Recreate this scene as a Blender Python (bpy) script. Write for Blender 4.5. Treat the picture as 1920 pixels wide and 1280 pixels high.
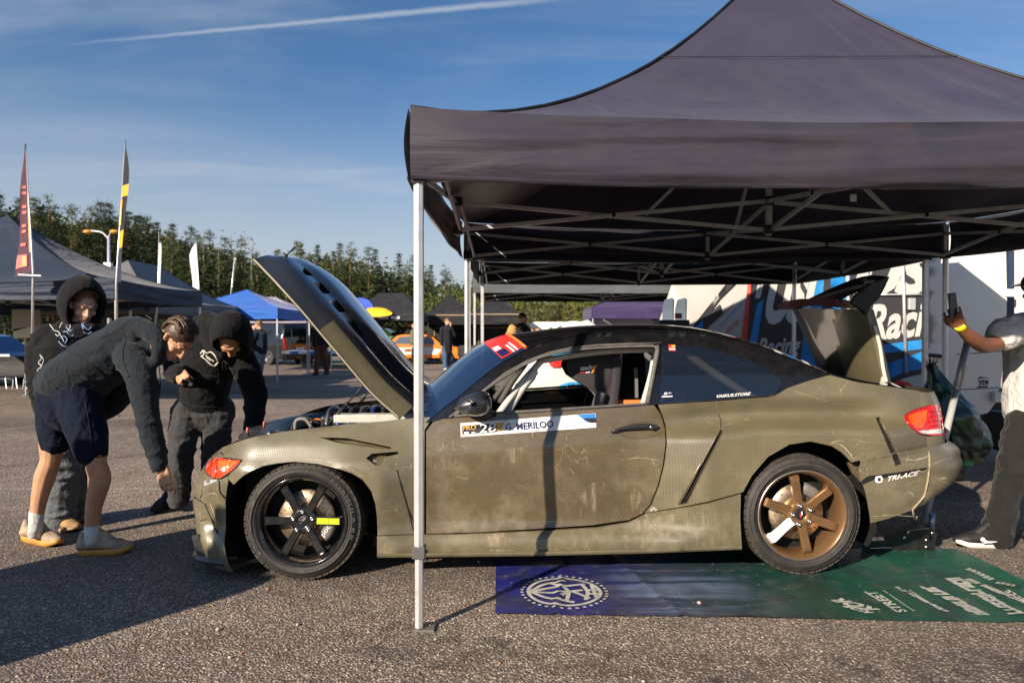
import bpy, bmesh, math, random
from math import sin, cos, pi, radians, sqrt, hypot, atan2
from mathutils import Vector, Matrix, noise
from mathutils.bvhtree import BVHTree
from mathutils.geometry import delaunay_2d_cdt

random.seed(7)
SC = bpy.context.scene
COL = SC.collection
for _o in list(bpy.data.objects):
    bpy.data.objects.remove(_o)

# ------------------------------------------------------------------ camera
FPX, CAMH, YH = 1280.0, 1.365, 628.0           # focal length in photo pixels, eye height, horizon row
PITCH = math.atan((640 - YH) / FPX)
cam_d = bpy.data.cameras.new('camera')
cam_d.sensor_width = 36.0
cam_d.lens = 36.0 * FPX / 1920.0
cam_d.clip_start = 0.05
cam_d.clip_end = 3000
cam_d.dof.use_dof = True
cam_d.dof.focus_distance = 4.0
cam_d.dof.aperture_fstop = 3.2
CAM = bpy.data.objects.new('camera', cam_d)
COL.objects.link(CAM)
CAM.location = (0, 0, CAMH)
CAM.rotation_euler = (pi / 2 - PITCH, 0, 0)
SC.camera = CAM

# ------------------------------------------------------------------ sun and sky
SUN_EL = radians(25)
LDIR = Vector((0.65, 0.76, 0)).normalized()     # the way the light travels over the ground
sun_d = bpy.data.lights.new('sun', 'SUN')
sun_d.energy = 5.0
sun_d.angle = radians(0.6)
sun_d.color = (1.0, 0.85, 0.68)
SUN = bpy.data.objects.new('sun', sun_d)
COL.objects.link(SUN)
_ld = Vector((LDIR.x * cos(SUN_EL), LDIR.y * cos(SUN_EL), -sin(SUN_EL)))
SUN.rotation_euler = _ld.to_track_quat('-Z', 'Y').to_euler()

W = bpy.data.worlds.new('World')
SC.world = W
W.use_nodes = True
_n, _l = W.node_tree.nodes, W.node_tree.links
_n.clear()
def wn(t, **k):
    q = _n.new(t)
    for a, b in k.items():
        setattr(q, a, b)
    return q
_out = wn('ShaderNodeOutputWorld')
_bg = wn('ShaderNodeBackground')
_bg.inputs['Strength'].default_value = 0.062
_sky = wn('ShaderNodeTexSky', sky_type='NISHITA')
_sky.sun_disc = False
_sky.sun_elevation = SUN_EL
_sky.sun_rotation = atan2(-LDIR.x, -LDIR.y)
_sky.air_density = 1.0
_sky.dust_density = 0.25
_sky.ozone_density = 3.0
_tc = wn('ShaderNodeTexCoord')
_sep = wn('ShaderNodeSeparateXYZ')
_l.new(_tc.outputs['Generated'], _sep.inputs[0])
def wmath(op, a, b=None, c=None, clamp=False):
    q = wn('ShaderNodeMath', operation=op)
    q.use_clamp = clamp
    for i, x in enumerate((a, b, c)):
        if x is None:
            continue
        if isinstance(x, (int, float)):
            q.inputs[i].default_value = x
        else:
            _l.new(x, q.inputs[i])
    return q.outputs[0]
# thin cirrus: noise on the sky plane (direction / height), stretched sideways
_zz = wmath('MAXIMUM', wmath('ADD', _sep.outputs['Z'], 0.10), 0.03)
_cx = wmath('DIVIDE', _sep.outputs['X'], _zz)
_cy = wmath('DIVIDE', _sep.outputs['Y'], _zz)
_cmb = wn('ShaderNodeCombineXYZ')
_l.new(_cx, _cmb.inputs[0]); _l.new(_cy, _cmb.inputs[1])
_mp = wn('ShaderNodeMapping')
_mp.inputs['Rotation'].default_value = (0, 0, radians(-12))
_mp.inputs['Scale'].default_value = (0.34, 0.95, 1)
_mp.inputs['Location'].default_value = (3.1, 1.7, 0)
_l.new(_cmb.outputs[0], _mp.inputs[0])
_nz = wn('ShaderNodeTexNoise')
_nz.inputs['Scale'].default_value = 1.25
_nz.inputs['Detail'].default_value = 7
_nz.inputs['Roughness'].default_value = 0.58
_nz.inputs['Distortion'].default_value = 0.5
_l.new(_mp.outputs[0], _nz.inputs['Vector'])
_cr = wn('ShaderNodeMapRange')
_cr.interpolation_type = 'SMOOTHSTEP'
_cr.inputs['From Min'].default_value = 0.43
_cr.inputs['From Max'].default_value = 0.80
_cr.inputs['To Max'].default_value = 0.60
_l.new(_nz.outputs['Fac'], _cr.inputs['Value'])
# contrail: a band along a great circle, fading at both ends
def cam_ray(px, py):
    d = Vector(((px - 960) / FPX, 0, 0)) + Vector((0, cos(PITCH), -sin(PITCH))) + Vector((0, sin(PITCH), cos(PITCH))) * (-(py - 640) / FPX)
    return d.normalized()
_a, _b = cam_ray(30, 93), cam_ray(1010, 1)
_nrm = _a.cross(_b).normalized()
def wdot(v):
    q = wn('ShaderNodeVectorMath', operation='DOT_PRODUCT')
    _l.new(_tc.outputs['Generated'], q.inputs[0])
    q.inputs[1].default_value = v
    return q.outputs['Value']
_tn = wn('ShaderNodeTexNoise')
_tn.inputs['Scale'].default_value = 60
_tn.inputs['Detail'].default_value = 4
_l.new(_tc.outputs['Generated'], _tn.inputs['Vector'])
_off = wmath('MULTIPLY', wmath('SUBTRACT', _tn.outputs['Fac'], 0.5), 0.0030)
_dist = wmath('ABSOLUTE', wmath('ADD', wdot(_nrm), _off))
_along = wdot((_b - _a).normalized())
_s0, _s1 = _a.dot((_b - _a).normalized()), _b.dot((_b - _a).normalized())
_wid = wn('ShaderNodeMapRange')
_wid.inputs['From Min'].default_value = _s0; _wid.inputs['From Max'].default_value = _s1
_wid.inputs['To Min'].default_value = 0.0022; _wid.inputs['To Max'].default_value = 0.0058
_l.new(_along, _wid.inputs['Value'])
_core = wmath('SUBTRACT', 1.0, wmath('DIVIDE', _dist, _wid.outputs[0]), clamp=True)
_fade = wn('ShaderNodeMapRange'); _fade.interpolation_type = 'SMOOTHSTEP'
_fade.inputs['From Min'].default_value = _s0 - 0.01; _fade.inputs['From Max'].default_value = _s0 + 0.22
_l.new(_along, _fade.inputs['Value'])
_fade2 = wn('ShaderNodeMapRange'); _fade2.interpolation_type = 'SMOOTHSTEP'
_fade2.inputs['From Min'].default_value = _s1 + 0.10; _fade2.inputs['From Max'].default_value = _s1 - 0.08
_l.new(_along, _fade2.inputs['Value'])
_trail = wmath('MULTIPLY', wmath('MULTIPLY', wmath('MULTIPLY', wmath('POWER', _core, 0.8), _fade.outputs[0]), _fade2.outputs[0]), 0.62)
_hz = wn('ShaderNodeMapRange'); _hz.interpolation_type = 'SMOOTHSTEP'      # pale haze towards the horizon, all round
_hz.inputs['From Min'].default_value = 0.37; _hz.inputs['From Max'].default_value = -0.02
_hz.inputs['To Max'].default_value = 0.95
_l.new(_sep.outputs['Z'], _hz.inputs['Value'])
_cloud = wmath('MAXIMUM', _cr.outputs[0], _trail)
_mixh = wn('ShaderNodeMix', data_type='RGBA')
_tint = wn('ShaderNodeMix', data_type='RGBA', blend_type='MULTIPLY'); _tint.inputs[0].default_value = 1.0
_l.new(_sky.outputs[0], _tint.inputs[6]); _tint.inputs[7].default_value = (0.66, 0.93, 1.12, 1)
_l.new(_hz.outputs[0], _mixh.inputs[0]); _l.new(_tint.outputs[2], _mixh.inputs[6]); _mixh.inputs[7].default_value = (5.6, 5.75, 5.9, 1)
_mix = wn('ShaderNodeMix', data_type='RGBA')
_l.new(_cloud, _mix.inputs[0])
_l.new(_mixh.outputs[2], _mix.inputs[6])
_mix.inputs[7].default_value = (5.4, 5.9, 6.7, 1)
_l.new(_mix.outputs[2], _bg.inputs['Color'])
_l.new(_bg.outputs[0], _out.inputs['Surface'])

SC.view_settings.view_transform = 'Standard'
SC.view_settings.look = 'None'
SC.view_settings.exposure = 0.75
SC.view_settings.gamma = 1.0
SC.view_settings.use_curve_mapping = False
SC.cycles.max_bounces = 6
SC.cycles.transparent_max_bounces = 8
SC.cycles.use_denoising = True
SC.cycles.caustics_reflective = False
SC.cycles.caustics_refractive = False
SC.cycles.sample_clamp_indirect = 4.0

# ------------------------------------------------------------------ pixel helpers
CAMP = Vector((0, 0, CAMH))
def ray(px, py):
    return Vector(((px - 960) / FPX, 0, 0)) + Vector((0, cos(PITCH), -sin(PITCH))) + Vector((0, sin(PITCH), cos(PITCH))) * (-(py - 640) / FPX)
def at(px, py, y):
    """point seen at a photo pixel, at distance y in front of the camera"""
    d = ray(px, py)
    return CAMP + d * (y / d.y)
def gnd(px, py, z=0.0):
    d = ray(px, py)
    return CAMP + d * ((z - CAMH) / d.z)
def on_plane(px, py, p0, n):
    d = ray(px, py)
    return CAMP + d * ((p0 - CAMP).dot(n) / d.dot(n))

# ------------------------------------------------------------------ materials
MATS = {}
def mat(name, color=(0.5, 0.5, 0.5), rough=0.5, metal=0.0, spec=0.5, coat=0.0, coat_rough=0.05, alpha=1.0, trans=0.0,
        emit=None, estr=0.0, var=0.0, vscale=6.0, bump=0.0, bscale=40.0, dirt=None, sheen=0.0, ior=1.45):
    """principled material; var = value variation, bump = fine relief, dirt = (colour, amount, scale)"""
    if name in MATS:
        return MATS[name]
    m = bpy.data.materials.new(name)
    m.use_nodes = True
    nt = m.node_tree
    b = nt.nodes['Principled BSDF']
    b.inputs['Base Color'].default_value = (*color, 1)
    b.inputs['Roughness'].default_value = rough
    b.inputs['Metallic'].default_value = metal
    b.inputs['Specular IOR Level'].default_value = spec
    b.inputs['Coat Weight'].default_value = coat
    b.inputs['Coat Roughness'].default_value = coat_rough
    b.inputs['Alpha'].default_value = alpha
    b.inputs['Transmission Weight'].default_value = trans
    b.inputs['IOR'].default_value = ior
    b.inputs['Sheen Weight'].default_value = sheen
    if emit:
        b.inputs['Emission Color'].default_value = (*emit, 1)
        b.inputs['Emission Strength'].default_value = estr
    tc = nt.nodes.new('ShaderNodeTexCoord')
    last = None
    if var > 0:
        nz = nt.nodes.new('ShaderNodeTexNoise')
        nz.inputs['Scale'].default_value = vscale
        nz.inputs['Detail'].default_value = 5
        nt.links.new(tc.outputs['Object'], nz.inputs['Vector'])
        mr = nt.nodes.new('ShaderNodeMapRange')
        mr.inputs['From Min'].default_value = 0.3; mr.inputs['From Max'].default_value = 0.7
        mr.inputs['To Min'].default_value = 1 - var; mr.inputs['To Max'].default_value = 1 + var
        nt.links.new(nz.outputs['Fac'], mr.inputs['Value'])
        vm = nt.nodes.new('ShaderNodeVectorMath'); vm.operation = 'SCALE'
        vm.inputs[0].default_value = color
        nt.links.new(mr.outputs[0], vm.inputs['Scale'])
        last = vm.outputs[0]
    if dirt:
        dc, da, ds = dirt
        nz = nt.nodes.new('ShaderNodeTexNoise')
        nz.inputs['Scale'].default_value = ds
        nz.inputs['Detail'].default_value = 8
        nz.inputs['Roughness'].default_value = 0.65
        nt.links.new(tc.outputs['Object'], nz.inputs['Vector'])
        mr = nt.nodes.new('ShaderNodeMapRange')
        mr.inputs['From Min'].default_value = 0.45; mr.inputs['From Max'].default_value = 0.75
        mr.inputs['To Max'].default_value = da
        nt.links.new(nz.outputs['Fac'], mr.inputs['Value'])
        mx = nt.nodes.new('ShaderNodeMix'); mx.data_type = 'RGBA'
        nt.links.new(mr.outputs[0], mx.inputs[0])
        if last is not None:
            nt.links.new(last, mx.inputs[6])
        else:
            mx.inputs[6].default_value = (*color, 1)
        mx.inputs[7].default_value = (*dc, 1)
        last = mx.outputs[2]
    if last is not None:
        nt.links.new(last, b.inputs['Base Color'])
    if bump > 0:
        nz = nt.nodes.new('ShaderNodeTexNoise')
        nz.inputs['Scale'].default_value = bscale
        nz.inputs['Detail'].default_value = 4
        nt.links.new(tc.outputs['Object'], nz.inputs['Vector'])
        bp = nt.nodes.new('ShaderNodeBump')
        bp.inputs['Strength'].default_value = bump
        bp.inputs['Distance'].default_value = 0.02
        nt.links.new(nz.outputs['Fac'], bp.inputs['Height'])
        nt.links.new(bp.outputs[0], b.inputs['Normal'])
    MATS[name] = m
    return m

# ------------------------------------------------------------------ mesh builder
class MB:
    def __init__(s):
        s.v, s.f, s.mi, s.sm = [], [], [], []
    def add(s, vs, fs, mi=0, smooth=False):
        o = len(s.v)
        s.v += [tuple(p) for p in vs]
        for f in fs:
            s.f.append(tuple(i + o for i in f)); s.mi.append(mi); s.sm.append(smooth)
        return s
    def box(s, c, size, rot=None, mi=0, axes=None):
        hx, hy, hz = size[0] / 2, size[1] / 2, size[2] / 2
        pts = [Vector((x, y, z)) for x in (-hx, hx) for y in (-hy, hy) for z in (-hz, hz)]
        if axes:
            pts = [axes[0] * p.x + axes[1] * p.y + axes[2] * p.z for p in pts]
        elif rot is not None:
            R = Matrix.Rotation(rot, 3, 'Z') if isinstance(rot, (int, float)) else rot
            pts = [R @ p for p in pts]
        c = Vector(c)
        return s.add([p + c for p in pts], [(0, 1, 3, 2), (4, 6, 7, 5), (0, 4, 5, 1), (2, 3, 7, 6), (0, 2, 6, 4), (1, 5, 7, 3)], mi)
    def bar(s, a, b, w, d=None, mi=0, up=Vector((0, 0, 1))):
        a, b = Vector(a), Vector(b); d = d or w
        z = (b - a); L = z.length
        if L < 1e-6: return s
        z /= L
        x = z.cross(up)
        if x.length < 1e-4: x = z.cross(Vector((0, 1, 0)))
        x.normalize(); y = z.cross(x).normalized()
        return s.box((a + b) / 2, (w, d, L), axes=(x, y, z), mi=mi)
    def tube(s, pts, r, n=10, mi=0, caps=True, flat=1.0, up=Vector((0, 0, 1)), round_caps=False):
        pts = [Vector(p) for p in pts]
        rs = list(r) if isinstance(r, (list, tuple)) else [r] * len(pts)
        if round_caps:
            d0 = (pts[0] - pts[1]).normalized(); d1 = (pts[-1] - pts[-2]).normalized()
            pre, prr, post, por = [], [], [], []
            for k in (0.97, 0.8, 0.5):
                pre.append(pts[0] + d0 * rs[0] * k); prr.append(rs[0] * sqrt(1 - k * k))
                post.append(pts[-1] + d1 * rs[-1] * k); por.append(rs[-1] * sqrt(1 - k * k))
            pts = pre + pts + post[::-1]; rs = prr + rs + por[::-1]
        m = len(pts)
        vs, fs = [], []
        px = None
        for i in range(m):
            t = (pts[min(i + 1, m - 1)] - pts[max(i - 1, 0)])
            t = t.normalized() if t.length > 1e-9 else Vector((0, 0, 1))
            if px is None:
                x = t.cross(up)
                if x.length < 0.05: x = t.cross(Vector((0, 1, 0)))
                x.normalize()
            else:
                x = (px - t * px.dot(t)).normalized()
            px = x
            y = t.cross(x)
            for k in range(n):
                a = 2 * pi * k / n
                vs.append(pts[i] + x * (cos(a) * rs[i]) + y * (sin(a) * rs[i] * flat))
        for i in range(m - 1):
            for k in range(n):
                k2 = (k + 1) % n
                fs.append((i * n + k, i * n + k2, (i + 1) * n + k2, (i + 1) * n + k))
        s.add(vs, fs, mi, True)
        if caps:
            o = len(s.v) - m * n
            s.f.append(tuple(o + k for k in range(n))[::-1]); s.mi.append(mi); s.sm.append(False)
            s.f.append(tuple(o + (m - 1) * n + k for k in range(n))); s.mi.append(mi); s.sm.append(False)
        return s
    def lathe(s, prof, c, axis, n=48, mi=0, smooth=True, x0=None, mis=None):
        """prof: list of (radius, offset along axis)"""
        c, a = Vector(c), Vector(axis).normalized()
        x = (x0 or (Vector((0, 0, 1)) if abs(a.z) < 0.9 else Vector((1, 0, 0))))
        x = (x - a * x.dot(a)).normalized(); y = a.cross(x)
        vs = []
        for r, o in prof:
            for k in range(n):
                t = 2 * pi * k / n
                vs.append(c + a * o + (x * cos(t) + y * sin(t)) * r)
        for i in range(len(prof) - 1):
            fs = [(i * n + k, i * n + (k + 1) % n, (i + 1) * n + (k + 1) % n, (i + 1) * n + k) for k in range(n)]
            if i == 0: base = len(s.v); s.v += [tuple(p) for p in vs]
            for f in fs:
                s.f.append(tuple(q + base for q in f)); s.mi.append(mis[i] if mis else mi); s.sm.append(smooth)
        return s
    def ball(s, c, r, mi=0, n=14, m=9, axes=None):
        c = Vector(c); rx, ry, rz = (r if isinstance(r, (tuple, list)) else (r, r, r))
        ax = axes or (Vector((1, 0, 0)), Vector((0, 1, 0)), Vector((0, 0, 1)))
        vs = [c - ax[2] * rz]
        for i in range(1, m):
            p = -pi / 2 + pi * i / m
            for k in range(n):
                t = 2 * pi * k / n
                vs.append(c + ax[0] * (rx * cos(p) * cos(t)) + ax[1] * (ry * cos(p) * sin(t)) + ax[2] * (rz * sin(p)))
        vs.append(c + ax[2] * rz)
        fs = [(0, 1 + (k + 1) % n, 1 + k) for k in range(n)]
        for i in range(m - 2):
            for k in range(n):
                a, b = 1 + i * n + k, 1 + i * n + (k + 1) % n
                fs.append((a, b, b + n, a + n))
        e = len(vs) - 1; o = 1 + (m - 2) * n
        fs += [(e, o + k, o + (k + 1) % n) for k in range(n)]
        return s.add(vs, fs, mi, True)
    def prism(s, poly, off, mi=0, smooth=False, cap=True):
        """poly: 3D loop, extruded by the vector off"""
        n = len(poly); off = Vector(off)
        a = [Vector(p) for p in poly]
        vs = a + [p + off for p in a]
        fs = [(i, (i + 1) % n, n + (i + 1) % n, n + i) for i in range(n)]
        s.add(vs, fs, mi, smooth)
        if cap:
            from mathutils.geometry import tessellate_polygon
            tri = tessellate_polygon([a])
            s.add(vs, [tuple(t) for t in tri] + [tuple(n + q for q in t) for t in tri], mi, False)
        return s
    def grid(s, pts, mi=0, smooth=True, skip=None, wrap=False):
        """pts: rows of points"""
        R, Cn = len(pts), len(pts[0])
        vs = [p for row in pts for p in row]
        fs = []
        for i in range(R - 1):
            for j in range(Cn - (0 if wrap else 1)):
                if skip and skip(i, j): continue
                j2 = (j + 1) % Cn
                fs.append((i * Cn + j, i * Cn + j2, (i + 1) * Cn + j2, (i + 1) * Cn + j))
        return s.add(vs, fs, mi, smooth)

def mesh_from(mb, name, mats, fix=True):
    me = bpy.data.meshes.new(name)
    me.from_pydata(mb.v, [], mb.f)
    for m in (mats if isinstance(mats, (list, tuple)) else [mats]):
        me.materials.append(m)
    me.polygons.foreach_set('material_index', mb.mi)
    me.polygons.foreach_set('use_smooth', mb.sm)
    if fix:
        bm = bmesh.new(); bm.from_mesh(me)
        bmesh.ops.recalc_face_normals(bm, faces=bm.faces)
        bm.to_mesh(me); bm.free()
    me.update()
    return me

def tag(o, label=None, cat=None, group=None, kind=None):
    if label: o['label'] = label
    if cat: o['category'] = cat
    if group: o['group'] = group
    if kind: o['kind'] = kind
    return o
def obj(name, mb, mats, parent=None, fix=True, solid=0.0, bevel=0.0, sub=0):
    me = mb if isinstance(mb, bpy.types.Mesh) else mesh_from(mb, name, mats, fix)
    o = bpy.data.objects.new(name, me)
    COL.objects.link(o)
    if parent is not None:
        o.parent = parent
        o.matrix_parent_inverse = PINV[parent.name]
    if sub:
        q = o.modifiers.new('sub', 'SUBSURF'); q.levels = sub; q.render_levels = sub
    if solid:
        q = o.modifiers.new('solid', 'SOLIDIFY'); q.thickness = solid; q.offset = 0
    if bevel:
        q = o.modifiers.new('bevel', 'BEVEL'); q.width = bevel; q.segments = 2; q.limit_method = 'ANGLE'; q.angle_limit = radians(40)
    PINV[o.name] = Matrix.Identity(4)
    return o
PINV = {}
def thing(name, loc, label, cat, group=None, rotz=0.0):
    """an Empty at the thing's base; parts are modelled in world coordinates"""
    o = bpy.data.objects.new(name, None)
    COL.objects.link(o)
    o.empty_display_size = 0.2
    o.location = loc
    o.rotation_euler = (0, 0, rotz)
    PINV[o.name] = (Matrix.Translation(Vector(loc)) @ Matrix.Rotation(rotz, 4, 'Z')).inverted()
    return tag(o, label, cat, group)
def copy_tree(o, parent=None, memo=None):
    c = o.copy(); COL.objects.link(c)
    if parent is not None: c.parent = parent
    for ch in list(o.children):
        copy_tree(ch, c)
    return c

def lerp(a, b, t): return a + (b - a) * t
def sstep(a, b, x):
    t = max(0.0, min(1.0, (x - a) / (b - a))) if a != b else float(x > a)
    return t * t * (3 - 2 * t)
def interp(x, xs, ys):
    if x <= xs[0]: return ys[0]
    for i in range(len(xs) - 1):
        if x <= xs[i + 1]:
            return ys[i] + (ys[i + 1] - ys[i]) * (x - xs[i]) / (xs[i + 1] - xs[i])
    return ys[-1]
def pchip(x, xs, ys):
    """smooth monotone-ish interpolation"""
    n = len(xs)
    if x <= xs[0]: return ys[0]
    if x >= xs[-1]: return ys[-1]
    i = max(k for k in range(n - 1) if xs[k] <= x)
    def sl(k): return (ys[k + 1] - ys[k]) / (xs[k + 1] - xs[k])
    def tg(k):
        if k == 0: return sl(0)
        if k == n - 1: return sl(n - 2)
        a, b = sl(k - 1), sl(k)
        return 0.0 if a * b <= 0 else 2 * a * b / (a + b)
    h = xs[i + 1] - xs[i]; t = (x - xs[i]) / h
    return (ys[i] * (1 + 2 * t) * (1 - t) ** 2 + tg(i) * h * t * (1 - t) ** 2 + ys[i + 1] * t * t * (3 - 2 * t) - tg(i + 1) * h * t * t * (1 - t))
def crom(pts, k=6):
    """Catmull-Rom through points (any dimension), k steps each"""
    P = [Vector(p) for p in pts]
    out = []
    for i in range(len(P) - 1):
        p0, p1, p2, p3 = P[max(i - 1, 0)], P[i], P[i + 1], P[min(i + 2, len(P) - 1)]
        for j in range(k):
            t = j / k
            out.append(0.5 * ((2 * p1) + (p2 - p0) * t + (2 * p0 - 5 * p1 + 4 * p2 - p3) * t * t + (3 * p1 - p0 - 3 * p2 + p3) * t ** 3))
    out.append(P[-1])
    return out
def inside(p, poly):
    x, y = p[0], p[1]; r = False
    n = len(poly); j = n - 1
    for i in range(n):
        xi, yi = poly[i][0], poly[i][1]; xj, yj = poly[j][0], poly[j][1]
        if (yi > y) != (yj > y) and x < (xj - xi) * (y - yi) / (yj - yi) + xi:
            r = not r
        j = i
    return r
def fill2d(outline, holes=(), step=8.0):
    """triangulate a 2D outline with holes, with an inner grid of points; returns points, triangles, boundary loops"""
    def dens(loop):
        out = []
        n = len(loop)
        for i in range(n):
            a, b = Vector(loop[i][:2]), Vector(loop[(i + 1) % n][:2])
            m = max(1, int(round((b - a).length / step)))
            out += [a.lerp(b, q / m) for q in range(m)]
        return out
    loops = [dens(outline)] + [dens(h) for h in holes]
    vs, ed = [], []
    for lp in loops:
        o = len(vs); n = len(lp)
        vs += lp
        ed += [(o + i, o + (i + 1) % n) for i in range(n)]
    nb = len(vs)
    xs = [p.x for p in loops[0]]; ys = [p.y for p in loops[0]]
    grid = {}
    for i, p in enumerate(vs):
        grid.setdefault((int(p.x // step), int(p.y // step)), []).append(p)
    y = min(ys) + step / 2; r = 0
    while y < max(ys):
        x = min(xs) + (step / 2 if r % 2 else step)
        while x < max(xs):
            p = Vector((x, y))
            gi, gj = int(x // step), int(y // step)
            ok = all((q - p).length > step * 0.55 for a in (-1, 0, 1) for b in (-1, 0, 1) for q in grid.get((gi + a, gj + b), ()))
            if ok and inside(p, outline) and not any(inside(p, h) for h in holes):
                vs.append(p)
            x += step
        y += step * 0.87; r += 1
    ov, oe, of, _, _, _ = delaunay_2d_cdt(vs, ed, [], 0, 1e-5)
    tris = []
    for f in of:
        c = sum((ov[i] for i in f), Vector((0, 0))) / len(f)
        if inside(c, outline) and not any(inside(c, h) for h in holes):
            tris.append(tuple(f))
    cnt = {}
    for f in tris:
        for i in range(len(f)):
            e = (f[i], f[(i + 1) % len(f)])
            cnt[tuple(sorted(e))] = cnt.get(tuple(sorted(e)), []) + [e]
    bnd = [v[0] for v in cnt.values() if len(v) == 1]
    return ov, tris, bnd
def panel(outline, mapf, holes=(), step=8.0, depth=None, mb=None, mi=0, flange_mi=None):
    """a sheet filling a 2D outline, lifted by mapf(x, y) -> 3D; depth = vector of the turned-in edge"""
    mb = mb or MB()
    ov, tr, bnd = fill2d(outline, holes, step)
    P = [mapf(p.x, p.y) for p in ov]
    mb.add(P, tr, mi, True)
    if depth is not None:
        d = Vector(depth)
        for a, b in bnd:
            mb.add([P[a], P[b], P[b] + d, P[a] + d], [(0, 1, 2, 3)], mi if flange_mi is None else flange_mi, False)
    return mb

# ------------------------------------------------------------------ lettering
_tcache = {}
SCRATCH = bpy.data.scenes.new('scratch')
def evaluated_mesh(o):
    """mesh of an object that lives in the scratch scene, modifiers applied"""
    SCRATCH.collection.objects.link(o)
    vl = SCRATCH.view_layers[0]
    vl.update()
    me = bpy.data.meshes.new_from_object(o.evaluated_get(vl.depsgraph))
    return me
def text2d(s, size=1.0, bold=0.0, shear=0.0, spacing=1.0):
    """filled letters as 2D points and faces; origin at the lower left corner"""
    key = (s, size, bold, shear, spacing)
    if key in _tcache: return _tcache[key]
    cu = bpy.data.curves.new('lettering', 'FONT')
    cu.body = s; cu.size = size; cu.offset = bold * size; cu.shear = shear; cu.space_character = spacing
    cu.resolution_u = 3
    cu.fill_mode = 'FRONT'
    o = bpy.data.objects.new('lettering', cu)
    me = evaluated_mesh(o)
    vs = [Vector((v.co.x, v.co.y)) for v in me.vertices]
    fs = [tuple(p.vertices) for p in me.polygons]
    bpy.data.objects.remove(o); bpy.data.curves.remove(cu); bpy.data.meshes.remove(me)
    if vs:
        x0 = min(v.x for v in vs); y0 = min(v.y for v in vs)
        vs = [v - Vector((x0, y0)) for v in vs]
    _tcache[key] = (vs, fs)
    return vs, fs
def text_box(mb, s, p00, p10, p01, mi=0, mapf=None, bold=0.0, shear=0.0, spacing=1.0, lift=None):
    """letters stretched into the parallelogram p00 (lower left), p10 (lower right), p01 (upper left)"""
    vs, fs = text2d(s, 1.0, bold, shear, spacing)
    if not vs: return mb
    w = max(v.x for v in vs); h = max(v.y for v in vs)
    p00, p10, p01 = Vector(p00), Vector(p10), Vector(p01)
    P = [p00 + (p10 - p00) * (v.x / w) + (p01 - p00) * (v.y / h) for v in vs]
    if mapf: P = [mapf(p.x, p.y) for p in P]
    if lift is not None: P = [p + lift for p in P]
    return mb.add(P, fs, mi, False)
# ------------------------------------------------------------------ shared materials
BLACKPAINT = mat('black car paint', (0.006, 0.006, 0.008), 0.22, coat=0.8, coat_rough=0.03, dirt=((0.10, 0.085, 0.06), 0.10, 14))
DARKWEAVE = mat('dark glossy carbon', (0.022, 0.024, 0.030), 0.30, coat=1.0, coat_rough=0.045, dirt=((0.09, 0.08, 0.07), 0.10, 20))
BLACKPL = mat('black plastic', (0.012, 0.012, 0.013), 0.45, dirt=((0.06, 0.05, 0.04), 0.5, 25))
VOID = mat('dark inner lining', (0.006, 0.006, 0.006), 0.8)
RUBBER = mat('tyre rubber', (0.032, 0.031, 0.030), 0.62, bump=0.25, bscale=180, dirt=((0.085, 0.066, 0.050), 0.55, 22))
TREAD = mat('dusty tyre tread', (0.040, 0.033, 0.027), 0.85, bump=0.3, bscale=90, dirt=((0.13, 0.10, 0.075), 0.75, 16))
STEEL = mat('bare steel', (0.45, 0.43, 0.40), 0.35, metal=1.0, dirt=((0.10, 0.08, 0.06), 0.4, 30))
CHROME = mat('bright nut', (0.75, 0.75, 0.76), 0.2, metal=1.0)
DISCM = mat('brake disc steel', (0.52, 0.40, 0.28), 0.42, metal=0.9, var=0.2, vscale=30)
ALU = mat('brushed aluminium', (0.72, 0.72, 0.73), 0.36, metal=0.55, var=0.08, vscale=12, dirt=((0.25, 0.23, 0.20), 0.3, 9))
WHITEP = mat('white paint', (0.72, 0.71, 0.68), 0.38, dirt=((0.34, 0.29, 0.22), 0.30, 5))
GREYP = mat('pale grey cage paint', (0.60, 0.58, 0.53), 0.42, dirt=((0.30, 0.26, 0.20), 0.35, 9))

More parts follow.
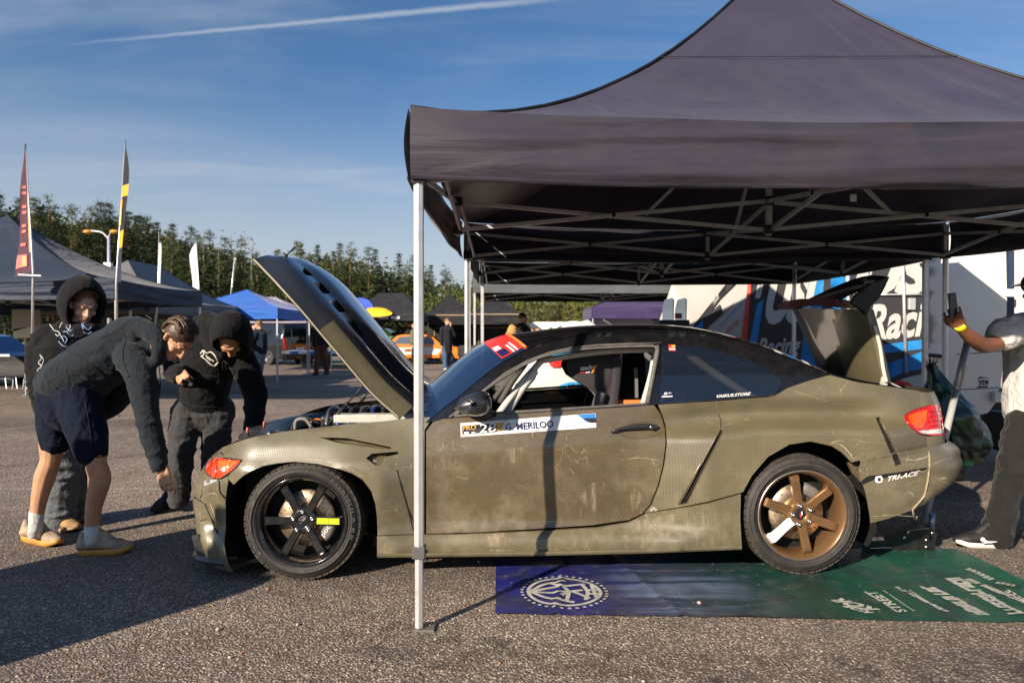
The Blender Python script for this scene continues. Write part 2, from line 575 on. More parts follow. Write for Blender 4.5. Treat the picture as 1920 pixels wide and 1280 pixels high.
# ------------------------------------------------------------------ ground
def asphalt_material():
    m = bpy.data.materials.new('worn asphalt')
    m.use_nodes = True
    nt = m.node_tree; N = nt.nodes; L = nt.links
    b = N['Principled BSDF']
    tc = N.new('ShaderNodeTexCoord')
    def noise_(scale, detail=4, rough=0.6):
        q = N.new('ShaderNodeTexNoise'); q.inputs['Scale'].default_value = scale
        q.inputs['Detail'].default_value = detail; q.inputs['Roughness'].default_value = rough
        L.new(tc.outputs['Object'], q.inputs['Vector']); return q
    def voro(scale):
        q = N.new('ShaderNodeTexVoronoi'); q.inputs['Scale'].default_value = scale
        L.new(tc.outputs['Object'], q.inputs['Vector']); return q
    def ramp(src, stops):
        q = N.new('ShaderNodeValToRGB')
        e = q.color_ramp.elements
        while len(e) < len(stops): e.new(0.5)
        for i, (p, c) in enumerate(stops):
            e[i].position = p; e[i].color = (*c, 1) if len(c) == 3 else c
        L.new(src, q.inputs[0]); return q
    def mix(f, a, bb, mode='MIX'):
        q = N.new('ShaderNodeMix'); q.data_type = 'RGBA'; q.blend_type = mode
        for i, x in ((0, f), (6, a), (7, bb)):
            if isinstance(x, (int, float)): q.inputs[i].default_value = x
            elif isinstance(x, tuple): q.inputs[i].default_value = (*x, 1)
            else: L.new(x, q.inputs[i])
        return q.outputs[2]
    # stones: one colour per cell, shown where the cell centre is near
    v1 = voro(95); v2 = voro(46)
    sep1 = N.new('ShaderNodeSeparateColor'); L.new(v1.outputs['Color'], sep1.inputs[0])
    sep2 = N.new('ShaderNodeSeparateColor'); L.new(v2.outputs['Color'], sep2.inputs[0])
    stone = ramp(sep1.outputs[0], [(0.0, (0.094, 0.077, 0.067)), (0.35, (0.211, 0.168, 0.133)), (0.62, (0.343, 0.276, 0.213)), (0.85, (0.516, 0.425, 0.332)), (1.0, (0.781, 0.673, 0.565))])
    big = ramp(sep2.outputs[1], [(0.0, (0.250, 0.176, 0.133)), (0.5, (0.438, 0.353, 0.282)), (1.0, (0.859, 0.771, 0.665))])
    nearbig = ramp(v2.outputs['Distance'], [(0.28, (1, 1, 1)), (0.40, (0, 0, 0))])
    pick = ramp(sep2.outputs[0], [(0.80, (0, 0, 0)), (0.84, (1, 1, 1))])
    mm = N.new('ShaderNodeMath'); mm.operation = 'MULTIPLY'
    L.new(nearbig.outputs[0], mm.inputs[0]); L.new(pick.outputs[0], mm.inputs[1])
    c = mix(mm.outputs[0], stone.outputs[0], big.outputs[0])
    bind = ramp(v1.outputs['Distance'], [(0.32, (0, 0, 0)), (0.62, (1, 1, 1))])
    c = mix(bind.outputs[0], c, (0.125, 0.105, 0.092))
    n1 = noise_(0.55, 5); n2 = noise_(7, 6, 0.7); n3 = noise_(0.16, 3)
    tone = ramp(n1.outputs['Fac'], [(0.3, (0.74, 0.72, 0.72)), (0.7, (1.42, 1.38, 1.32))])
    c = mix(1.0, c, tone.outputs[0], 'MULTIPLY')
    tone2 = ramp(n2.outputs['Fac'], [(0.3, (0.80, 0.80, 0.80)), (0.72, (1.30, 1.28, 1.26))])
    c = mix(1.0, c, tone2.outputs[0], 'MULTIPLY')
    # dusty beige bloom in large patches and faint tyre arcs
    dust = ramp(n3.outputs['Fac'], [(0.45, (0, 0, 0)), (0.75, (0.30, 0.30, 0.30))])
    c = mix(dust.outputs[0], c, (0.38, 0.31, 0.245))
    wv = N.new('ShaderNodeTexWave'); wv.wave_type = 'RINGS'; wv.inputs['Scale'].default_value = 0.055
    wv.inputs['Distortion'].default_value = 2.2; wv.inputs['Detail'].default_value = 3; wv.inputs['Detail Scale'].default_value = 0.6
    mp = N.new('ShaderNodeMapping'); mp.inputs['Location'].default_value = (14, -30, 0)
    L.new(tc.outputs['Object'], mp.inputs[0]); L.new(mp.outputs[0], wv.inputs['Vector'])
    arc = ramp(wv.outputs['Fac'], [(0.80, (0, 0, 0)), (0.97, (0.38, 0.38, 0.38))])
    c = mix(arc.outputs[0], c, (0.06, 0.052, 0.048))
    L.new(c, b.inputs['Base Color'])
    b.inputs['Roughness'].default_value = 0.82
    b.inputs['Specular IOR Level'].default_value = 0.35
    h = N.new('ShaderNodeMath'); h.operation = 'MULTIPLY_ADD'
    L.new(v1.outputs['Distance'], h.inputs[0]); h.inputs[1].default_value = -1.0; L.new(mm.outputs[0], h.inputs[2])
    bp = N.new('ShaderNodeBump'); bp.inputs['Strength'].default_value = 0.75; bp.inputs['Distance'].default_value = 0.007
    L.new(h.outputs[0], bp.inputs['Height'])
    L.new(bp.outputs[0], b.inputs['Normal'])
    return m
ASPH = asphalt_material()
g = MB()
xs = [-900, -300, -120, -60, -30, -15, -8, -4, 0, 4, 8, 15, 30, 60, 120, 300, 900]
ys = [-60, -20, -8, -4, 0, 2, 4, 6, 8, 12, 18, 30, 60, 90, 130, 300, 1200]
g.grid([[(x, y, 0) for x in xs] for y in ys], smooth=False)
tag(obj('ground', g, ASPH), 'worn grey brown asphalt of the paddock', 'ground', kind='structure')

# worn painted lines: thin sheets with broken paint
def paint_material():
    m = bpy.data.materials.new('worn road paint')
    m.use_nodes = True
    nt = m.node_tree; N = nt.nodes; L = nt.links
    b = N['Principled BSDF']
    b.inputs['Base Color'].default_value = (0.50, 0.47, 0.43, 1)
    b.inputs['Roughness'].default_value = 0.75
    tc = N.new('ShaderNodeTexCoord')
    q = N.new('ShaderNodeTexNoise'); q.inputs['Scale'].default_value = 38; q.inputs['Detail'].default_value = 6; q.inputs['Roughness'].default_value = 0.7
    L.new(tc.outputs['Object'], q.inputs['Vector'])
    r = N.new('ShaderNodeMapRange'); r.inputs['From Min'].default_value = 0.42; r.inputs['From Max'].default_value = 0.56
    r.inputs['To Max'].default_value = 0.75
    L.new(q.outputs['Fac'], r.inputs['Value'])
    L.new(r.outputs[0], b.inputs['Alpha'])
    return m
PAINT = paint_material()
def painted_line(pix, width, label):
    pts = crom([gnd(*p, 0.004) for p in pix], 8)
    m = MB(); rows = []
    for i, p in enumerate(pts):
        t = (pts[min(i + 1, len(pts) - 1)] - pts[max(i - 1, 0)]).normalized()
        s_ = Vector((-t.y, t.x, 0)) * width / 2
        rows.append([p - s_, p + s_])
    m.grid(rows, smooth=False)
    tag(obj('painted_line', m, PAINT), label, 'marking', kind='structure')
painted_line([(-60, 917), (120, 916), (350, 917), (700, 921), (1250, 930), (1960, 944)], 0.055, 'thin worn white line running across behind the feet')
painted_line([(-60, 758), (60, 750), (140, 744)], 0.16, 'pale worn line by the table with the blue car parts')
painted_line([(-60, 812), (60, 800), (140, 793), (260, 780), (420, 752)], 0.09, 'worn pale arc on the asphalt behind the hooded men')
painted_line([(420, 748), (520, 720), (600, 705), (700, 688)], 0.07, 'faint white line crossing below the walking person in brown trousers')

# loose grit and small stones lying on the asphalt near the camera
m = MB(); rg = random.Random(77)
for k in range(520):
    Y = 2.3 + 4.5 * rg.random() ** 1.6; X = rg.uniform(-0.85, 0.85) * Y
    r_ = rg.uniform(0.0025, 0.007) * (1.7 if rg.random() < 0.06 else 1)
    m.ball((X, Y, r_ * 0.5), (r_ * rg.uniform(.8, 1.5), r_ * rg.uniform(.7, 1.3), r_ * rg.uniform(.5, .9)), n=6, m=4, mi=rg.choice((0, 0, 1, 2)))
tag(obj('gravel', m, [mat('pale grit', (0.42, 0.37, 0.30), 0.85), mat('dark grit', (0.08, 0.07, 0.06), 0.9), mat('rusty grit', (0.30, 0.17, 0.09), 0.9)]), 'loose grit scattered on the asphalt', 'gravel', kind='stuff')
# dark oil and rubber stains: thin irregular sheets
def stain_material():
    m = bpy.data.materials.new('oil stain'); m.use_nodes = True
    nt = m.node_tree; N = nt.nodes; L = nt.links; b = N['Principled BSDF']
    b.inputs['Base Color'].default_value = (0.035, 0.031, 0.029, 1); b.inputs['Roughness'].default_value = 0.6
    tc = N.new('ShaderNodeTexCoord'); q = N.new('ShaderNodeTexNoise'); q.inputs['Scale'].default_value = 7; q.inputs['Detail'].default_value = 8; q.inputs['Roughness'].default_value = 0.7
    L.new(tc.outputs['Object'], q.inputs['Vector'])
    r = N.new('ShaderNodeMapRange'); r.inputs['From Min'].default_value = 0.46; r.inputs['From Max'].default_value = 0.72; r.inputs['To Max'].default_value = 0.6
    L.new(q.outputs['Fac'], r.inputs['Value']); L.new(r.outputs[0], b.inputs['Alpha']); return m
STAIN = stain_material()
def band(pix, width, label):
    pts = crom([gnd(*p, 0.003) for p in pix], 10); rows = []
    for i, p in enumerate(pts):
        t = (pts[min(i + 1, len(pts) - 1)] - pts[max(i - 1, 0)]).normalized(); s_ = Vector((-t.y, t.x, 0)) * width / 2
        rows.append([p - s_, p - s_ * .3, p + s_ * .3, p + s_])
    m = MB(); m.grid(rows, smooth=False); tag(obj('tyre_mark', m, STAIN), label, 'tyre mark', kind='structure')
band([(-80, 880), (150, 862), (420, 838), (700, 818)], 0.28, 'dark curved tyre mark across the asphalt behind the feet')
band([(320, 742), (560, 728), (760, 716), (860, 712)], 0.5, 'long dark tyre mark beyond the raised bonnet')
band([(380, 800), (560, 772), (800, 745)], 0.22, 'thin dark tyre mark between the bonnet and the far people')
band([(700, 1190), (900, 1225), (1300, 1262), (1960, 1255)], 0.35, 'faint dark tyre mark along the foreground')
# ------------------------------------------------------------------ trees behind the paddock
def leaf_mat(name, c0, c1, c2):
    m = bpy.data.materials.new(name); m.use_nodes = True
    nt = m.node_tree; N = nt.nodes; L = nt.links; b = N['Principled BSDF']
    tc = N.new('ShaderNodeTexCoord'); oi = N.new('ShaderNodeObjectInfo')
    q = N.new('ShaderNodeTexNoise'); q.inputs['Scale'].default_value = 0.55; q.inputs['Detail'].default_value = 5
    L.new(tc.outputs['Object'], q.inputs['Vector'])
    ad = N.new('ShaderNodeMath'); ad.operation = 'MULTIPLY_ADD'
    L.new(oi.outputs['Random'], ad.inputs[0]); ad.inputs[1].default_value = 0.35
    L.new(q.outputs['Fac'], ad.inputs[2])
    r = N.new('ShaderNodeValToRGB'); e = r.color_ramp.elements
    e.new(0.5)
    for i, (p, c) in enumerate(((0.40, c0), (0.65, c1), (0.95, c2))):
        e[i].position = p; e[i].color = (*c, 1)
    L.new(ad.outputs[0], r.inputs[0]); L.new(r.outputs[0], b.inputs['Base Color'])
    b.inputs['Roughness'].default_value = 0.7; b.inputs['Specular IOR Level'].default_value = 0.2
    return m
PINEL = leaf_mat('pine needles', (0.024, 0.047, 0.016), (0.056, 0.080, 0.024), (0.115, 0.120, 0.034))
SPRUL = leaf_mat('spruce needles', (0.014, 0.032, 0.014), (0.032, 0.054, 0.020), (0.070, 0.080, 0.026))
DECL = leaf_mat('broad leaves', (0.055, 0.080, 0.018), (0.110, 0.125, 0.025), (0.19, 0.17, 0.035))
BARKP = mat('pine bark', (0.20, 0.105, 0.055), 0.85, var=0.4, vscale=3)
BARKG = mat('grey bark', (0.15, 0.12, 0.095), 0.9, var=0.35, vscale=3)
BARKD = mat('bare dead wood', (0.27, 0.22, 0.17), 0.9, var=0.3, vscale=2)
def clump(mb, p, s, rg, n=6, flat=0.45):
    for _ in range(n):
        o = Vector((rg.gauss(0, s), rg.gauss(0, s), rg.gauss(0, s * flat)))
        x = Vector((rg.gauss(0, 1), rg.gauss(0, 1), rg.gauss(0, 0.8))).normalized(); y = x.cross(Vector((rg.gauss(0, 1), rg.gauss(0, 1), rg.gauss(0, 1)))).normalized()
        w = s * rg.uniform(0.26, 0.55); c = p + o
        mb.add([c - x * w, c + y * w * 0.5, c + x * w * 1.1, c - y * w * 0.35], [(0, 1, 2), (0, 2, 3)])
def pine(seed, H=17.0, bare=0.45, kind='pine'):
    rg = random.Random(seed)
    tr, cr = MB(), MB()
    lean = Vector((rg.uniform(-.35, .35), rg.uniform(-.3, .3), 0))
    pts = [lean * (k / 8) ** 2 + Vector((rg.uniform(-.06, .06), rg.uniform(-.06, .06), H * 0.97 * k / 8)) for k in range(9)]
    tr.tube(pts, [0.20 - 0.17 * k / 8 for k in range(9)], 7)
    z = H * bare
    while z < H * 0.985:
        t = (z - H * bare) / (H * (1 - bare))
        if kind == 'pine':
            L = H * 0.110 * (0.20 + 1.0 * (1 - t) ** 0.9) * rg.uniform(0.5, 1.25)
            if t < 0.12: L *= 0.6
            nb = rg.randint(3, 4)
        else:
            L = H * 0.125 * (1.0 - 0.95 * t) * rg.uniform(0.75, 1.15) + 0.1
            nb = 5
        a0 = rg.uniform(0, 6.28)
        for k in range(nb):
            a = a0 + 2 * pi * k / nb + rg.uniform(-.5, .5)
            d = Vector((cos(a), sin(a), rg.uniform(-0.15, 0.6) if kind == 'pine' else rg.uniform(-0.45, 0.1)))
            zb = min(H * 0.97, z + rg.uniform(-0.5, 0.5) * H / 17)
            base = Vector((lean.x * (zb / H) ** 2, lean.y * (zb / H) ** 2, zb))
            end = base + d * L
            if L > 0.6 and rg.random() < 0.6:
                tr.tube([base, base.lerp(end, 0.8)], [0.045, 0.015], 4)
            if kind == 'pine' and rg.random() < 0.10: continue
            for f in ((0.45, 0.72, 0.98) if L > 1.2 else (0.5, 0.95)):
                clump(cr, base.lerp(end, f), (0.36 if kind == 'pine' else 0.29) * (0.75 + 0.3 * rg.random()) * (1.12 - 0.48 * t), rg, int((34 if kind == 'pine' else 28) * (1 - 0.2 * t)), 0.6)
        z += (rg.uniform(0.5, 0.85) if kind == 'pine' else rg.uniform(0.4, 0.6)) * H / 17
    clump(cr, Vector((lean.x, lean.y, H * 0.965)), 0.20, rg, 26, 2.0)
    if kind == 'pine':       # dead snags on the bare trunk
        for _ in range(9):
            zz = rg.uniform(H * 0.2, H * bare); a = rg.uniform(0, 6.28)
            tr.tube([Vector((0, 0, zz)), Vector((cos(a), sin(a), rg.uniform(-.1, .2))) * rg.uniform(.5, 1.3) + Vector((0, 0, zz))], [0.03, 0.008], 4)
    return tr, cr
def deadtree(seed, H=14.0):
    rg = random.Random(seed); tr, cr = MB(), MB()
    tr.tube([Vector((rg.uniform(-.1, .1), 0, H * k / 6)) for k in range(7)], [0.19 - 0.15 * k / 6 for k in range(7)], 7)
    z = H * 0.25
    while z < H * 0.95:
        a = rg.uniform(0, 6.28); L = rg.uniform(0.5, 1.5) * (1 - 0.6 * z / H)
        e = Vector((cos(a) * L, sin(a) * L, z + rg.uniform(-.3, .3)))
        tr.tube([Vector((0, 0, z)), e], [0.035, 0.008], 4)
        if rg.random() < 0.55: clump(cr, e, 0.28, rg, 3)
        z += rg.uniform(0.15, 0.4)
    clump(cr, Vector((0, 0, H * 0.97)), 0.5, rg, 8, 1.5)
    return tr, cr
def decid(seed, H=7.0):
    rg = random.Random(seed); tr, cr = MB(), MB()
    tr.tube([Vector((0, 0, 0)), Vector((.1, 0, H * .4)), Vector((.05, .1, H * .75))], [0.14, 0.10, 0.03], 6)
    for _ in range(60):
        a = rg.uniform(0, 6.28); z = rg.uniform(0.15, 1.0) * H
        rad = H * 0.30 * sqrt(max(0.05, 1 - ((z / H - 0.55) / 0.5) ** 2)) * rg.uniform(0.35, 1.1)
        e = Vector((cos(a) * rad, sin(a) * rad, z))
        if rg.random() < .4: tr.tube([Vector((0.05, 0, z * 0.6)), e], [0.04, 0.008], 4)
        clump(cr, e, H * 0.055, rg, 12, 0.8)
    return tr, cr
VAR = []
for kind, sd, H, ba in (('pine', 1, 17, .50), ('pine', 2, 18, .42), ('pine', 3, 16, .55), ('pine', 4, 17.5, .36), ('spruce', 5, 17, .10), ('spruce', 6, 16, .16), ('dead', 7, 15, 0), ('dead', 8, 14, 0), ('decid', 9, 8, 0), ('decid', 10, 7.5, 0), ('decid', 11, 9, 0)):
    t, c = pine(sd, H, ba, kind) if kind in ('pine', 'spruce') else (deadtree(sd, H) if kind == 'dead' else decid(sd, H))
    bm_ = {'pine': BARKP, 'spruce': BARKG, 'dead': BARKD, 'decid': BARKG}[kind]
    lm_ = {'pine': PINEL, 'spruce': SPRUL, 'dead': PINEL, 'decid': DECL}[kind]
    VAR.append((kind, H, mesh_from(t, 'trunk', bm_, False), mesh_from(c, 'crown', lm_, False)))
NTREE = 0
def plant(kind, px, ytop, Y, rg, label, group):
    global NTREE
    vs = [v for v in VAR if v[0] == kind]
    k, H, tm, cm = vs[rg.randrange(len(vs))]
    base = at(px, YH, Y); base.z = 0
    want = CAMH + (YH - ytop) / FPX * Y
    s = want / H
    e = bpy.data.objects.new(kind + '_tree' if kind != 'decid' else 'broadleaf_tree', None)
    if kind == 'dead': e.name = 'bare_tree'
    COL.objects.link(e); e.location = base; e.rotation_euler = (0, 0, rg.uniform(0, 6.28)); e.scale = (s * rg.uniform(.9, 1.1),) * 2 + (s,)
    for nm, me in (('trunk', tm), ('crown', cm)):
        o = bpy.data.objects.new(nm, me); COL.objects.link(o); o.parent = e
    tag(e, label, kind if kind != 'decid' else 'tree', group)
    e['category'] = 'tree'
    NTREE += 1
rg = random.Random(21)
skyx = [-60, 20, 100, 150, 200, 240, 285, 330, 380, 420, 460, 500, 545, 600, 640, 690, 730, 770, 820, 870, 930]
skyy = [370, 372, 378, 395, 380, 400, 405, 432, 428, 446, 452, 478, 462, 456, 462, 474, 476, 488, 508, 514, 545]
x = -40.0
while x < 920:
    Y = lerp(80, 118, max(0, min(1, x / 900))) + rg.uniform(-6, 8)
    top = interp(x, skyx, skyy) + abs(rg.gauss(0, 26)) - 14
    if 375 < x < 545:
        kind = rg.choice(['dead', 'pine', 'pine', 'dead'])
    elif x < 330:
        kind = rg.choice(['spruce', 'pine', 'pine', 'spruce'])
    else:
        kind = rg.choice(['pine', 'spruce', 'pine'])
    lab = {'pine': 'tall pine with rusty bare trunk in the wood behind the tents', 'spruce': 'dense dark spruce in the wood behind the tents', 'dead': 'pale bare trunked tree in the wood behind the tents'}[kind]
    plant(kind, x, top, Y, rg, lab, {'pine': 'pines at the edge of the wood', 'spruce': 'spruces at the edge of the wood', 'dead': 'bare trunked trees at the edge of the wood'}[kind])
    x += rg.uniform(9, 19)
x = 815.0
while x < 1260:
    plant('decid', x, interp(x, [815, 900, 1000, 1100, 1260], [548, 545, 552, 558, 560]) + rg.uniform(-6, 10), lerp(62, 72, rg.random()), rg, 'yellow green broadleaf tree seen under the rear tents', 'broadleaf trees beyond the rear tents')
    x += rg.uniform(14, 24)
for px, top in ((1888, 440), (1912, 452), (1940, 430)):
    plant('pine', px, top, 60, rg, 'pine whose top shows beside the white van', 'pines beyond the white van')
# the depth of the wood behind its front row: one mass nobody could count
m = MB(); rg = random.Random(33)
for k in range(900):
    px = rg.uniform(-120, 2050); Y = rg.uniform(112, 150)
    b0 = at(px, YH, Y); top = CAMH + (YH - interp(px, skyx, skyy) - abs(rg.gauss(0, 14)) - 28) / FPX * Y
    if px > 930: top = rg.uniform(6, 10)
    if top < 3: continue
    z = 0.3
    while z < top:
        t = z / top; r = 1.7 * (1.05 - t)
        a = rg.uniform(0, 6.28)
        clump(m, Vector((b0.x + cos(a) * r, b0.y + sin(a) * r, z)), 1.15, rg, 8, 0.8)
        z += 0.55
fo = obj('forest', m, SPRUL, fix=False)
tag(fo, 'dark depth of the conifer wood behind the front trees', 'forest', kind='stuff')
# rough grass strip in front of the wood
m = MB(); rg = random.Random(35)
for k in range(5200):
    px = rg.uniform(-80, 2000); Y = rg.uniform(62, 95)
    b0 = at(px, YH, Y); s_ = rg.uniform(.15, .35)
    a = rg.uniform(0, 3.14)
    m.add([(b0.x - cos(a) * s_, b0.y, 0), (b0.x + cos(a) * s_, b0.y, 0), (b0.x + cos(a) * s_ * .5, b0.y + .1, s_ * 1.5), (b0.x - cos(a) * s_ * .7, b0.y + .1, s_ * 1.3)], [(0, 1, 2, 3)])
go = obj('grass', m, DECL, fix=False); tag(go, 'rough grass along the edge of the wood', 'grass', kind='stuff')
# ------------------------------------------------------------------ pop-up tents
def canopy_mat(name, col, rough=0.62, dirtc=(0.10, 0.075, 0.06), dirt=0.25, back=None, ms=(0.8, 0.8, 3.2), bs=0.45, ns=3.0):
    m = mat(name, col, rough, spec=0.35, var=0.12, vscale=2.0, dirt=(dirtc, dirt, 3.0), sheen=0.15)
    nt = m.node_tree; N = nt.nodes; L = nt.links; b = N['Principled BSDF']
    # soft creases: stretched noise
    tc = N.new('ShaderNodeTexCoord'); mp = N.new('ShaderNodeMapping'); mp.inputs['Scale'].default_value = ms
    L.new(tc.outputs['Object'], mp.inputs[0])
    q = N.new('ShaderNodeTexNoise'); q.inputs['Scale'].default_value = ns; q.inputs['Detail'].default_value = 3; q.inputs['Distortion'].default_value = 0.5
    L.new(mp.outputs[0], q.inputs['Vector'])
    bp = N.new('ShaderNodeBump'); bp.inputs['Strength'].default_value = bs; bp.inputs['Distance'].default_value = 0.05
    L.new(q.outputs['Fac'], bp.inputs['Height']); L.new(bp.outputs[0], b.inputs['Normal'])
    return m
CANV = canopy_mat('faded black canopy cloth', (0.033, 0.030, 0.058), rough=0.48, dirt=0.15, ms=(1.5, 1.5, 0.55), bs=0.55, ns=2.2)
CANVS = canopy_mat('faded black skirt cloth', (0.028, 0.025, 0.041), rough=0.5, dirt=0.2, ms=(0.45, 0.45, 3.6), bs=0.5, ns=2.6)
CANVD = canopy_mat('black canopy cloth', (0.012, 0.013, 0.017))
CANVG = canopy_mat('grey canopy cloth', (0.135, 0.135, 0.145))
CANVB = canopy_mat('blue canopy cloth', (0.020, 0.125, 0.50), dirt=0.1)
CANVL = canopy_mat('lavender canopy cloth', (0.34, 0.30, 0.36), dirt=0.1)
CANVN = canopy_mat('navy canopy cloth', (0.006, 0.017, 0.042), dirt=0.06)
CANVP = canopy_mat('purple canopy cloth', (0.045, 0.030, 0.10), dirt=0.1)
BARM = mat('grey tent bar', (0.50, 0.53, 0.58), 0.45, metal=0.15, dirt=((0.10, 0.09, 0.08), 0.4, 8))
JOINT = mat('black tent joint', (0.014, 0.014, 0.015), 0.5)
def tent(label, P, a, b, la, lb, cloth, zb=2.06, val=0.32, peak=1.5, expo=1.7, sag=0.02, ridge=0.0, truss=0, legs='1111', detail=8, legm=None, group=None, legw=0.04, bend=0.0, wall=None, seed=1, name='pop_up_tent', valm=None):
    """P nearest corner on the ground, a and b the two edges; zb height of the valance hem; ridge runs along a"""
    a, b, P = Vector(a).normalized(), Vector(b).normalized(), Vector(P)
    Z = Vector((0, 0, 1)); ze = zb + val
    T = thing(name, tuple(P), label, 'tent', group)
    F = lambda x, y, z: P + a * x + b * y + Z * z
    legm = legm or BARM
    out = {}
    cs = [(0, 0), (la, 0), (la, lb), (0, lb)]
    r0, r1 = (la - ridge) / 2, (la + ridge) / 2
    pk = [(r0, lb / 2), (r1, lb / 2), (r1, lb / 2), (r0, lb / 2)]
    nrm = [-b, a, b, -a]
    rg = random.Random(seed)
    m = MB(); nt_, ns = detail * 2, detail * 3
    for k in range(4):
        c0, c1, p0, p1 = cs[k], cs[(k + 1) % 4], pk[k], pk[(k + 1) % 4]
        rows = []
        for i in range(nt_ + 1):
            t = i / nt_
            row = []
            for j in range(ns + 1):
                s = j / ns
                ex, ey = lerp(c0[0], c1[0], s), lerp(c0[1], c1[1], s)
                qx, qy = lerp(p0[0], p1[0], s), lerp(p0[1], p1[1], s)
                x, y = lerp(ex, qx, t), lerp(ey, qy, t)
                z = ze + peak * t ** expo - sag * (1 - (2 * s - 1) ** 2) * (1 - t) ** 2
                # cloth slackness: folds gather towards the peak
                z += 0.085 * peak / 1.5 * t * (1 - t) * (noise.noise(Vector((s * 9 + seed, t * 2.0, k * 3.1))) + 0.6 * noise.noise(Vector((s * 22, t * 3, k * 5.7 + seed)))) * sin(pi * s)
                if detail > 9: z += 0.075 * t * t * (1 - t) * noise.noise(Vector((s * 17 + 3, t * 1.3, k * 2.2))) + 0.030 * t * (1 - t) * noise.noise(Vector((s * 13, t * 9, k + 8.5)))
                row.append(F(x, y, z))
            rows.append(row)
        m.grid(rows)
    ROOF_ = obj('canopy_roof', m, cloth, T, fix=False)
    # piping along the hips
    m = MB()
    for k in range(4):
        pts = [F(lerp(cs[k][0], pk[k][0], t), lerp(cs[k][1], pk[k][1], t), ze + peak * t ** expo + 0.004) for t in [i / 14 for i in range(15)]]
        m.tube(pts, 0.010, 5)
    obj('hip_seam', m, cloth if detail < 7 else JOINT, ROOF_)
    # valance, four skirts
    for k in range(4):
        c0, c1 = cs[k], cs[(k + 1) % 4]; n_ = nrm[k]
        Lk = la if k % 2 == 0 else lb
        cols = int(detail * 4) if detail > 4 else 6
        rows_n = 16 if detail > 6 else 4
        rows = []
        for i in range(rows_n + 1):
            t = i / rows_n
            row = []
            for j in range(cols + 1):
                s = j / cols
                z = ze - t * val - sag * (1 - (2 * s - 1) ** 2) * (1 - 0.35 * t)
                o = 0.012 + 0.018 * sin(pi * t) * bend
                env = min(1, 5 * s, 5 * (1 - s))
                o += env * 0.045 * noise.noise(Vector((s * Lk * 0.55 + seed * 7, t * 3.6 + k, 0.3))) + env * 0.022 * noise.noise(Vector((s * Lk * 1.1, t * 9.0 + 0.8 * s * Lk, k + 5.0 + seed)))
                row.append(F(lerp(c0[0], c1[0], s), lerp(c0[1], c1[1], s), z) + n_ * o)
            rows.append(row)
        m = MB(); m.grid(rows)
        if detail > 6:      # hem
            m.grid([[p + n_ * 0.003 for p in rows[-2]], [p + n_ * 0.006 - Z * 0.0 for p in rows[-1]], [p - n_ * 0.008 for p in rows[-1]]])
        V = obj('valance', m, (valm or {}).get(k, cloth), T, fix=False)
        out['valance%d' % k] = (V, rows)
    # legs
    for k in range(4):
        if legs[k] == '0': continue
        x, y = cs[k]
        sx, sy = (0.03 if x == 0 else -0.03), (0.03 if y == 0 else -0.03)
        m = MB()
        top = F(x + sx, y + sy, ze - 0.03); foot = F(x + sx, y + sy, 0)
        if detail > 6:
            m.tube([foot + Z * 0.36, top], legw * 0.56, 6, up=-a); m.sm = [False] * len(m.sm)
            # rounded corners of the profile: a thin groove plate
            LG = obj('leg', m, legm, T, bevel=0.004)
            m = MB(); m.tube([foot + Z * 0.012, foot + Z * 0.38], legw * 0.46, 6, up=-a); m.sm = [False] * len(m.sm); obj('inner_leg', m, legm, LG, bevel=0.003)
            m = MB(); m.box(foot + Z * 0.365, (legw * 1.28, legw * 1.28, 0.055)); m.tube([foot + Z * 0.365, foot + Z * 0.365 + a * legw * 0.9], 0.008, 8); obj('leg_collar', m, mat('grey plastic collar', (0.10, 0.10, 0.10), 0.5), LG, bevel=0.004)
            m = MB(); m.box(foot + Z * 0.006 + (a * 0.02 + b * 0.02), (0.10, 0.09, 0.010)); m.tube([foot + a * .045 + b * .03, foot + a * .045 + b * .03 + Z * .016], 0.009, 8); obj('foot_plate', m, STEELG, LG)
            m = MB(); m.box(F(x + sx, y + sy, zb + 0.02), (legw * 1.35, legw * 1.35, 0.07)); obj('slider_joint', m, JOINT, LG)
        else:
            m.bar(foot, top, legw, up=b)
            obj('leg', m, legm, T)
    # folding trusses
    if truss:
        zt, zl = ze - 0.045 - sag, zb + 0.01
        def xspan(p, q, inward, w=0.026):
            """scissor pair between two uprights"""
            off = inward * 0.016
            m = MB(); m.bar(p + Z * zt + off, q + Z * zl + off, w, 0.018, up=inward); obj('truss_bar', m, BARM, T)
            m = MB(); m.bar(p + Z * zl - off, q + Z * zt - off, w, 0.018, up=inward); obj('truss_bar', m, BARM, T)
            c = (p + q) / 2 + Z * (zt + zl) / 2
            m = MB(); m.lathe([(0, -0.030), (0.014, -0.030), (0.014, 0.030), (0, 0.030)], c, inward, 10); obj('truss_bolt', m, JOINT, T)
        G = lambda x, y: F(x, y, 0)
        e_ = 0.08
        ymid, xmid = lb / 2, la / 2
        lines = [((e_, e_), (xmid, e_), b), ((xmid, e_), (la - e_, e_), b), ((e_, lb - e_), (xmid, lb - e_), -b), ((xmid, lb - e_), (la - e_, lb - e_), -b),
                 ((e_, e_), (e_, ymid), a), ((e_, ymid), (e_, lb - e_), a), ((la - e_, e_), (la - e_, ymid), -a), ((la - e_, ymid), (la - e_, lb - e_), -a),
                 ((e_, ymid), (xmid, ymid), b), ((xmid, ymid), (la - e_, ymid), b), ((xmid, e_), (xmid, ymid), a), ((xmid, ymid), (xmid, lb - e_), a)]
        for p, q, n_ in lines: xspan(G(*p), G(*q), n_)
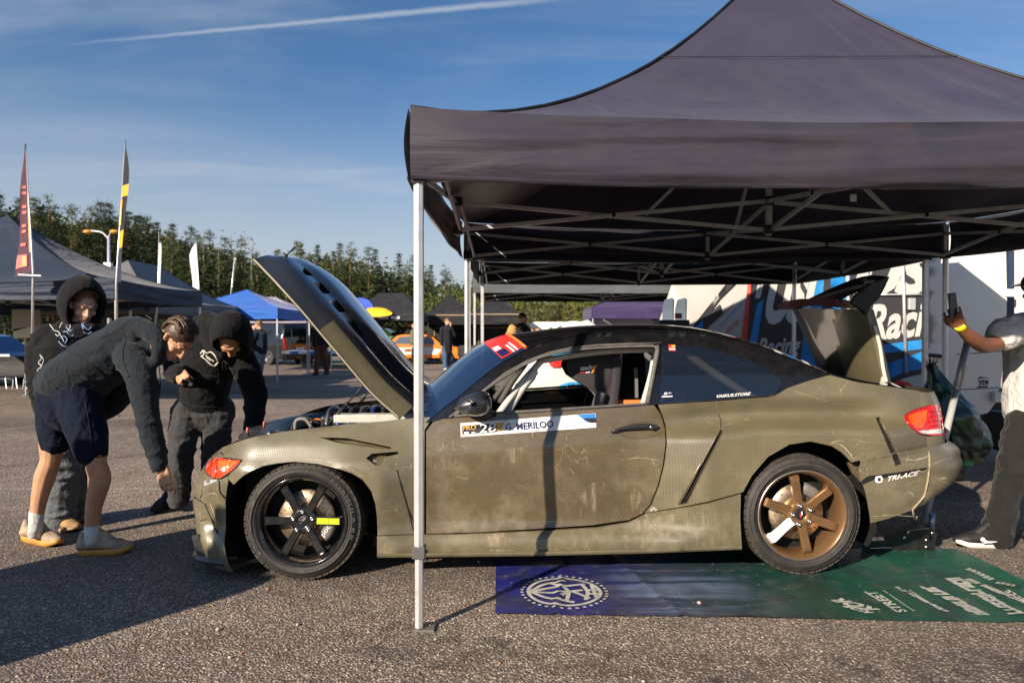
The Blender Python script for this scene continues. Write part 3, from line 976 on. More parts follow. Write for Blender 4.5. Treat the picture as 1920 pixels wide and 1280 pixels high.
        for (x, y) in ((xmid, e_), (xmid, lb - e_), (e_, ymid), (la - e_, ymid), (xmid, ymid)):
            m = MB(); m.bar(F(x, y, zl - 0.04), F(x, y, zt + 0.01), 0.030); obj('slider_post', m, BARM, T)
            for z in (zl, zt):
                m = MB(); m.box(F(x, y, z), (0.062, 0.062, 0.06)); obj('slider_joint', m, JOINT, T, bevel=0.008)
        m = MB(); m.bar(F(xmid, ymid, zl), F(xmid, ymid, ze + peak - 0.06), 0.036); obj('centre_pole', m, BARM, T)
        for (x, y) in ((0.62 * xmid, ymid), (la - 0.62 * xmid, ymid), (xmid, 0.55 * ymid), (xmid, lb - 0.55 * ymid)):
            m = MB(); m.bar(F(x, y, lerp(zl, zt, 0.55)), F(lerp(x, xmid, .8), lerp(y, ymid, .8), ze + 0.45), 0.022); obj('peak_strut', m, BARM, T)
    return T, out, F
STEELG = mat('galvanised foot', (0.30, 0.28, 0.26), 0.5, metal=0.7, dirt=((0.12, 0.09, 0.06), 0.5, 20))
XA, XB = Vector((1, 0, 0)), Vector((0, 1, 0))
T1, T1o, T1F = tent('big faded black pop-up tent over the olive race car', (-0.46, 3.12, 0), (1, -0.006, 0), (0.006, 1, 0), 4.42, 3.16, CANV, zb=2.075, val=0.325, peak=1.52, expo=1.82, sag=0.075, truss=1, detail=16, legm=ALU, legw=0.046, bend=1.2, seed=3, valm={0: CANVS, 1: CANVS, 2: CANVS, 3: CANVS})
# strip lines on the front skirt and a hanging care tag
R0 = T1o['valance0'][1]
for s_ in ():
    j = int(s_ * (len(R0[0]) - 1))
    m = MB(); m.tube([r[j] + Vector((0, -0.0015, 0)) for r in R0], 0.0022, 5)
    obj('skirt_seam', m, mat('brown thread', (0.075, 0.055, 0.05), 0.8), T1o['valance0'][0])
# seam half way up the front slope, corner patch and corner knob
m = MB(); sp_ = []
for i in range(33):
    s_ = i / 32; t_ = 0.60
    ex, qx = lerp(0, 4.42, s_), 2.21
    sp_.append(T1F(lerp(ex, qx, t_), 1.58 * t_, 2.40 + 1.52 * t_ ** 1.82 + 0.012))
m.tube(sp_, 0.0022, 5); obj('roof_seam', m, mat('dark thread', (0.012, 0.011, 0.018), 0.8), T1)
m = MB(); p = at(1600, 371, 3.25); m.box(p, (0.03, 0.002, 0.034)); obj('care_tag', m, WHITE_TAG if 'WHITE_TAG' in globals() else mat('white tag', (0.5, 0.5, 0.48), 0.6), T1)
T2, T2o, T2F = tent('black pop-up tent joined behind the big tent', (-0.44, 6.40, 0), (1, 0, 0), (0, 1, 0), 4.36, 3.05, CANVD, zb=2.07, val=0.31, peak=1.3, truss=1, detail=6, seed=5, legm=ALU)
T3, T3o, T3F = tent('grey skirted black tent seen under the rear of the big tent', (-0.76, 13.3, 0), (1, 0, 0), (0, 1, 0), 5.86, 3.4, CANVD, zb=2.19, val=0.34, peak=1.0, truss=1, detail=6, seed=8, legm=ALU, valm={0: canopy_mat('slate canopy cloth', (0.10, 0.105, 0.115), dirt=0.1)})
# left of the paddock
tent('black tent with maroon flag at the left edge of the paddock', at(219, YH, 11.4) - Vector((0, 0, CAMH)), (-1, 0.02, 0), (0.02, 1, 0), 6.0, 3.0, CANVN, zb=1.97, val=0.33, peak=1.35, detail=7, sag=0.05, seed=11, truss=1, legm=ALU)
tent('low black tent behind the hooded person with skull prints', at(246, YH, 14.7) - Vector((0, 0, CAMH)), (-1, 0, 0), (0, 1, 0), 6.0, 3.0, CANVN, zb=1.90, val=0.34, peak=1.1, detail=6, seed=12)
tent('long grey tent with a ridge behind the bending people', at(293, YH, 15.4) - Vector((0, 0, CAMH)), (0.0, 1, 0), (-1, 0.0, 0), 4.6, 3.0, CANVG, zb=1.84, val=0.34, peak=1.05, expo=1.35, ridge=1.5, detail=7, seed=13)
tent('bright blue pop-up tent before the trees', at(521, YH, 20) - Vector((0, 0, CAMH)), (-1, 0.0, 0), (0.0, 1, 0), 3.0, 3.0, CANVB, zb=1.84, val=0.33, peak=0.62, expo=1.2, detail=6, seed=14)
tent('pale lavender tent beside the bright blue tent', at(581, YH, 24.3) - Vector((0, 0, CAMH)), (-1, 0.0, 0), (0, 1, 0), 4.4, 3.0, CANVL, zb=1.80, val=0.25, peak=0.75, expo=1.2, ridge=0.9, detail=6, seed=15)
TC_, TCo, TCF = tent('black tent printed with blue and yellow round shapes', at(655, YH, 31.5) - Vector((0, 0, CAMH)), (1, 0.0, 0), (0, 1, 0), 3.3, 3.0, CANVD, zb=2.02, val=0.33, peak=1.05, expo=1.1, ridge=1.2, detail=6, seed=16, legm=ALU)
def roofprint(px, py, rx, ry, Y0, Y1, colr, cut=None):
    pts = []
    for k in range(24):
        a_ = 2 * pi * k / 24
        x, y = px + rx * cos(a_), py + ry * sin(a_) * (1 if sin(a_) < 0 or cut is None else cut)
        pts.append(at(x, y, lerp(Y0, Y1, max(0, min(1, (600 - y) / 50)))))
    return pts
# the slope in front rises from the eave to the ridge; the prints lie 2 cm over it
def onslope(px, py):
    d = ray(px, py); best = None
    Y = 31.2
    while Y < 33.2:
        p = CAMP + d * (Y / d.y)
        t = (p.y - 31.5) / 1.5
        z = 2.02 + 0.33 + 1.05 * max(0, t) ** 1.1
        if p.z <= z + 0.03: 
            return p
        Y += 0.01
    return CAMP + d * (32.6 / d.y)
for cx, cy, rx, ry, colr, nm in ((674, 575, 26, 16, (0.07, 0.13, 0.68), 'blue'), (704, 587, 31, 10, (0.80, 0.50, 0.02), 'yellow')):
    m = panel([(cx + rx * cos(q) * (1 + .08 * sin(3 * q)), cy + ry * sin(q) * (1.0 if sin(q) < 0 else 0.8)) for q in [2 * pi * k / 20 for k in range(20)]], lambda x, y: onslope(x, y) + Vector((0, -0.03, 0.02)), (), 8)
    obj('round_print', m, mat(nm + ' print cloth', colr, 0.6), TC_)
WHITEPR = mat('white banner print', (0.62, 0.62, 0.62), 0.6)
for x0, x1 in ((681, 697), (709, 728), (733, 750)):
    m = MB(); m.add([at(x0, 597.5, 31.42), at(x1, 597.5, 31.42), at(x1 - 1, 592.5, 31.42), at(x0 - 1, 592.5, 31.42)], [(0, 1, 2, 3)]); obj('skirt_print', m, WHITEPR, TC_)
for x0, x1 in ((450, 463), (478, 492)):
    pass
TANC = canopy_mat('tan trim cloth', (0.36, 0.27, 0.17), dirt=0.1)
for px, pw, Y, lab in ((787, 86, 34.5, 'black peaked tent with tan trim beside the pole of the big tent'), (876, 70, 33.0, 'black peaked tent with gold framed wall behind the tyre stack')):
    w = pw / FPX * Y
    P_ = at(px, YH, Y) - Vector((0, 0, CAMH))
    t_, to_, tf_ = tent(lab, P_, (1, 0, 0), (0, 1, 0), max(w, 2.8), 3.0, CANVD, zb=1.9, val=0.45, peak=1.25, expo=1.5, detail=6, seed=int(px))
    m = MB(); m.bar(tf_(0, -0.03, 2.37), tf_(max(w, 2.8), -0.03, 2.37), 0.05); obj('tan_trim', m, TANC, t_)
    m = MB(); m.box(tf_(max(w, 2.8) / 2, 2.9, 0.95), (max(w, 2.8), 0.03, 1.9)); obj('back_wall', m, CANVD, t_)
    m = MB(); W2 = max(w, 2.8)
    for q0, q1 in (((0.15 * W2, 0.3), (0.15 * W2, 1.75)), ((0.15 * W2, 1.75), (0.9 * W2, 1.75)), ((0.9 * W2, 1.75), (0.9 * W2, 0.3))):
        m.bar(tf_(q0[0], 2.84, q0[1]), tf_(q1[0], 2.84, q1[1]), 0.04)
    obj('gold_frame', m, TANC, t_)
tent('purple and white awning tent right of the broadleaf trees', at(1110, YH, 24) - Vector((0, 0, CAMH)), (1, 0.0, 0), (0, 1, 0), 4.2, 3.0, CANVP, zb=1.95, val=0.42, peak=0.9, expo=1.2, detail=6, seed=31)
tent('small blue tent behind the man holding up a phone', at(1880, YH, 11.5) - Vector((0, 0, CAMH)), (1, 0, 0), (0, 1, 0), 3.0, 3.0, CANVB, zb=1.9, val=0.35, peak=0.75, detail=6, seed=41)

# ------------------------------------------------------------------ feather flags and the street lamp
def flag(label, top, base, Y, wid, cols, edge, pole_to=None, lean=0.0, bands=()):
    """top and base are pixels of the sail's ends, wid its width in metres, edge = how far it is turned (1 = flat to us)"""
    T = thing('feather_flag', tuple(at(base[0], base[1], Y).xy) + (0.0 if pole_to is None else at(*pole_to, Y).z,), label, 'flag')
    a, b = at(*base, Y), at(*top, Y)
    H = (b - a).length; d = (b - a).normalized()
    side = Vector((edge, -sqrt(max(0, 1 - edge * edge)), 0))
    def sail(t, s):
        w = wid * (1 - sstep(0.72, 1.0, t)) ** 0.6 if cols[0] != 'tri' else wid * (1 - t)
        w *= 0.85 + 0.15 * t if cols[0] != 'tri' else 1
        wob = 0.10 * wid * sin(7 * t + 3 * s)
        off = side * (s * w)
        p = a + d * (H * t) + off + Vector((0, wob * s, 0))
        if cols[0] == 'tri' and t < 0.1: p += Vector((0, 0, 0.25 * s * (0.1 - t) / 0.1 * wid))
        return p
    n = len(cols) - 1
    for k in range(n):
        t0, t1, mm = cols[1 + k]
        m = MB(); m.grid([[sail(lerp(t0, t1, i / 8), j / 4) for j in range(5)] for i in range(9)])
        obj('sail', m, mm, T)
    for t0, t1, s0, s1, mm in bands:
        m = MB(); m.grid([[sail(lerp(t0, t1, i / 2), lerp(s0, s1, j / 3)) - side.cross(d).normalized() * (0.012 if side.cross(d).y > 0 else -0.012) for j in range(4)] for i in range(3)])
        obj('print', m, mm, T)
    m = MB(); bot = at(*pole_to, Y) if pole_to else Vector((a.x, a.y, 0))
    m.tube([bot, a, b], [0.022, 0.016, 0.006], 8)
    obj('pole', m, ALU, T)
    return T
FM = mat('maroon flag cloth', (0.075, 0.024, 0.045), 0.7); FK = mat('black flag cloth', (0.014, 0.014, 0.017), 0.7)
FY = mat('yellow flag cloth', (0.75, 0.36, 0.02), 0.7); FW = mat('white flag cloth', (0.55, 0.57, 0.62), 0.7); FNV = mat('navy flag cloth', (0.02, 0.022, 0.05), 0.7)
FPK = mat('pink gold flag print', (0.62, 0.17, 0.16), 0.7); FG = mat('gold flag print', (0.65, 0.35, 0.10), 0.7); FCR = mat('cream flag print', (0.50, 0.38, 0.16), 0.7)
bands = [(0.20 + 0.075 * k + 0.03 * (k % 2), 0.222 + 0.075 * k + 0.03 * (k % 2), 0.32, 0.78, FPK) for k in range(7)] + [(0.15, 0.62, 0.03, 0.12, FG), (0.045, 0.13, 0.25, 0.95, FPK), (0.05, 0.12, 0.3, 0.55, FCR)]
fl = flag('tall maroon pointed flag with gold and pink print', (48, 270), (62, 508), 10.9, -0.40, ['tri', (0, 1, FM)], 0.95, pole_to=(61, 640), bands=bands)
m = MB(); m.bar(at(36, 515, 10.85), at(78, 517, 10.85), 0.05, 0.02); obj('flag_bracket', m, ALU, fl)
flag('black and yellow feather flag seen edge on beside the black tent', (235, 264), (218, 530), 11.2, 0.30, ['f', (0, .24, FNV), (.24, .36, FY), (.36, .60, FK), (.60, .68, FY), (.68, 1, FK)], 0.70, pole_to=(219, 600), bands=[(.40, .58, .1, .45, FY)])
flag('thin black and white feather flag above the grey tent', (298, 433), (296, 560), 15.0, 0.12, ['f', (0, .18, FK), (.18, .82, FW), (.82, 1, FK)], 0.8, pole_to=(293, 600))
flag('white feather flag behind the grey tent', (368, 452), (374, 551), 26.0, -0.42, ['f', (0, 1, FW)], 0.9, bands=[(.25, .6, .3, .6, mat('faint grey print', (0.38, 0.40, 0.46), 0.7))])
flag('black feather flag with white lettering between bare trunks', (441, 466), (433, 548), 28.0, 0.26, ['f', (0, .12, FK), (.12, .78, FW), (.78, 1, FK)], 0.6, bands=[(.15, .75, .5, .95, FK)])
# street lamp with two amber heads
LP = thing('street_lamp', tuple(at(204, YH, 30).xy) + (0,), 'twin armed street lamp with orange heads before the wood', 'street lamp')
m = MB(); top = at(204, 442, 30); m.tube([Vector((top.x, top.y, 0)), top], [0.09, 0.06], 10); LPP = obj('pole', m, ALU, LP)
for sx in (-1, 1):
    e = at(204 + sx * (40 if sx < 0 else 10), 433, 30 - (0 if sx < 0 else 0.6))
    m = MB(); m.tube(crom([top - Vector((0, 0, .15)), top + (e - top) * .35 + Vector((0, 0, .08)), e], 5), 0.035, 8); obj('arm', m, ALU, LP)
    m = MB(); m.ball(e + Vector((sx * .0, 0, -0.03)), (0.20, 0.12, 0.09), n=12, m=8); obj('lamp_head', m, mat('amber lamp head', (0.75, 0.30, 0.03), 0.35, coat=0.5), LP)
m = MB(); m.box(at(203, 500, 29.9), (0.3, 0.2, 0.35)); obj('lamp_box', m, ALU, LP)
# ------------------------------------------------------------------ the race car
CF = gnd(565, 1091); CR = gnd(1508, 1080)       # where the near wheels touch the ground
WB = (CR - CF).length
CU = (CR - CF).normalized()
CV = Vector((-CU.y, CU.x, 0))                   # away from the camera
YC = 0.93                                       # half width
def C(u, v, h): return CF + CU * u + CV * v + Vector((0, 0, h))
def uvh(p):
    d = Vector(p) - CF
    return d.dot(CU), d.dot(CV), d.z
def uh(px, py, v):
    """u and h of a photo pixel on the car's plane v"""
    u, _, h = uvh(on_plane(px, py, CF + CV * v, CV))
    return u, h
RF, RR = 0.330, 0.342
_hx = [0.06, 0.13, 0.18, 0.215, 0.25, 0.30, 0.42, 0.60, 0.70, 0.745, 0.775, 0.82, 0.92, 1.00, 1.45]
_hv = [0.10, 0.060, 0.048, 0.055, 0.092, 0.112, 0.104, 0.092, 0.090, 0.090, 0.099, 0.118, 0.150, 0.180, 0.385]
def D(u, h):
    """depth of the car's near flank at a station u and height h"""
    hh = h - 0.085 * (min(max(u, -0.2), 2.6) - 1.5) * sstep(0.35, 0.7, h)
    b = pchip(hh, _hx, _hv)
    rf = hypot(u, h - RF)
    b -= 0.085 * (1 - sstep(0.40, 0.80, rf)) * (1 - sstep(0.72, 0.98, h))
    b -= 0.04 * sstep(0.05, 0.30, u) * (1 - sstep(0.34, 0.62, u)) * (1 - sstep(0.55, 0.72, h)) * sstep(0.1, 0.3, h)
    rr = hypot(u - WB, h - RR - 0.02)
    b -= (0.10 * (1 - sstep(0.44, 1.05, rr)) + 0.035 * sstep(1.95, 2.45, u) * (1 - sstep(3.1, 3.5, u))) * (1 - sstep(0.715, 0.80, hh))
    # crease that the rear flare draws from the door to the tail lamp
    b += 0.078 * sstep(1.75, 2.3, u) * (1 - sstep(3.2, 3.5, u)) * sstep(0.72, 0.785, hh) * (1 - sstep(0.79, 0.93, hh))
    b = max(b, -0.012 + 0.1 * max(0, 0.1 - h))
    if u < -0.25: b += 0.55 * ((-0.25 - u) / 0.45) ** 2.4 * (0.6 + 0.5 * h)
    if u > 3.25: b += 0.10 * ((u - 3.25) / 0.5) ** 2.0
    return b
def S(px, py, lift=0.0):
    """photo pixel -> point on the near flank"""
    v = 0.1
    for _ in range(7):
        u, h = uh(px, py, v)
        v = 0.35 * v + 0.65 * D(u, h)
    u, h = uh(px, py, v - lift)
    return C(u, v - lift, h)
def mirror_car(mb):
    """the same shape on the far side"""
    q = MB(); q.f, q.mi, q.sm = list(mb.f), list(mb.mi), list(mb.sm)
    for p in mb.v:
        u, v, h = uvh(p)
        q.v.append(tuple(C(u, 2 * YC - v, h)))
    return q

def weave_material(name, light, dark, pitch=0.0265, gloss=0.40, dirt=0.5, coat=0.9, crough=0.27, scuff=(0.42, 0.36, 0.26)):
    """woven aramid laminate under a worn clear coat"""
    m = bpy.data.materials.new(name); m.use_nodes = True
    nt = m.node_tree; N = nt.nodes; L = nt.links
    b = N['Principled BSDF']
    tc = N.new('ShaderNodeTexCoord')
    sp = N.new('ShaderNodeSeparateXYZ'); L.new(tc.outputs['Object'], sp.inputs[0])
    def mth(op, a, bb=None, clamp=False):
        q = N.new('ShaderNodeMath'); q.operation = op; q.use_clamp = clamp
        for i, x in enumerate((a, bb)):
            if x is None: continue
            if isinstance(x, (int, float)): q.inputs[i].default_value = x
            else: L.new(x, q.inputs[i])
        return q.outputs[0]
    k = 2 * pi / pitch
    # the cloth wraps the form: run one thread with x + y and the other with height
    a = mth('SINE', mth('MULTIPLY', mth('ADD', sp.outputs['X'], mth('MULTIPLY', sp.outputs['Y'], 0.8)), k))
    c = mth('SINE', mth('MULTIPLY', mth('ADD', sp.outputs['Z'], mth('MULTIPLY', sp.outputs['Y'], 0.35)), k))
    w = mth('MULTIPLY', mth('ABSOLUTE', a), mth('ABSOLUTE', c))
    w = mth('POWER', w, 0.55)
    def nz(scale, det=6, ro=0.65, vec=None):
        q = N.new('ShaderNodeTexNoise'); q.inputs['Scale'].default_value = scale
        q.inputs['Detail'].default_value = det; q.inputs['Roughness'].default_value = ro
        L.new(vec or tc.outputs['Object'], q.inputs['Vector']); return q.outputs['Fac']
    def rng(x, a0, a1, b0=0.0, b1=1.0):
        q = N.new('ShaderNodeMapRange')
        q.inputs['From Min'].default_value = a0; q.inputs['From Max'].default_value = a1
        q.inputs['To Min'].default_value = b0; q.inputs['To Max'].default_value = b1
        L.new(x, q.inputs['Value']); return q.outputs[0]
    def mixc(f, x, y):
        q = N.new('ShaderNodeMix'); q.data_type = 'RGBA'
        for i, s_ in ((0, f), (6, x), (7, y)):
            if isinstance(s_, (int, float)): q.inputs[i].default_value = s_
            elif isinstance(s_, tuple): q.inputs[i].default_value = (*s_, 1)
            else: L.new(s_, q.inputs[i])
        return q.outputs[2]
    col = mixc(w, dark, light)
    tone = rng(nz(1.6, 4), 0.3, 0.7, 0.82, 1.16)
    vm = N.new('ShaderNodeVectorMath'); vm.operation = 'SCALE'
    L.new(col, vm.inputs[0]); L.new(tone, vm.inputs['Scale'])
    col = vm.outputs[0]
    # dusty film, thicker low down where the wheels throw it, and thin pale scratches
    low = rng(sp.outputs['Z'], 0.15, 0.75, 1.0, 0.25)
    film = mth('MULTIPLY', rng(nz(5.5, 8, 0.72), 0.46, 0.72, 0.0, dirt), low)
    col = mixc(film, col, (0.30, 0.25, 0.17))
    mp = N.new('ShaderNodeMapping'); mp.inputs['Scale'].default_value = (2.2, 2.2, 5.0); mp.inputs['Rotation'].default_value = (0.2, 0.5, 0.1)
    L.new(tc.outputs['Object'], mp.inputs[0])
    vo = N.new('ShaderNodeTexVoronoi'); vo.feature = 'DISTANCE_TO_EDGE'; vo.inputs['Scale'].default_value = 2.0
    wob = N.new('ShaderNodeTexNoise'); wob.inputs['Scale'].default_value = 5; wob.inputs['Detail'].default_value = 6
    L.new(tc.outputs['Object'], wob.inputs['Vector'])
    av = N.new('ShaderNodeVectorMath'); av.operation = 'MULTIPLY_ADD'
    L.new(wob.outputs['Color'], av.inputs[0]); av.inputs[1].default_value = (1.3, 1.3, 1.3); L.new(mp.outputs[0], av.inputs[2])
    L.new(av.outputs[0], vo.inputs['Vector'])
    crack = rng(vo.outputs['Distance'], 0.0, 0.012, 1.0, 0.0)
    where = rng(nz(2.3, 3), 0.52, 0.68)
    scr = mth('MULTIPLY', mth('MULTIPLY', crack, where), 0.75)
    col = mixc(scr, col, scuff)
    L.new(col, b.inputs['Base Color'])
    L.new(mth('ADD', rng(nz(9, 6), 0.3, 0.7, gloss - 0.08, gloss + 0.16), mth('MULTIPLY', film, 0.4)), b.inputs['Roughness'])
    b.inputs['Coat Weight'].default_value = coat
    b.inputs['Coat Roughness'].default_value = crough
    b.inputs['Specular IOR Level'].default_value = 0.5
    bp = N.new('ShaderNodeBump'); bp.inputs['Strength'].default_value = 0.10; bp.inputs['Distance'].default_value = 0.002
    L.new(w, bp.inputs['Height'])
    lo = N.new('ShaderNodeBump'); lo.inputs['Strength'].default_value = 0.10; lo.inputs['Distance'].default_value = 0.03
    L.new(nz(3.2, 2), lo.inputs['Height']); L.new(bp.outputs[0], lo.inputs['Normal'])
    L.new(lo.outputs[0], b.inputs['Normal'])
    L.new(lo.outputs[0], b.inputs['Coat Normal'])
    return m
WEAVE = weave_material('olive woven laminate', (0.152, 0.132, 0.078), (0.098, 0.084, 0.046))
WEAVE_D = weave_material('brown woven laminate of the door', (0.118, 0.090, 0.050), (0.074, 0.055, 0.029), gloss=0.30, dirt=0.6, coat=1.0, crough=0.10)
CAR = thing('race_car', tuple(C(WB / 2, YC, 0)), 'olive woven drift race car with raised bonnet and open boot lid', 'race car')
IN = CV * 0.022

def both(name, mb, mats, **k):
    o = obj(name, mb, mats, CAR, **k)
    o2 = obj(name, mirror_car(mb), mats, CAR, **k)
    return o, o2

# --- front fender
ARCH_F = [(707, 1036), (707, 971), (704, 945), (696, 920), (680, 899), (660, 887), (637, 879), (595, 869), (552, 865), (520, 868), (494, 873), (470, 883), (454, 893), (438, 908)]
fender = [(418, 838), (445, 828), (480, 818), (520, 811), (560, 806), (640, 797), (720, 790), (770, 784), (806, 782), (806, 790), (796, 806), (795, 1000), (760, 1001), (708, 1003)] + ARCH_F[1:] + [(430, 900), (424, 892), (440, 880), (453, 862), (420, 859), (408, 846)]
vent_a = [(596, 819), (650, 821), (700, 831), (733, 838), (733, 842), (690, 838), (630, 829)]
vent_b = [(686, 859), (697, 850), (745, 846), (747, 851), (722, 857), (714, 871), (704, 872)]
m = panel(fender, lambda x, y: S(x, y), [vent_a, vent_b], 9, IN)
FEND = panel(fender, lambda x, y: S(x, y), (), 12)
both('front_fender', m, WEAVE)
for k, vn in enumerate((vent_a, vent_b)):
    cx = sum(p[0] for p in vn) / len(vn); cy = sum(p[1] for p in vn) / len(vn)
    big = [(cx + (x - cx) * 1.12, cy + (y - cy) * 1.5) for x, y in vn]
    m = panel(big, lambda x, y: S(x, y) + CV * 0.045, (), 12)
    both('vent_duct', m, WEAVE_D)
# seam where the wide fender ends over the sill
m = MB(); m.tube([S(744, 880, 0.001), S(752, 910, 0.001), S(765, 955, 0.001), S(776, 996, 0.001)], 0.0035, 6)
both('panel_seam', m, VOID)

# --- side skirt
skirt = [(707, 1005), (760, 1003), (860, 1002), (1000, 996), (1120, 989), (1180, 979), (1214, 962), (1286, 951), (1330, 943), (1389, 926), (1388, 975), (1391, 1027), (1300, 1031), (1100, 1037), (900, 1040), (707, 1043)]
m = panel(skirt, lambda x, y: S(x, y, 0.004), (), 10, IN)
both('side_skirt', m, WEAVE)
m = MB()   # the splitter-like lip that runs along the foot of the skirt
lip = [S(x, y) for x, y in ((709, 1038), (800, 1037.5), (1000, 1035), (1200, 1030.5), (1388, 1023))]
rows = [[p - CV * 0.022 + Vector((0, 0, 0.008)), p - CV * 0.026 - Vector((0, 0, 0.012)), p + CV * 0.10 - Vector((0, 0, 0.012))] for p in lip]
m.grid(rows); m.grid([[p - CV * 0.022 + Vector((0, 0, 0.008)), p + CV * 0.05 + Vector((0, 0, 0.012))] for p in lip])
both('skirt_lip', m, WEAVE)
# underbody
m = MB(); m.box(C(1.4, YC, 0.19), (2.05, 1.62, 0.06), axes=(CU, CV, Vector((0, 0, 1))))
m.box(C(3.15, YC, 0.33), (0.8, 1.35, 0.05), axes=(CU, CV, Vector((0, 0, 1))))
obj('underbody', m, VOID, CAR)

# --- door
door = [(799, 1000), (799, 808), (812, 791), (830, 785), (927, 777.5), (1060, 769.5), (1226, 759), (1238, 775), (1246, 800), (1248, 830), (1243, 870), (1233, 910), (1219, 945), (1203, 963), (1179, 974), (1110, 984), (1000, 991), (900, 997)]
m = panel(door, lambda x, y: S(x, y), (), 10, IN)
DOOR, DOOR2 = both('door', m, WEAVE_D)
cup = [(1160 + 42 * (1 + cos(a)), 806 + 15.5 * sin(a) - 6 * cos(a) * 0.6) for a in [2 * pi * i / 28 for i in range(28)]]
m = MB()
cc = Vector((1202, 805))
rings = []
for f, d in ((1.0, -0.001), (0.86, 0.010), (0.6, 0.022), (0.25, 0.028)):
    rings.append([S(cc.x + (x - cc.x) * f, cc.y + (y - cc.y) * f) + CV * (d * 0.25) - CV * 0.003 for x, y in cup])
m.grid(rings, wrap=True)
obj('handle_cup', m, WEAVE_D, DOOR)
m = MB()
hp = crom([(1147, 809), (1165, 803), (1190, 799.5), (1212, 798.5), (1228, 800.5)], 4)
m.tube([S(p[0], p[1], 0.028 if 0 < i < 15 else 0.014) for i, p in enumerate(hp)], [0.008 + 0.011 * sstep(0, 12, i) for i in range(len(hp))], 10, flat=0.8, round_caps=True)
HND = obj('handle', m, DARKWEAVE, DOOR)
m = MB(); m.lathe([(0.0, 0.0), (0.009, 0.0), (0.009, 0.004)], S(1221, 800.5, 0.052), CV, 14)
obj('lock', m, CHROME, HND)
# name sticker on the door
STW = mat('white sticker', (0.74, 0.73, 0.72), 0.35, dirt=((0.4, 0.36, 0.3), 0.25, 18))
STN = mat('navy print', (0.012, 0.016, 0.085), 0.4)
STO = mat('gold print', (0.62, 0.34, 0.05), 0.4)
STK = mat('dark print', (0.02, 0.02, 0.03), 0.4)
STB = mat('blue print', (0.03, 0.20, 0.62), 0.4)
STR = mat('red print', (0.62, 0.035, 0.03), 0.4)
STWH = mat('white print', (0.80, 0.79, 0.78), 0.4)
SMATS = [STW, STN, STO, STK, STB, STR, STWH]
m = panel([(863, 793), (1117, 774.5), (1118, 801), (864, 819)], lambda x, y: S(x, y, 0.0022), (), 14)
STK1 = obj('name_sticker', m, STW, DOOR)
m = MB()
Lf = lambda d: (lambda x, y: S(x, y, d))
panel([(866, 798), (945, 792), (938, 808), (867, 814)], Lf(0.0045), (), 14, mb=m, mi=3)
panel([(930, 792.8), (946, 791.5), (939, 807), (932, 808)], Lf(0.0062), (), 14, mb=m, mi=2)
panel([(1082, 777.3), (1116, 775), (1117, 791), (1100, 791), (1090, 783)], Lf(0.0045), (), 10, mb=m, mi=4)
panel([(1092, 784), (1117, 783), (1117, 792), (1106, 792)], Lf(0.0062), (), 10, mb=m, mi=3)
text_box(m, 'G. MERILOO', (948, 807), (1038, 800.5), (947.3, 794), 1, Lf(0.0075), bold=0.012)
text_box(m, 'PRO', (868, 807), (893, 805), (867.5, 798), 2, Lf(0.0085), bold=0.015)
text_box(m, '28', (899, 811), (930, 808.5), (900, 795), 6, Lf(0.013), bold=0.0)
panel([(870, 809.5), (879, 809), (879, 812.8), (870, 813.2)], Lf(0.0085), (), 10, mb=m, mi=6)
panel([(884, 809.6), (891, 809), (891, 811), (884, 811.6)], Lf(0.0085), (), 10, mb=m, mi=6)
obj('lettering', m, SMATS, STK1, fix=False)['kind'] = 'stuff'

# --- rear quarter with its two slots
quarter = [(1234, 758.5), (1345, 751.5), (1440, 744), (1454, 741), (1477, 727), (1515, 714), (1555, 703), (1580, 709), (1605, 716), (1680, 726.5), (1720, 732), (1742, 737), (1742, 758), (1712, 768), (1697, 776), (1698, 788), (1708, 802), (1722, 812), (1742, 817), (1742, 843), (1680, 853), (1611, 863),
           (1597, 866), (1580, 849), (1560, 836), (1520, 827), (1480, 833), (1440, 856), (1410, 891), (1393, 922), (1330, 939), (1286, 948), (1209, 961), (1222, 946), (1236, 911), (1246, 871), (1251, 830), (1249, 799), (1241, 774)]
slot_a = [(1351, 805), (1357, 810), (1289, 944), (1275, 946)]
slot_b = [(1642, 783), (1650, 781), (1681, 848), (1671, 851)]
m = panel(quarter, lambda x, y: S(x, y), [slot_a, slot_b], 9, IN)
QUAR = panel([p for p in quarter if not (1696 < p[0] < 1741 and p[1] > 760 and p[1] < 815)], lambda x, y: S(x, y), (), 12)
both('rear_quarter', m, WEAVE)
for sl, k in ((slot_a, 1), (slot_b, 1)):
    m = MB()
    cx = sum(p[0] for p in sl) / 4; cy = sum(p[1] for p in sl) / 4
    panel([(cx + (x - cx) * 1.05 + 3 * (1 if x > cx else -1), cy + (y - cy) * 1.04) for x, y in sl], lambda x, y: S(x, y) + CV * 0.02, (), 14, mb=m)
    both('slot_duct', m, VOID)
# raised edge of the front slot
m = MB(); m.tube([S(1350, 804, 0.002), S(1310, 875, 0.003), S(1272, 945, 0.002)], 0.006, 6)
both('slot_edge', m, WEAVE)
m = MB(); m.tube([S(1343, 752, 0.0), S(1346, 775, 0.0), S(1350, 804, 0.0)], 0.0022, 5)
both('panel_seam', m, WEAVE_D)

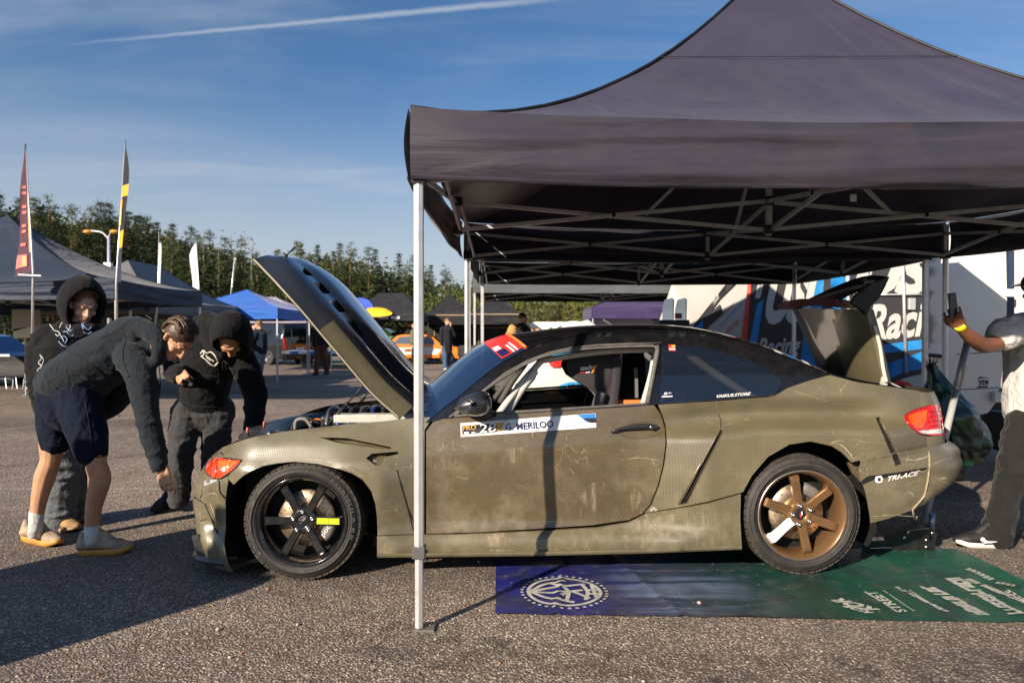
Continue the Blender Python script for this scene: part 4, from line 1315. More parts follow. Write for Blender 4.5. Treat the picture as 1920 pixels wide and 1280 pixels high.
# --- front bumper: plan curves from the wheel arch round to the far side
def nose_row(px, py, ua, push=0.0, e=2.3):
    """one level of the nose; its outline is fitted so that it shows at photo column px"""
    h = uh(px, py, 0.25)[1]
    va = D(ua, h)
    def curve(uf, n=26):
        pts = []
        for i in range(n + 1):
            t = (pi / 2) * i / n
            u = ua - (ua - uf) * (sin(t) ** (2 / e))
            v = va + (YC - va) * (1 - cos(t) ** (2 / e) if i < n else 1)
            pts.append((u, v, h))
        return pts
    lo, hi = -1.3, ua - 0.02
    def sil(uf):
        best = 1e9
        for u, v, hh in curve(uf):
            p = C(u, v, hh)
            best = min(best, 960 + FPX * p.x / p.y)
        return best
    for _ in range(30):
        mid = (lo + hi) / 2
        if sil(mid) < px: lo = mid
        else: hi = mid
    c = curve((lo + hi) / 2)
    return c
UA = [(413, 846, -0.43), (396, 858, -0.42), (384, 872, -0.42), (374, 890, -0.42), (366, 905, -0.43), (362, 925, -0.44), (361, 950, -0.44), (364, 975, -0.44), (368, 1000, -0.43), (384, 1030, -0.41), (396, 1050, -0.39)]
rows = [nose_row(*a) for a in UA]
def bumper_push(i, j, n):
    """the side duct pressed into the corner below the lamp"""
    t = j / n
    return 0.020 * math.exp(-((t - 0.16 + 0.012 * (i - 5)) / 0.07) ** 2) * sstep(3.5, 5.5, i) - 0.012 * math.exp(-((t - 0.06) / 0.03) ** 2) * sstep(3.5, 5.5, i)
def nose_mesh(rws):
    P = []
    for i, r in enumerate(rws):
        n = len(r) - 1
        row = []
        for j, (u, v, h) in enumerate(r):
            d = bumper_push(i, j, n)
            q = C(u + d * 0.7, v + d, h)
            row.append(q + CV * 0.012 * noise.noise(q * 9.0) * sstep(3.0, 5.0, i))
        far = [C(u, 2 * YC - v, h) for (u, v, h) in r[:-1]][::-1]
        P.append(row + far)
    return P
NP = nose_mesh(rows)
# subdivide the levels smoothly
def refine(P, k=4):
    cols = list(zip(*P))
    out = [crom(c, k) for c in cols]
    return [list(r) for r in zip(*out)]
NPF = refine(NP, 4)
m = MB(); m.grid(NPF)
FB = obj('front_bumper', m, WEAVE, CAR)
def bvh_of(*ms):
    q = MB()
    for a in ms: q.add(a.v, a.f)
    return BVHTree.FromPolygons([Vector(v) for v in q.v], q.f)
NBVH = bvh_of(m)
FBVH = bvh_of(m, panel([p for p in fender if not (p[1] > 858 and p[1] < 893 and p[0] < 454 and p[0] > 424)], lambda x, y: S(x, y), (), 12))
def on_bvh(bvh, px, py, lift, fallback_v=0.2):
    d = ray(px, py).normalized()
    hit, nrm, idx, dist = bvh.ray_cast(CAMP, d)
    if hit is None:
        near = None
        for e in range(1, 40):
            for dx in ((e * 1.0), -(e * 1.0)):
                d = ray(px + dx, py).normalized()
                hit, nrm, idx, dist = bvh.ray_cast(CAMP, d)
                if hit is not None: near = hit; break
            if near is not None: break
        hit = near if near is not None else on_plane(px, py, CF + CV * fallback_v, CV)
        d = ray(px, py).normalized()
    return hit - d * lift
# seams and cracks of the battered bumper
m = MB()
NB = lambda x, y, l=0.003: on_bvh(NBVH, x, y, l)
m.tube([NB(411, 900), NB(411, 915), NB(413, 924), NB(422, 934)], 0.003, 5)
obj('panel_seam', m, VOID, FB)
m = MB()
m.tube([NB(364, 931), NB(376, 938), NB(384, 945), NB(396, 972), NB(408, 1000)], 0.0045, 5)
m.tube([NB(378, 916), NB(379, 925), NB(375, 934)], 0.0025, 5)
m.tube([NB(366, 974), NB(376, 976), NB(386, 972)], 0.002, 5)
obj('crack', m, BLACKPL, FB)
# hood lip strip between bumper and the lamp: a pale reflector edge under the headlamp
m = MB(); m.grid([[NB(x, y, 0.004) for x, y in ((370, 906), (384, 901), (398, 899), (407, 898))], [NB(x, y, 0.004) for x, y in ((370, 911), (384, 910), (398, 905), (407, 901))]])
obj('lamp_trim', m, mat('hazy clear trim', (0.36, 0.38, 0.42), 0.12, coat=1.0), FB)
# splitter
m = MB()
spl_in = [r for r in nose_row(394, 1046, -0.39)]
spl_top, spl_bot = [], []
for (u, v, h) in spl_in:
    du, dv = u + 0.10, v - 0.62
    n = Vector((-1, -0.25 if v < YC else 0.25, 0))
    f = 0.085 * sstep(0.0, 0.25, v - spl_in[0][1] + 0.1)
    spl_top.append((u - f, v - f * 0.55, 0.105)); spl_bot.append((u - f + 0.012, v - f * 0.5, 0.085))
inner = [(u + 0.02, v + 0.02, 0.125) for u, v, h in spl_in]
def wrap_far(r): return [C(*q) for q in r] + [C(q[0], 2 * YC - q[1], q[2]) for q in r[:-1]][::-1]
m.grid([wrap_far(inner), wrap_far(spl_top), wrap_far(spl_bot), wrap_far([(u + 0.25, v + 0.1, 0.085) for u, v, h in spl_in])])
SPL = obj('splitter', m, mat('scuffed dark splitter', (0.035, 0.037, 0.040), 0.3, coat=0.5, dirt=((0.16, 0.14, 0.12), 0.5, 15)), CAR)
m = MB()   # upturned end fin of the splitter
q0 = [on_plane(x, y, CF + CV * 0.12, CV) for x, y in ((359, 1004), (372, 1001), (386, 1020), (430, 1046), (440, 1060), (405, 1055), (368, 1037))]
m.prism(q0, CV * 0.012)
obj('splitter_fin', m, MATS['scuffed dark splitter'], SPL)

# --- headlamp covered in orange film
ORANGE = mat('orange lamp film', (0.62, 0.050, 0.008), 0.18, coat=1.0, coat_rough=0.03, var=0.35, vscale=22)
AMBER = mat('amber lamp film', (0.75, 0.13, 0.010), 0.2, coat=1.0, var=0.3, vscale=26)
lampo = [(384, 868), (388, 861), (396, 857), (420, 858.5), (453, 862), (443, 875), (430, 886), (414, 896), (402, 897), (390, 890), (384, 880)]
SB = lambda x, y: on_bvh(FBVH, x, y, 0.008)
m = panel(lampo, SB, (), 5, Vector((0, 0, 0)) + CV * 0.03 + CU * 0.01)
LAMP = obj('headlamp', m, ORANGE, CAR)
m = MB(); lp_ = [SB(x, y) for x, y in lampo]; m.tube(lp_ + [lp_[0]], 0.004, 6, caps=False); obj('lamp_bezel', m, BLACKPL, LAMP)
for (xa, ya, xb, yb) in ((398, 859, 394, 892), (408, 860, 404, 896)):
    m = MB(); m.tube([SB(lerp(xa, xb, t), lerp(ya, yb, t)) - ray(xa, ya).normalized() * 0.001 for t in (0, .25, .5, .75, 1)], 0.0035, 6); obj('lamp_rib', m, mat('dark red film', (0.30, 0.02, 0.006), 0.2, coat=1.0), LAMP)
m = panel([(408, 863), (446, 864), (434, 876), (420, 884), (410, 880)], lambda x, y: SB(x, y) - ray(x, y).normalized() * 0.002, (), 5)
obj('amber_lens', m, AMBER, LAMP)
m2 = mirror_car(panel(lampo, SB, (), 8)); obj('headlamp', m2, ORANGE, CAR)

# --- rear bumper
def tail_row(px, py, ua, e=2.6):
    h = uh(px, py, 0.2)[1]
    va = D(ua, h)
    def curve(uf, n=22):
        pts = []
        for i in range(n + 1):
            t = (pi / 2) * i / n
            u = ua + (uf - ua) * (sin(t) ** (2 / e))
            v = va + (YC - va) * (1 - cos(t) ** (2 / e) if i < n else 1)
            pts.append((u, v, h))
        return pts
    lo, hi = ua + 0.02, 4.6
    def sil(uf):
        return max(960 + FPX * C(*c).x / C(*c).y for c in curve(uf))
    for _ in range(30):
        mid = (lo + hi) / 2
        if sil(mid) > px: hi = mid
        else: lo = mid
    return curve((lo + hi) / 2)
def grid_wrap(rws):
    return [[C(*q) for q in r] + [C(q[0], 2 * YC - q[1], q[2]) for q in r[:-1]][::-1] for r in rws]
uq = uh(1742, 790, 0.10)[0]
up_rows = [tail_row(*a) for a in ((1752, 736, uq, 2.2), (1761, 756, uq, 2.2), (1768, 785, uq, 2.4), (1771, 812, uq, 2.5), (1773, 828, uq, 2.5), (1777, 842, uq, 2.6))]
m = MB(); m.grid(refine(grid_wrap(up_rows), 3))
TP = obj('tail_panel', m, WEAVE, CAR)
TBVH = bvh_of(m, QUAR)
ub = uh(1600, 900, 0.02)[0]
ub_rows = []
for (px, py, ua_px, e) in ((1777, 843, 1609, 2.7), (1799, 856, 1605, 2.8), (1803, 875, 1606, 2.9), (1807, 901, 1613, 2.9), (1800, 925, 1618, 2.9), (1790, 945, 1621, 2.9), (1768, 965, 1624, 3.0), (1740, 985, 1626, 3.2)):
    ua = uh(ua_px, py + (1609 + 200 - 1609) * 0.0, 0.02)[0]
    r = tail_row(px, py, ua, e)
    ub_rows.append(r)
# the lower edge climbs towards the tail: lift the last levels along the corner
def lift_tail(P):
    out = []
    R = len(P)
    for i, row in enumerate(P):
        n = len(row)
        out.append([])
        for j, p in enumerate(row):
            u, v, h = uvh(p)
            lo = 0.285 + 0.105 * sstep(3.05, 3.62, u) 
            top = uvh(P[0][j])[2]
            # seam climbs towards the tail lamp
            seam = 0.662 + 0.060 * sstep(3.0, 3.6, u)
            t = i / (R - 1)
            q = C(u, v, lerp(seam, lo, t))
            dent = 0.016 * noise.noise(q * 6.5) + 0.010 * (1 - abs(noise.noise(q * 9.0 + Vector((3, 1, 2)))) * 3) * sstep(3.2, 3.6, u)
            out[-1].append(q + CV * dent * sstep(0.0, 0.1, t) + CU * dent * 0.5)
    return out
RBP = lift_tail(refine(grid_wrap(ub_rows), 4))
m = MB(); m.grid(RBP)
RB = obj('rear_bumper', m, WEAVE, CAR)
RBVH = BVHTree.FromPolygons([Vector(v) for v in m.v], m.f)
RBm = lambda x, y, l=0.003: on_bvh(RBVH, x, y, l, 0.05)
m = MB()
m.tube([RBm(x, y) for x, y in ((1742, 846), (1743, 870), (1740, 900), (1733, 930), (1722, 955), (1715, 974))], 0.006, 6)
obj('torn_seam', m, mat('torn pale laminate', (0.30, 0.25, 0.16), 0.7, var=0.4, vscale=60), RB)
# dark recess above the lettering and the broken arch tongue
m = MB(); panel([(1612, 902), (1628, 892), (1690, 884), (1738, 876), (1738, 880), (1690, 891), (1640, 899), (1616, 908)], lambda x, y: RBm(x, y, 0.002), (), 8, mb=m)
obj('bumper_slot', m, VOID, RB)
m = MB(); panel([(1672, 852), (1681, 849), (1690, 869), (1679, 873)], lambda x, y: RBm(x, y, 0.002), (), 8, mb=m)
obj('slot_duct', m, VOID, RB)
m = MB()
panel([(1642, 893), (1652, 891), (1656, 897), (1653, 904), (1644, 905), (1640, 900)], lambda x, y: RBm(x, y, 0.003), (), 6, mb=m, mi=6)
panel([(1645, 896), (1651, 895), (1652, 901), (1646, 902)], lambda x, y: RBm(x, y, 0.004), (), 6, mb=m, mi=3)
text_box(m, 'TRI-ACE', (1664, 902), (1723, 890.5), (1665, 893), 6, lambda x, y: RBm(x, y, 0.004), bold=0.03, shear=0.3)
obj('lettering', m, SMATS, RB, fix=False)['kind'] = 'stuff'
m = MB()
tong = [on_plane(x, y, CF + CV * 0.05, CV) for x, y in ((1590, 868), (1606, 864), (1622, 884), (1628, 893), (1612, 903), (1598, 886))]
m.prism(tong, CV * 0.02)
obj('broken_arch_piece', m, WEAVE_D, RB)

# --- tail lamp
RED = mat('red lamp lens', (0.55, 0.012, 0.010), 0.12, coat=1.0, coat_rough=0.02, var=0.25, vscale=40)
CLEAR = mat('clear lamp lens', (0.62, 0.60, 0.58), 0.15, coat=1.0)
def TB(x, y, l=0.008): return on_bvh(TBVH, x, y, l)
lamp = [(1697, 779), (1712, 769), (1740, 761), (1761, 757), (1766, 775), (1770, 800), (1770, 816), (1745, 816), (1724, 812), (1709, 802), (1699, 789)]
m = panel(lamp, TB, (), 5, CV * 0.03 - CU * 0.01)
TL = obj('tail_lamp', m, RED, CAR)
m = MB(); lp_ = [TB(x, y) for x, y in lamp]; m.tube(lp_ + [lp_[0]], 0.004, 6, caps=False); obj('lamp_bezel', m, mat('deep red edge', (0.28, 0.008, 0.008), 0.2, coat=1.0), TL)
for k in range(4):
    y0 = 772 + 9 * k
    m = MB(); m.tube([TB(x, y0 + (1745 - x) * 0.12, 0.011) for x in (1739, 1748, 1757, 1764)], 0.0022, 5); obj('lamp_rib', m, MATS['deep red edge'], TL)
m = panel([(1703, 780), (1718, 773), (1738, 768), (1737, 790), (1730, 802), (1718, 803), (1706, 791)], lambda x, y: TB(x, y, 0.010), (), 5)
obj('indicator_lens', m, mat('orange lamp lens', (0.75, 0.10, 0.008), 0.15, coat=1.0, var=0.25, vscale=50), TL)
m = panel([(1722, 808), (1735, 806), (1768, 803), (1769, 812), (1746, 813), (1730, 812)], lambda x, y: TB(x, y, 0.010), (), 5)
obj('reverse_lens', m, CLEAR, TL)
obj('tail_lamp', mirror_car(panel(lamp, TB, (), 9)), RED, CAR)

# --- cabin sides: pillars and roof rail as one black frame with two openings
A_edge = [(799, 790), (828, 765), (856, 744), (893, 713), (930, 684), (962, 665), (989, 651)]
R_edge = [(1020, 640), (1060, 631), (1105, 625), (1160, 621.5), (1240, 620), (1300, 622), (1345, 628), (1400, 641), (1440, 654), (1480, 669), (1520, 685), (1556, 701)]
win1 = [(852, 780), (878, 758), (912, 729), (950, 703), (982, 684), (1013, 670), (1040, 662), (1070, 656.5), (1119, 652), (1170, 649.5), (1224, 648), (1231, 651), (1231, 656), (1222, 705), (1211, 757), (1060, 766.5), (927, 774.5)]
win2 = [(1241, 646.5), (1300, 648.5), (1350, 657), (1400, 673), (1440, 692), (1460, 709), (1463, 721), (1456, 735), (1441, 741), (1345, 747.5), (1236, 755)]
frame = A_edge + R_edge + [(1515, 713), (1477, 726), (1454, 740), (1440, 743.5), (1345, 750.5), (1234, 757.5), (1226, 758), (1060, 768.5), (927, 776.5), (830, 784), (812, 790)]
m = panel(frame, lambda x, y: S(x, y, 0.003), [win1, win2], 10, CV * 0.03)
both('cabin_frame', m, BLACKPAINT)
RUBG = mat('grey window rubber', (0.10, 0.095, 0.09), 0.55, dirt=((0.22, 0.19, 0.15), 0.5, 20))
def closed_tube(pts, r, n=6):
    q = MB(); q.tube(pts + [pts[0]], r, n, caps=False); return q
m = closed_tube([S(x, y, 0.006) for x, y in win1], 0.009)
both('window_seal', m, RUBG)
m = MB(); m.tube([S(x, y, 0.007) for x, y in ((1233, 648), (1233, 660), (1224, 706), (1214, 756))], 0.014, 6)
both('pillar_trim', m, RUBG)
m = MB(); m.tube([S(x, y, 0.007) for x, y in ((843, 782), (905, 733), (948, 699), (990, 676), (1030, 661), (1071, 652), (1120, 647), (1180, 644.5), (1240, 643))], 0.007, 6)
both('roof_gutter', m, RUBG)
GLASS = mat('tinted side glass', (0.010, 0.016, 0.030), 0.03, coat=1.0, coat_rough=0.0, alpha=0.80)
m = panel(win2, lambda x, y: S(x, y, 0.001), (), 10)
QW, QW2 = both('quarter_window', m, GLASS)
m = MB()
text_box(m, 'VAIKUS.STORE', (1343, 745.5), (1407, 740.5), (1344, 740), 6, Lf(0.006), bold=0.02, shear=0.25)
panel([(1240, 737), (1262, 735.5), (1262, 744), (1240, 745)], Lf(0.005), (), 8, mb=m, mi=1)
text_box(m, 'JJ+', (1244, 740), (1259, 739), (1244, 735.5), 6, Lf(0.007), bold=0.02)
panel([(1241, 742.5), (1261, 741.5), (1261, 743.5), (1241, 744.5)], Lf(0.007), (), 8, mb=m, mi=6)
panel([(1253, 646), (1266, 646), (1267, 658), (1254, 657.5)], Lf(0.005), (), 8, mb=m, mi=5)
panel([(1258, 646.5), (1266, 646.5), (1266, 651), (1260, 651)], Lf(0.006), (), 8, mb=m, mi=2)
panel([(1255, 652.5), (1265.5, 652.7), (1265.5, 655.5), (1255, 655.3)], Lf(0.007), (), 8, mb=m, mi=6)
obj('window_stickers', m, SMATS, QW, fix=False)

# --- windscreen, roof and rear window: one sweep from rail to rail
rail = A_edge[:-1] + [(989, 651)] + R_edge
crown = [0.085, 0.092, 0.098, 0.10, 0.10, 0.09, 0.078] + [0.062, 0.055, 0.052, 0.050, 0.050, 0.050, 0.050, 0.050, 0.052, 0.055, 0.058, 0.06]
adv = [0.13, 0.14, 0.14, 0.14, 0.13, 0.12, 0.10] + [0.06, 0.03, 0.01, 0, 0, 0, -0.01, -0.03, -0.05, -0.06, -0.06, -0.05]
R3 = [uvh(S(x, y, 0.010)) for x, y in rail]
def roof_row(i):
    u, v, h = R3[i]
    w = YC - v
    out = []
    for j in range(25):
        t = -1 + 2 * j / 24
        k = 1 - abs(t) ** 2.2
        e = -0.007 if j in (0, 24) else 0.0
        out.append(C(u - adv[i] * k, YC + (w + (0.004 if e else 0)) * t, h + crown[i] * k + e))
    return out
RRW = refine([roof_row(i) for i in range(len(rail))], 3)
iw, ir = 6 * 3, 15 * 3
m = MB(); m.grid(RRW[:iw + 1])
WSGLASS = mat('blue windscreen glass', (0.012, 0.028, 0.075), 0.02, coat=1.0, coat_rough=0.0, alpha=0.86)
WS = obj('windscreen', m, WSGLASS, CAR)
m = MB(); m.grid(RRW[iw:ir + 1])
ROOF = obj('roof', m, BLACKPAINT, CAR)
m = MB(); m.grid(RRW[ir:])
RW = obj('rear_window', m, BLACKPAINT, CAR)
WBVH = BVHTree.FromPolygons([Vector(p) for r in RRW[:iw + 2] for p in r], [(i * 25 + j, i * 25 + j + 1, (i + 1) * 25 + j + 1, (i + 1) * 25 + j) for i in range(iw + 1) for j in range(24)])
def wsp(t, s, l=0.004):
    """point on the windscreen: t along it 0..1 (base to roof), s across 0..1"""
    a = t * iw; i = min(int(a), iw - 1); b = s * 24; j = min(int(b), 23)
    p = RRW[i][j].lerp(RRW[i + 1][j], a - i).lerp(RRW[i][j + 1].lerp(RRW[i + 1][j + 1], a - i), b - j)
    n = (RRW[i + 1][j] - RRW[i][j]).cross(RRW[i][j + 1] - RRW[i][j]).normalized()
    if n.z < 0: n = -n
    return p + n * l
m = MB()   # red sun strip across the top of the screen
rws = [[wsp(t, s) for s in [0.02 + 0.96 * k / 16 for k in range(17)]] for t in (0.74, 0.82, 0.90, 0.985)]
m.grid(rws, mi=5)
for a0, a1, c0, c1, mi in ((0.03, 0.10, 0.75, 0.83, 1), (0.11, 0.17, 0.75, 0.81, 6), (0.02, 0.13, 0.86, 0.88, 6), (0.02, 0.15, 0.90, 0.92, 6)):
    m.grid([[wsp(t, s, 0.006) for s in (a0, (a0 + a1) / 2, a1)] for t in (c0, c1)], mi=mi)
obj('sun_strip', m, SMATS, WS)
m = MB(); m.tube([wsp(0.99, 0.01 + 0.98 * k / 12, 0.006) for k in range(13)], 0.010, 6)
obj('orange_seal', m, mat('orange tape', (0.75, 0.20, 0.04), 0.5), WS)
# cowl under the windscreen
m = MB()
m.grid([[C(u0, v0, h0) for v0 in [0.24 + 1.38 * k / 10 for k in range(11)]] for u0, h0 in ((0.60, 0.80), (0.63, 0.90), (0.72, 0.93), (0.85, 0.86))])
obj('cowl', m, BLACKPL, CAR)
# small decals at the foot of the rear window
m = MB()
for i0, c in ((46, 6), (48, 4), (50, 6)):
    p = [RRW[min(i0 + k, len(RRW) - 1)][j] + Vector((0, 0, 0.006)) for k, j in ((0, 0), (0, 1), (1, 1), (1, 0))]
    m.add(p, [(0, 1, 2, 3)], c)
obj('roof_decals', m, SMATS, RW, fix=False)['kind'] = 'stuff'
# --- bonnet, raised on its struts
hood_near = [(752, 783), (700, 737), (650, 679), (600, 620), (560, 573), (520, 529), (495, 503), (478, 486)]
VN = 0.235
HN = [uh(x, y, VN + 0.17 * sstep(0.55, 1.0, i / 7) ** 1.3) for i, (x, y) in enumerate(hood_near)]
hd = Vector((HN[-1][0] - HN[0][0], HN[-1][1] - HN[0][1])).normalized()
hnrm = Vector((-hd.y, hd.x))
if hnrm.y < 0 or hnrm.x < 0: hnrm = Vector((hd.y, -hd.x))
if hnrm.x < 0: hnrm = -hnrm                       # outer skin faces up and back
NS = 44
hc = crom([(a, b, 0) for a, b in HN], 8)
def hood_sec(t):
    a = t * (len(hc) - 1); i = min(int(a), len(hc) - 2)
    p = hc[i].lerp(hc[i + 1], a - i)
    return p.x, p.y
WID = 2 * (YC - VN)
def hood_pt(t, w, lift=0.0):
    """t from hinge to nose, w from the near edge 0 to the far edge 1"""
    u, h = hood_sec(t)
    vin = 0.17 * sstep(0.55, 1.0, t) ** 1.3        # plan tapers to the nose
    v = VN + vin + (WID - 2 * vin) * w
    e = min(w, 1 - w) * (WID - 2 * vin)
    n = 0.125 * (1 - math.exp(-(e / 0.075) ** 1.25)) + 0.030 * sstep(0.1, 0.75, e)
    n *= 0.55 + 0.45 * sstep(1.0, 0.86, t)
    # power dome in the middle, falling off at the nose
    n += 0.040 * sstep(0.30, 0.44, e) * sstep(0.93, 0.6, t)
    # channel behind the louvres
    n -= 0.020 * math.exp(-((e - 0.30) / 0.05) ** 2) * sstep(0.5, 0.3, t)
    q = Vector((u, h)) + hnrm * (n + lift)
    # nose rolls down
    q -= hd * 0.05 * sstep(0.9, 1.0, t) * sstep(0.0, 0.3, e) * 0
    return C(q.x, v, q.y)
TS = [i / NS for i in range(NS + 1)]
WS_ = sorted(set([0, .008, .018, .03, .045, .06, .08, .10, .125, .15, .172, .196, .22, .245, .27, .30, .34, .38, .42, .46, .5, .54, .58, .62, .66, .70, .73, .755, .78, .804, .828, .85, .875, .90, .92, .94, .955, .97, .982, .992, 1]))
lv = [(30, 33), (25, 28), (20, 23), (15, 18)]      # louvre openings along the bonnet
def hole(i, j):
    w = (WS_[j] + WS_[j + 1]) / 2
    return any(a <= i < b for a, b in lv) and (0.15 < w < 0.245 or 0.755 < w < 0.85)
m = MB(); HG = [[hood_pt(t, w) for w in WS_] for t in TS]
m.grid(HG, skip=hole)
# woven flank and lower third, glossy dark top
mi = []
for f in m.f:
    j = f[0] % len(WS_); i = f[0] // len(WS_)
    w = (WS_[j] + WS_[j + 1]) / 2
    mi.append(1 if (min(w, 1 - w) < 0.062 and i < 19) else 0)
m.mi = mi
# underside and turned edge
under = [[hood_pt(t, w, -0.022 if 0.02 < w < 0.98 else -0.016) for w in WS_[::2]] for t in TS]
k = len(m.f); m.grid(under, mi=2)
edge = [[hood_pt(t, 0, 0), hood_pt(t, 0, -0.012) + CV * 0.004, hood_pt(t, 0.012, -0.03)] for t in TS]
m.grid(edge, mi=1)
m.grid([[hood_pt(t, 1, 0), hood_pt(t, 0.99, -0.03)] for t in TS], mi=1)
m.grid([[hood_pt(1, w, 0) for w in WS_], [hood_pt(1, w, -0.022) for w in WS_]], mi=0)
HOOD = obj('bonnet', m, [DARKWEAVE, WEAVE, BLACKPL], CAR)
EDGEP = mat('pale chipped edge', (0.33, 0.30, 0.22), 0.5, dirt=((0.2, 0.17, 0.1), 0.7, 30))
m = MB(); m.tube([hood_pt(t, 0, -0.006) - CV * 0.002 for t in TS], 0.0065, 6)
obj('edge_trim', m, EDGEP, HOOD)
for a, b in lv:
    for s_ in (0, 1):
        m = MB()
        w0, w1 = (0.15, 0.245) if s_ == 0 else (0.755, 0.85)
        t0, t1 = a / NS, b / NS
        m.grid([[hood_pt(lerp(t0, t1, q), lerp(w0, w1, r), -0.030 + 0.030 * q ** 2) for r in (0, .5, 1)] for q in (0.45, .7, .85, 1)])
        obj('louvre', m, DARKWEAVE, HOOD)
for w, t in ((0.20, 0.90), (0.80, 0.90)):
    m = MB(); a = hood_pt(t, w, -0.02); b = hood_pt(t, w, 0.085)
    m.tube([a, b], 0.006, 8); m.lathe([(0.0, 0.006), (0.028, 0.006), (0.028, 0.0)], hood_pt(t, w, 0.002), (b - a), 14)
    ax = (b - a).normalized(); m.bar(hood_pt(t, w, 0.045) - CU * 0.02, hood_pt(t, w, 0.045) + CU * 0.02, 0.006)
    obj('bonnet_pin', m, BLACKPL, HOOD)
# gas struts
for (p0, p1, v, vl) in (((606, 806), (690, 713), 0.36, 'near'), ((655, 778), (706, 718), 1.42, 'far')):
    a, b = on_plane(*p0, CF + CV * v, CV), on_plane(*p1, CF + CV * v, CV)
    m = MB(); mid = a.lerp(b, 0.55)
    m.tube([a, mid], 0.0105, 10); m.tube([mid, b], 0.0045, 8)
    m.lathe([(0.0, 0), (0.013, 0), (0.013, 0.02), (0, 0.02)], mid - (b - a).normalized() * 0.02, b - a, 10)
    obj('gas_strut', m, BLACKPL, CAR)

# --- engine bay
ENG = MB()
def cbox(u0, u1, v0, v1, h0, h1, m=None, mi=0):
    m = m or MB()
    m.box(C((u0 + u1) / 2, (v0 + v1) / 2, (h0 + h1) / 2), (abs(u1 - u0), abs(v1 - v0), abs(h1 - h0)), axes=(CU, CV, Vector((0, 0, 1))), mi=mi)
    return m
def P(px, py, v): return on_plane(px, py, CF + CV * v, CV)
obj('bay_floor', cbox(-0.40, 0.66, 0.28, 1.58, 0.40, 0.62), VOID, CAR)
obj('bulkhead', cbox(0.60, 0.66, 0.22, 1.64, 0.45, 0.86), BLACKPL, CAR)
obj('strut_brace', cbox(0.10, 0.58, 0.34, 0.44, 0.835, 0.885), mat('pale fluid tank', (0.55, 0.53, 0.48), 0.5, dirt=((0.25, 0.2, 0.15), 0.5, 18)), CAR, bevel=0.008)
ENGB = mat('blue anodised metal', (0.02, 0.05, 0.22), 0.3, metal=0.6, dirt=((0.12, 0.11, 0.12), 0.4, 30))
m = MB(); m.bar(P(545, 822, 0.33), P(655, 806, 0.33), 0.03); m.bar(P(560, 815, 0.45), P(648, 802, 0.45), 0.03)
obj('cross_bar', m, ENGB, CAR)
obj('engine_cover', cbox(-0.05, 0.5, 0.62, 1.2, 0.66, 0.845), BLACKPL, CAR, bevel=0.02)
rr = random.Random(5)
for k in range(7):   # intake runners over the engine
    u = 0.0 + 0.07 * k
    m = MB(); m.tube(crom([C(u, 0.60, 0.78), C(u, 0.68, 0.86), C(u + 0.01, 0.80, 0.875), C(u, 0.92, 0.85)], 5), 0.021, 10)
    obj('intake_runner', m, [STEEL, ENGB, BLACKPL][k % 3], CAR)
m = MB(); m.lathe([(0.0, 0.03), (0.07, 0.03), (0.085, 0.02), (0.085, -0.03)], P(660, 790, 0.75), Vector((0, 0, 1)), 20)
obj('turbo_inlet', m, ENGB, CAR)
m = MB(); m.lathe([(0.0, 0.02), (0.13, 0.02), (0.13, 0.0)], P(675, 785, 1.0), Vector((0, 0, 1)), 24)
obj('air_box', m, mat('blue grey metal', (0.10, 0.14, 0.24), 0.35, metal=0.5), CAR)
wires = [((545, 818), (553, 790), (575, 783), (600, 795), 0.5, 2), ((553, 805), (556, 788), (572, 786), (584, 800), 0.42, 0), ((578, 796), (590, 786), (604, 788), (612, 800), 0.7, 1), ((655, 780), (690, 775), (700, 790), (706, 800), 0.6, 2), ((690, 790), (712, 778), (735, 784), (748, 792), 0.5, 2), ((500, 822), (520, 808), (540, 812), (560, 808), 0.6, 2), ((470, 826), (490, 815), (515, 822), (545, 815), 0.45, 2), ((730, 800), (745, 780), (760, 770), (772, 745), 0.5, 2), ((740, 800), (755, 775), (765, 790), (780, 770), 0.7, 3), ((690, 770), (705, 760), (720, 768), (740, 780), 1.2, 2)]
WM = [mat('grey hose', (0.20, 0.19, 0.18), 0.6), mat('orange wire', (0.7, 0.22, 0.03), 0.5), mat('black hose', (0.015, 0.015, 0.016), 0.5), ENGB]
for *pp, v, c in wires:
    m = MB(); m.tube(crom([P(*q, v) for q in pp], 6), 0.011 if c != 1 else 0.005, 8)
    obj('hose', m, WM[c], CAR)
# slam panel with its pins and odds and ends at the nose
m = MB()
sl = [[C(u, v, h) for v in [0.26 + 1.34 * k / 12 for k in range(13)]] for u, h in ((-0.46, 0.735), (-0.40, 0.752), (-0.25, 0.760), (-0.22, 0.70))]
for row in sl:
    for k in range(13):
        t = abs(k - 6) / 6
        row[k] = row[k] + CU * 0.16 * (t ** 2 - 0.8)
m.grid(sl)
obj('slam_panel', m, mat('black slam panel', (0.03, 0.03, 0.032), 0.35, dirt=((0.2, 0.17, 0.13), 0.5, 12)), CAR)
for (x, y) in ((464, 826), (495, 815)):
    m = MB(); v = 0.42 if x < 480 else 0.75
    m.tube([P(x, y + 8, v), P(x, y - 14, v)], 0.011, 10, mi=0)
    m.tube([P(x, y - 14, v), P(x, y - 25, v)], 0.0075, 8, mi=1)
    obj('locating_pin', m, [BLACKPL, mat('pink rubber', (0.55, 0.14, 0.12), 0.5)], CAR)
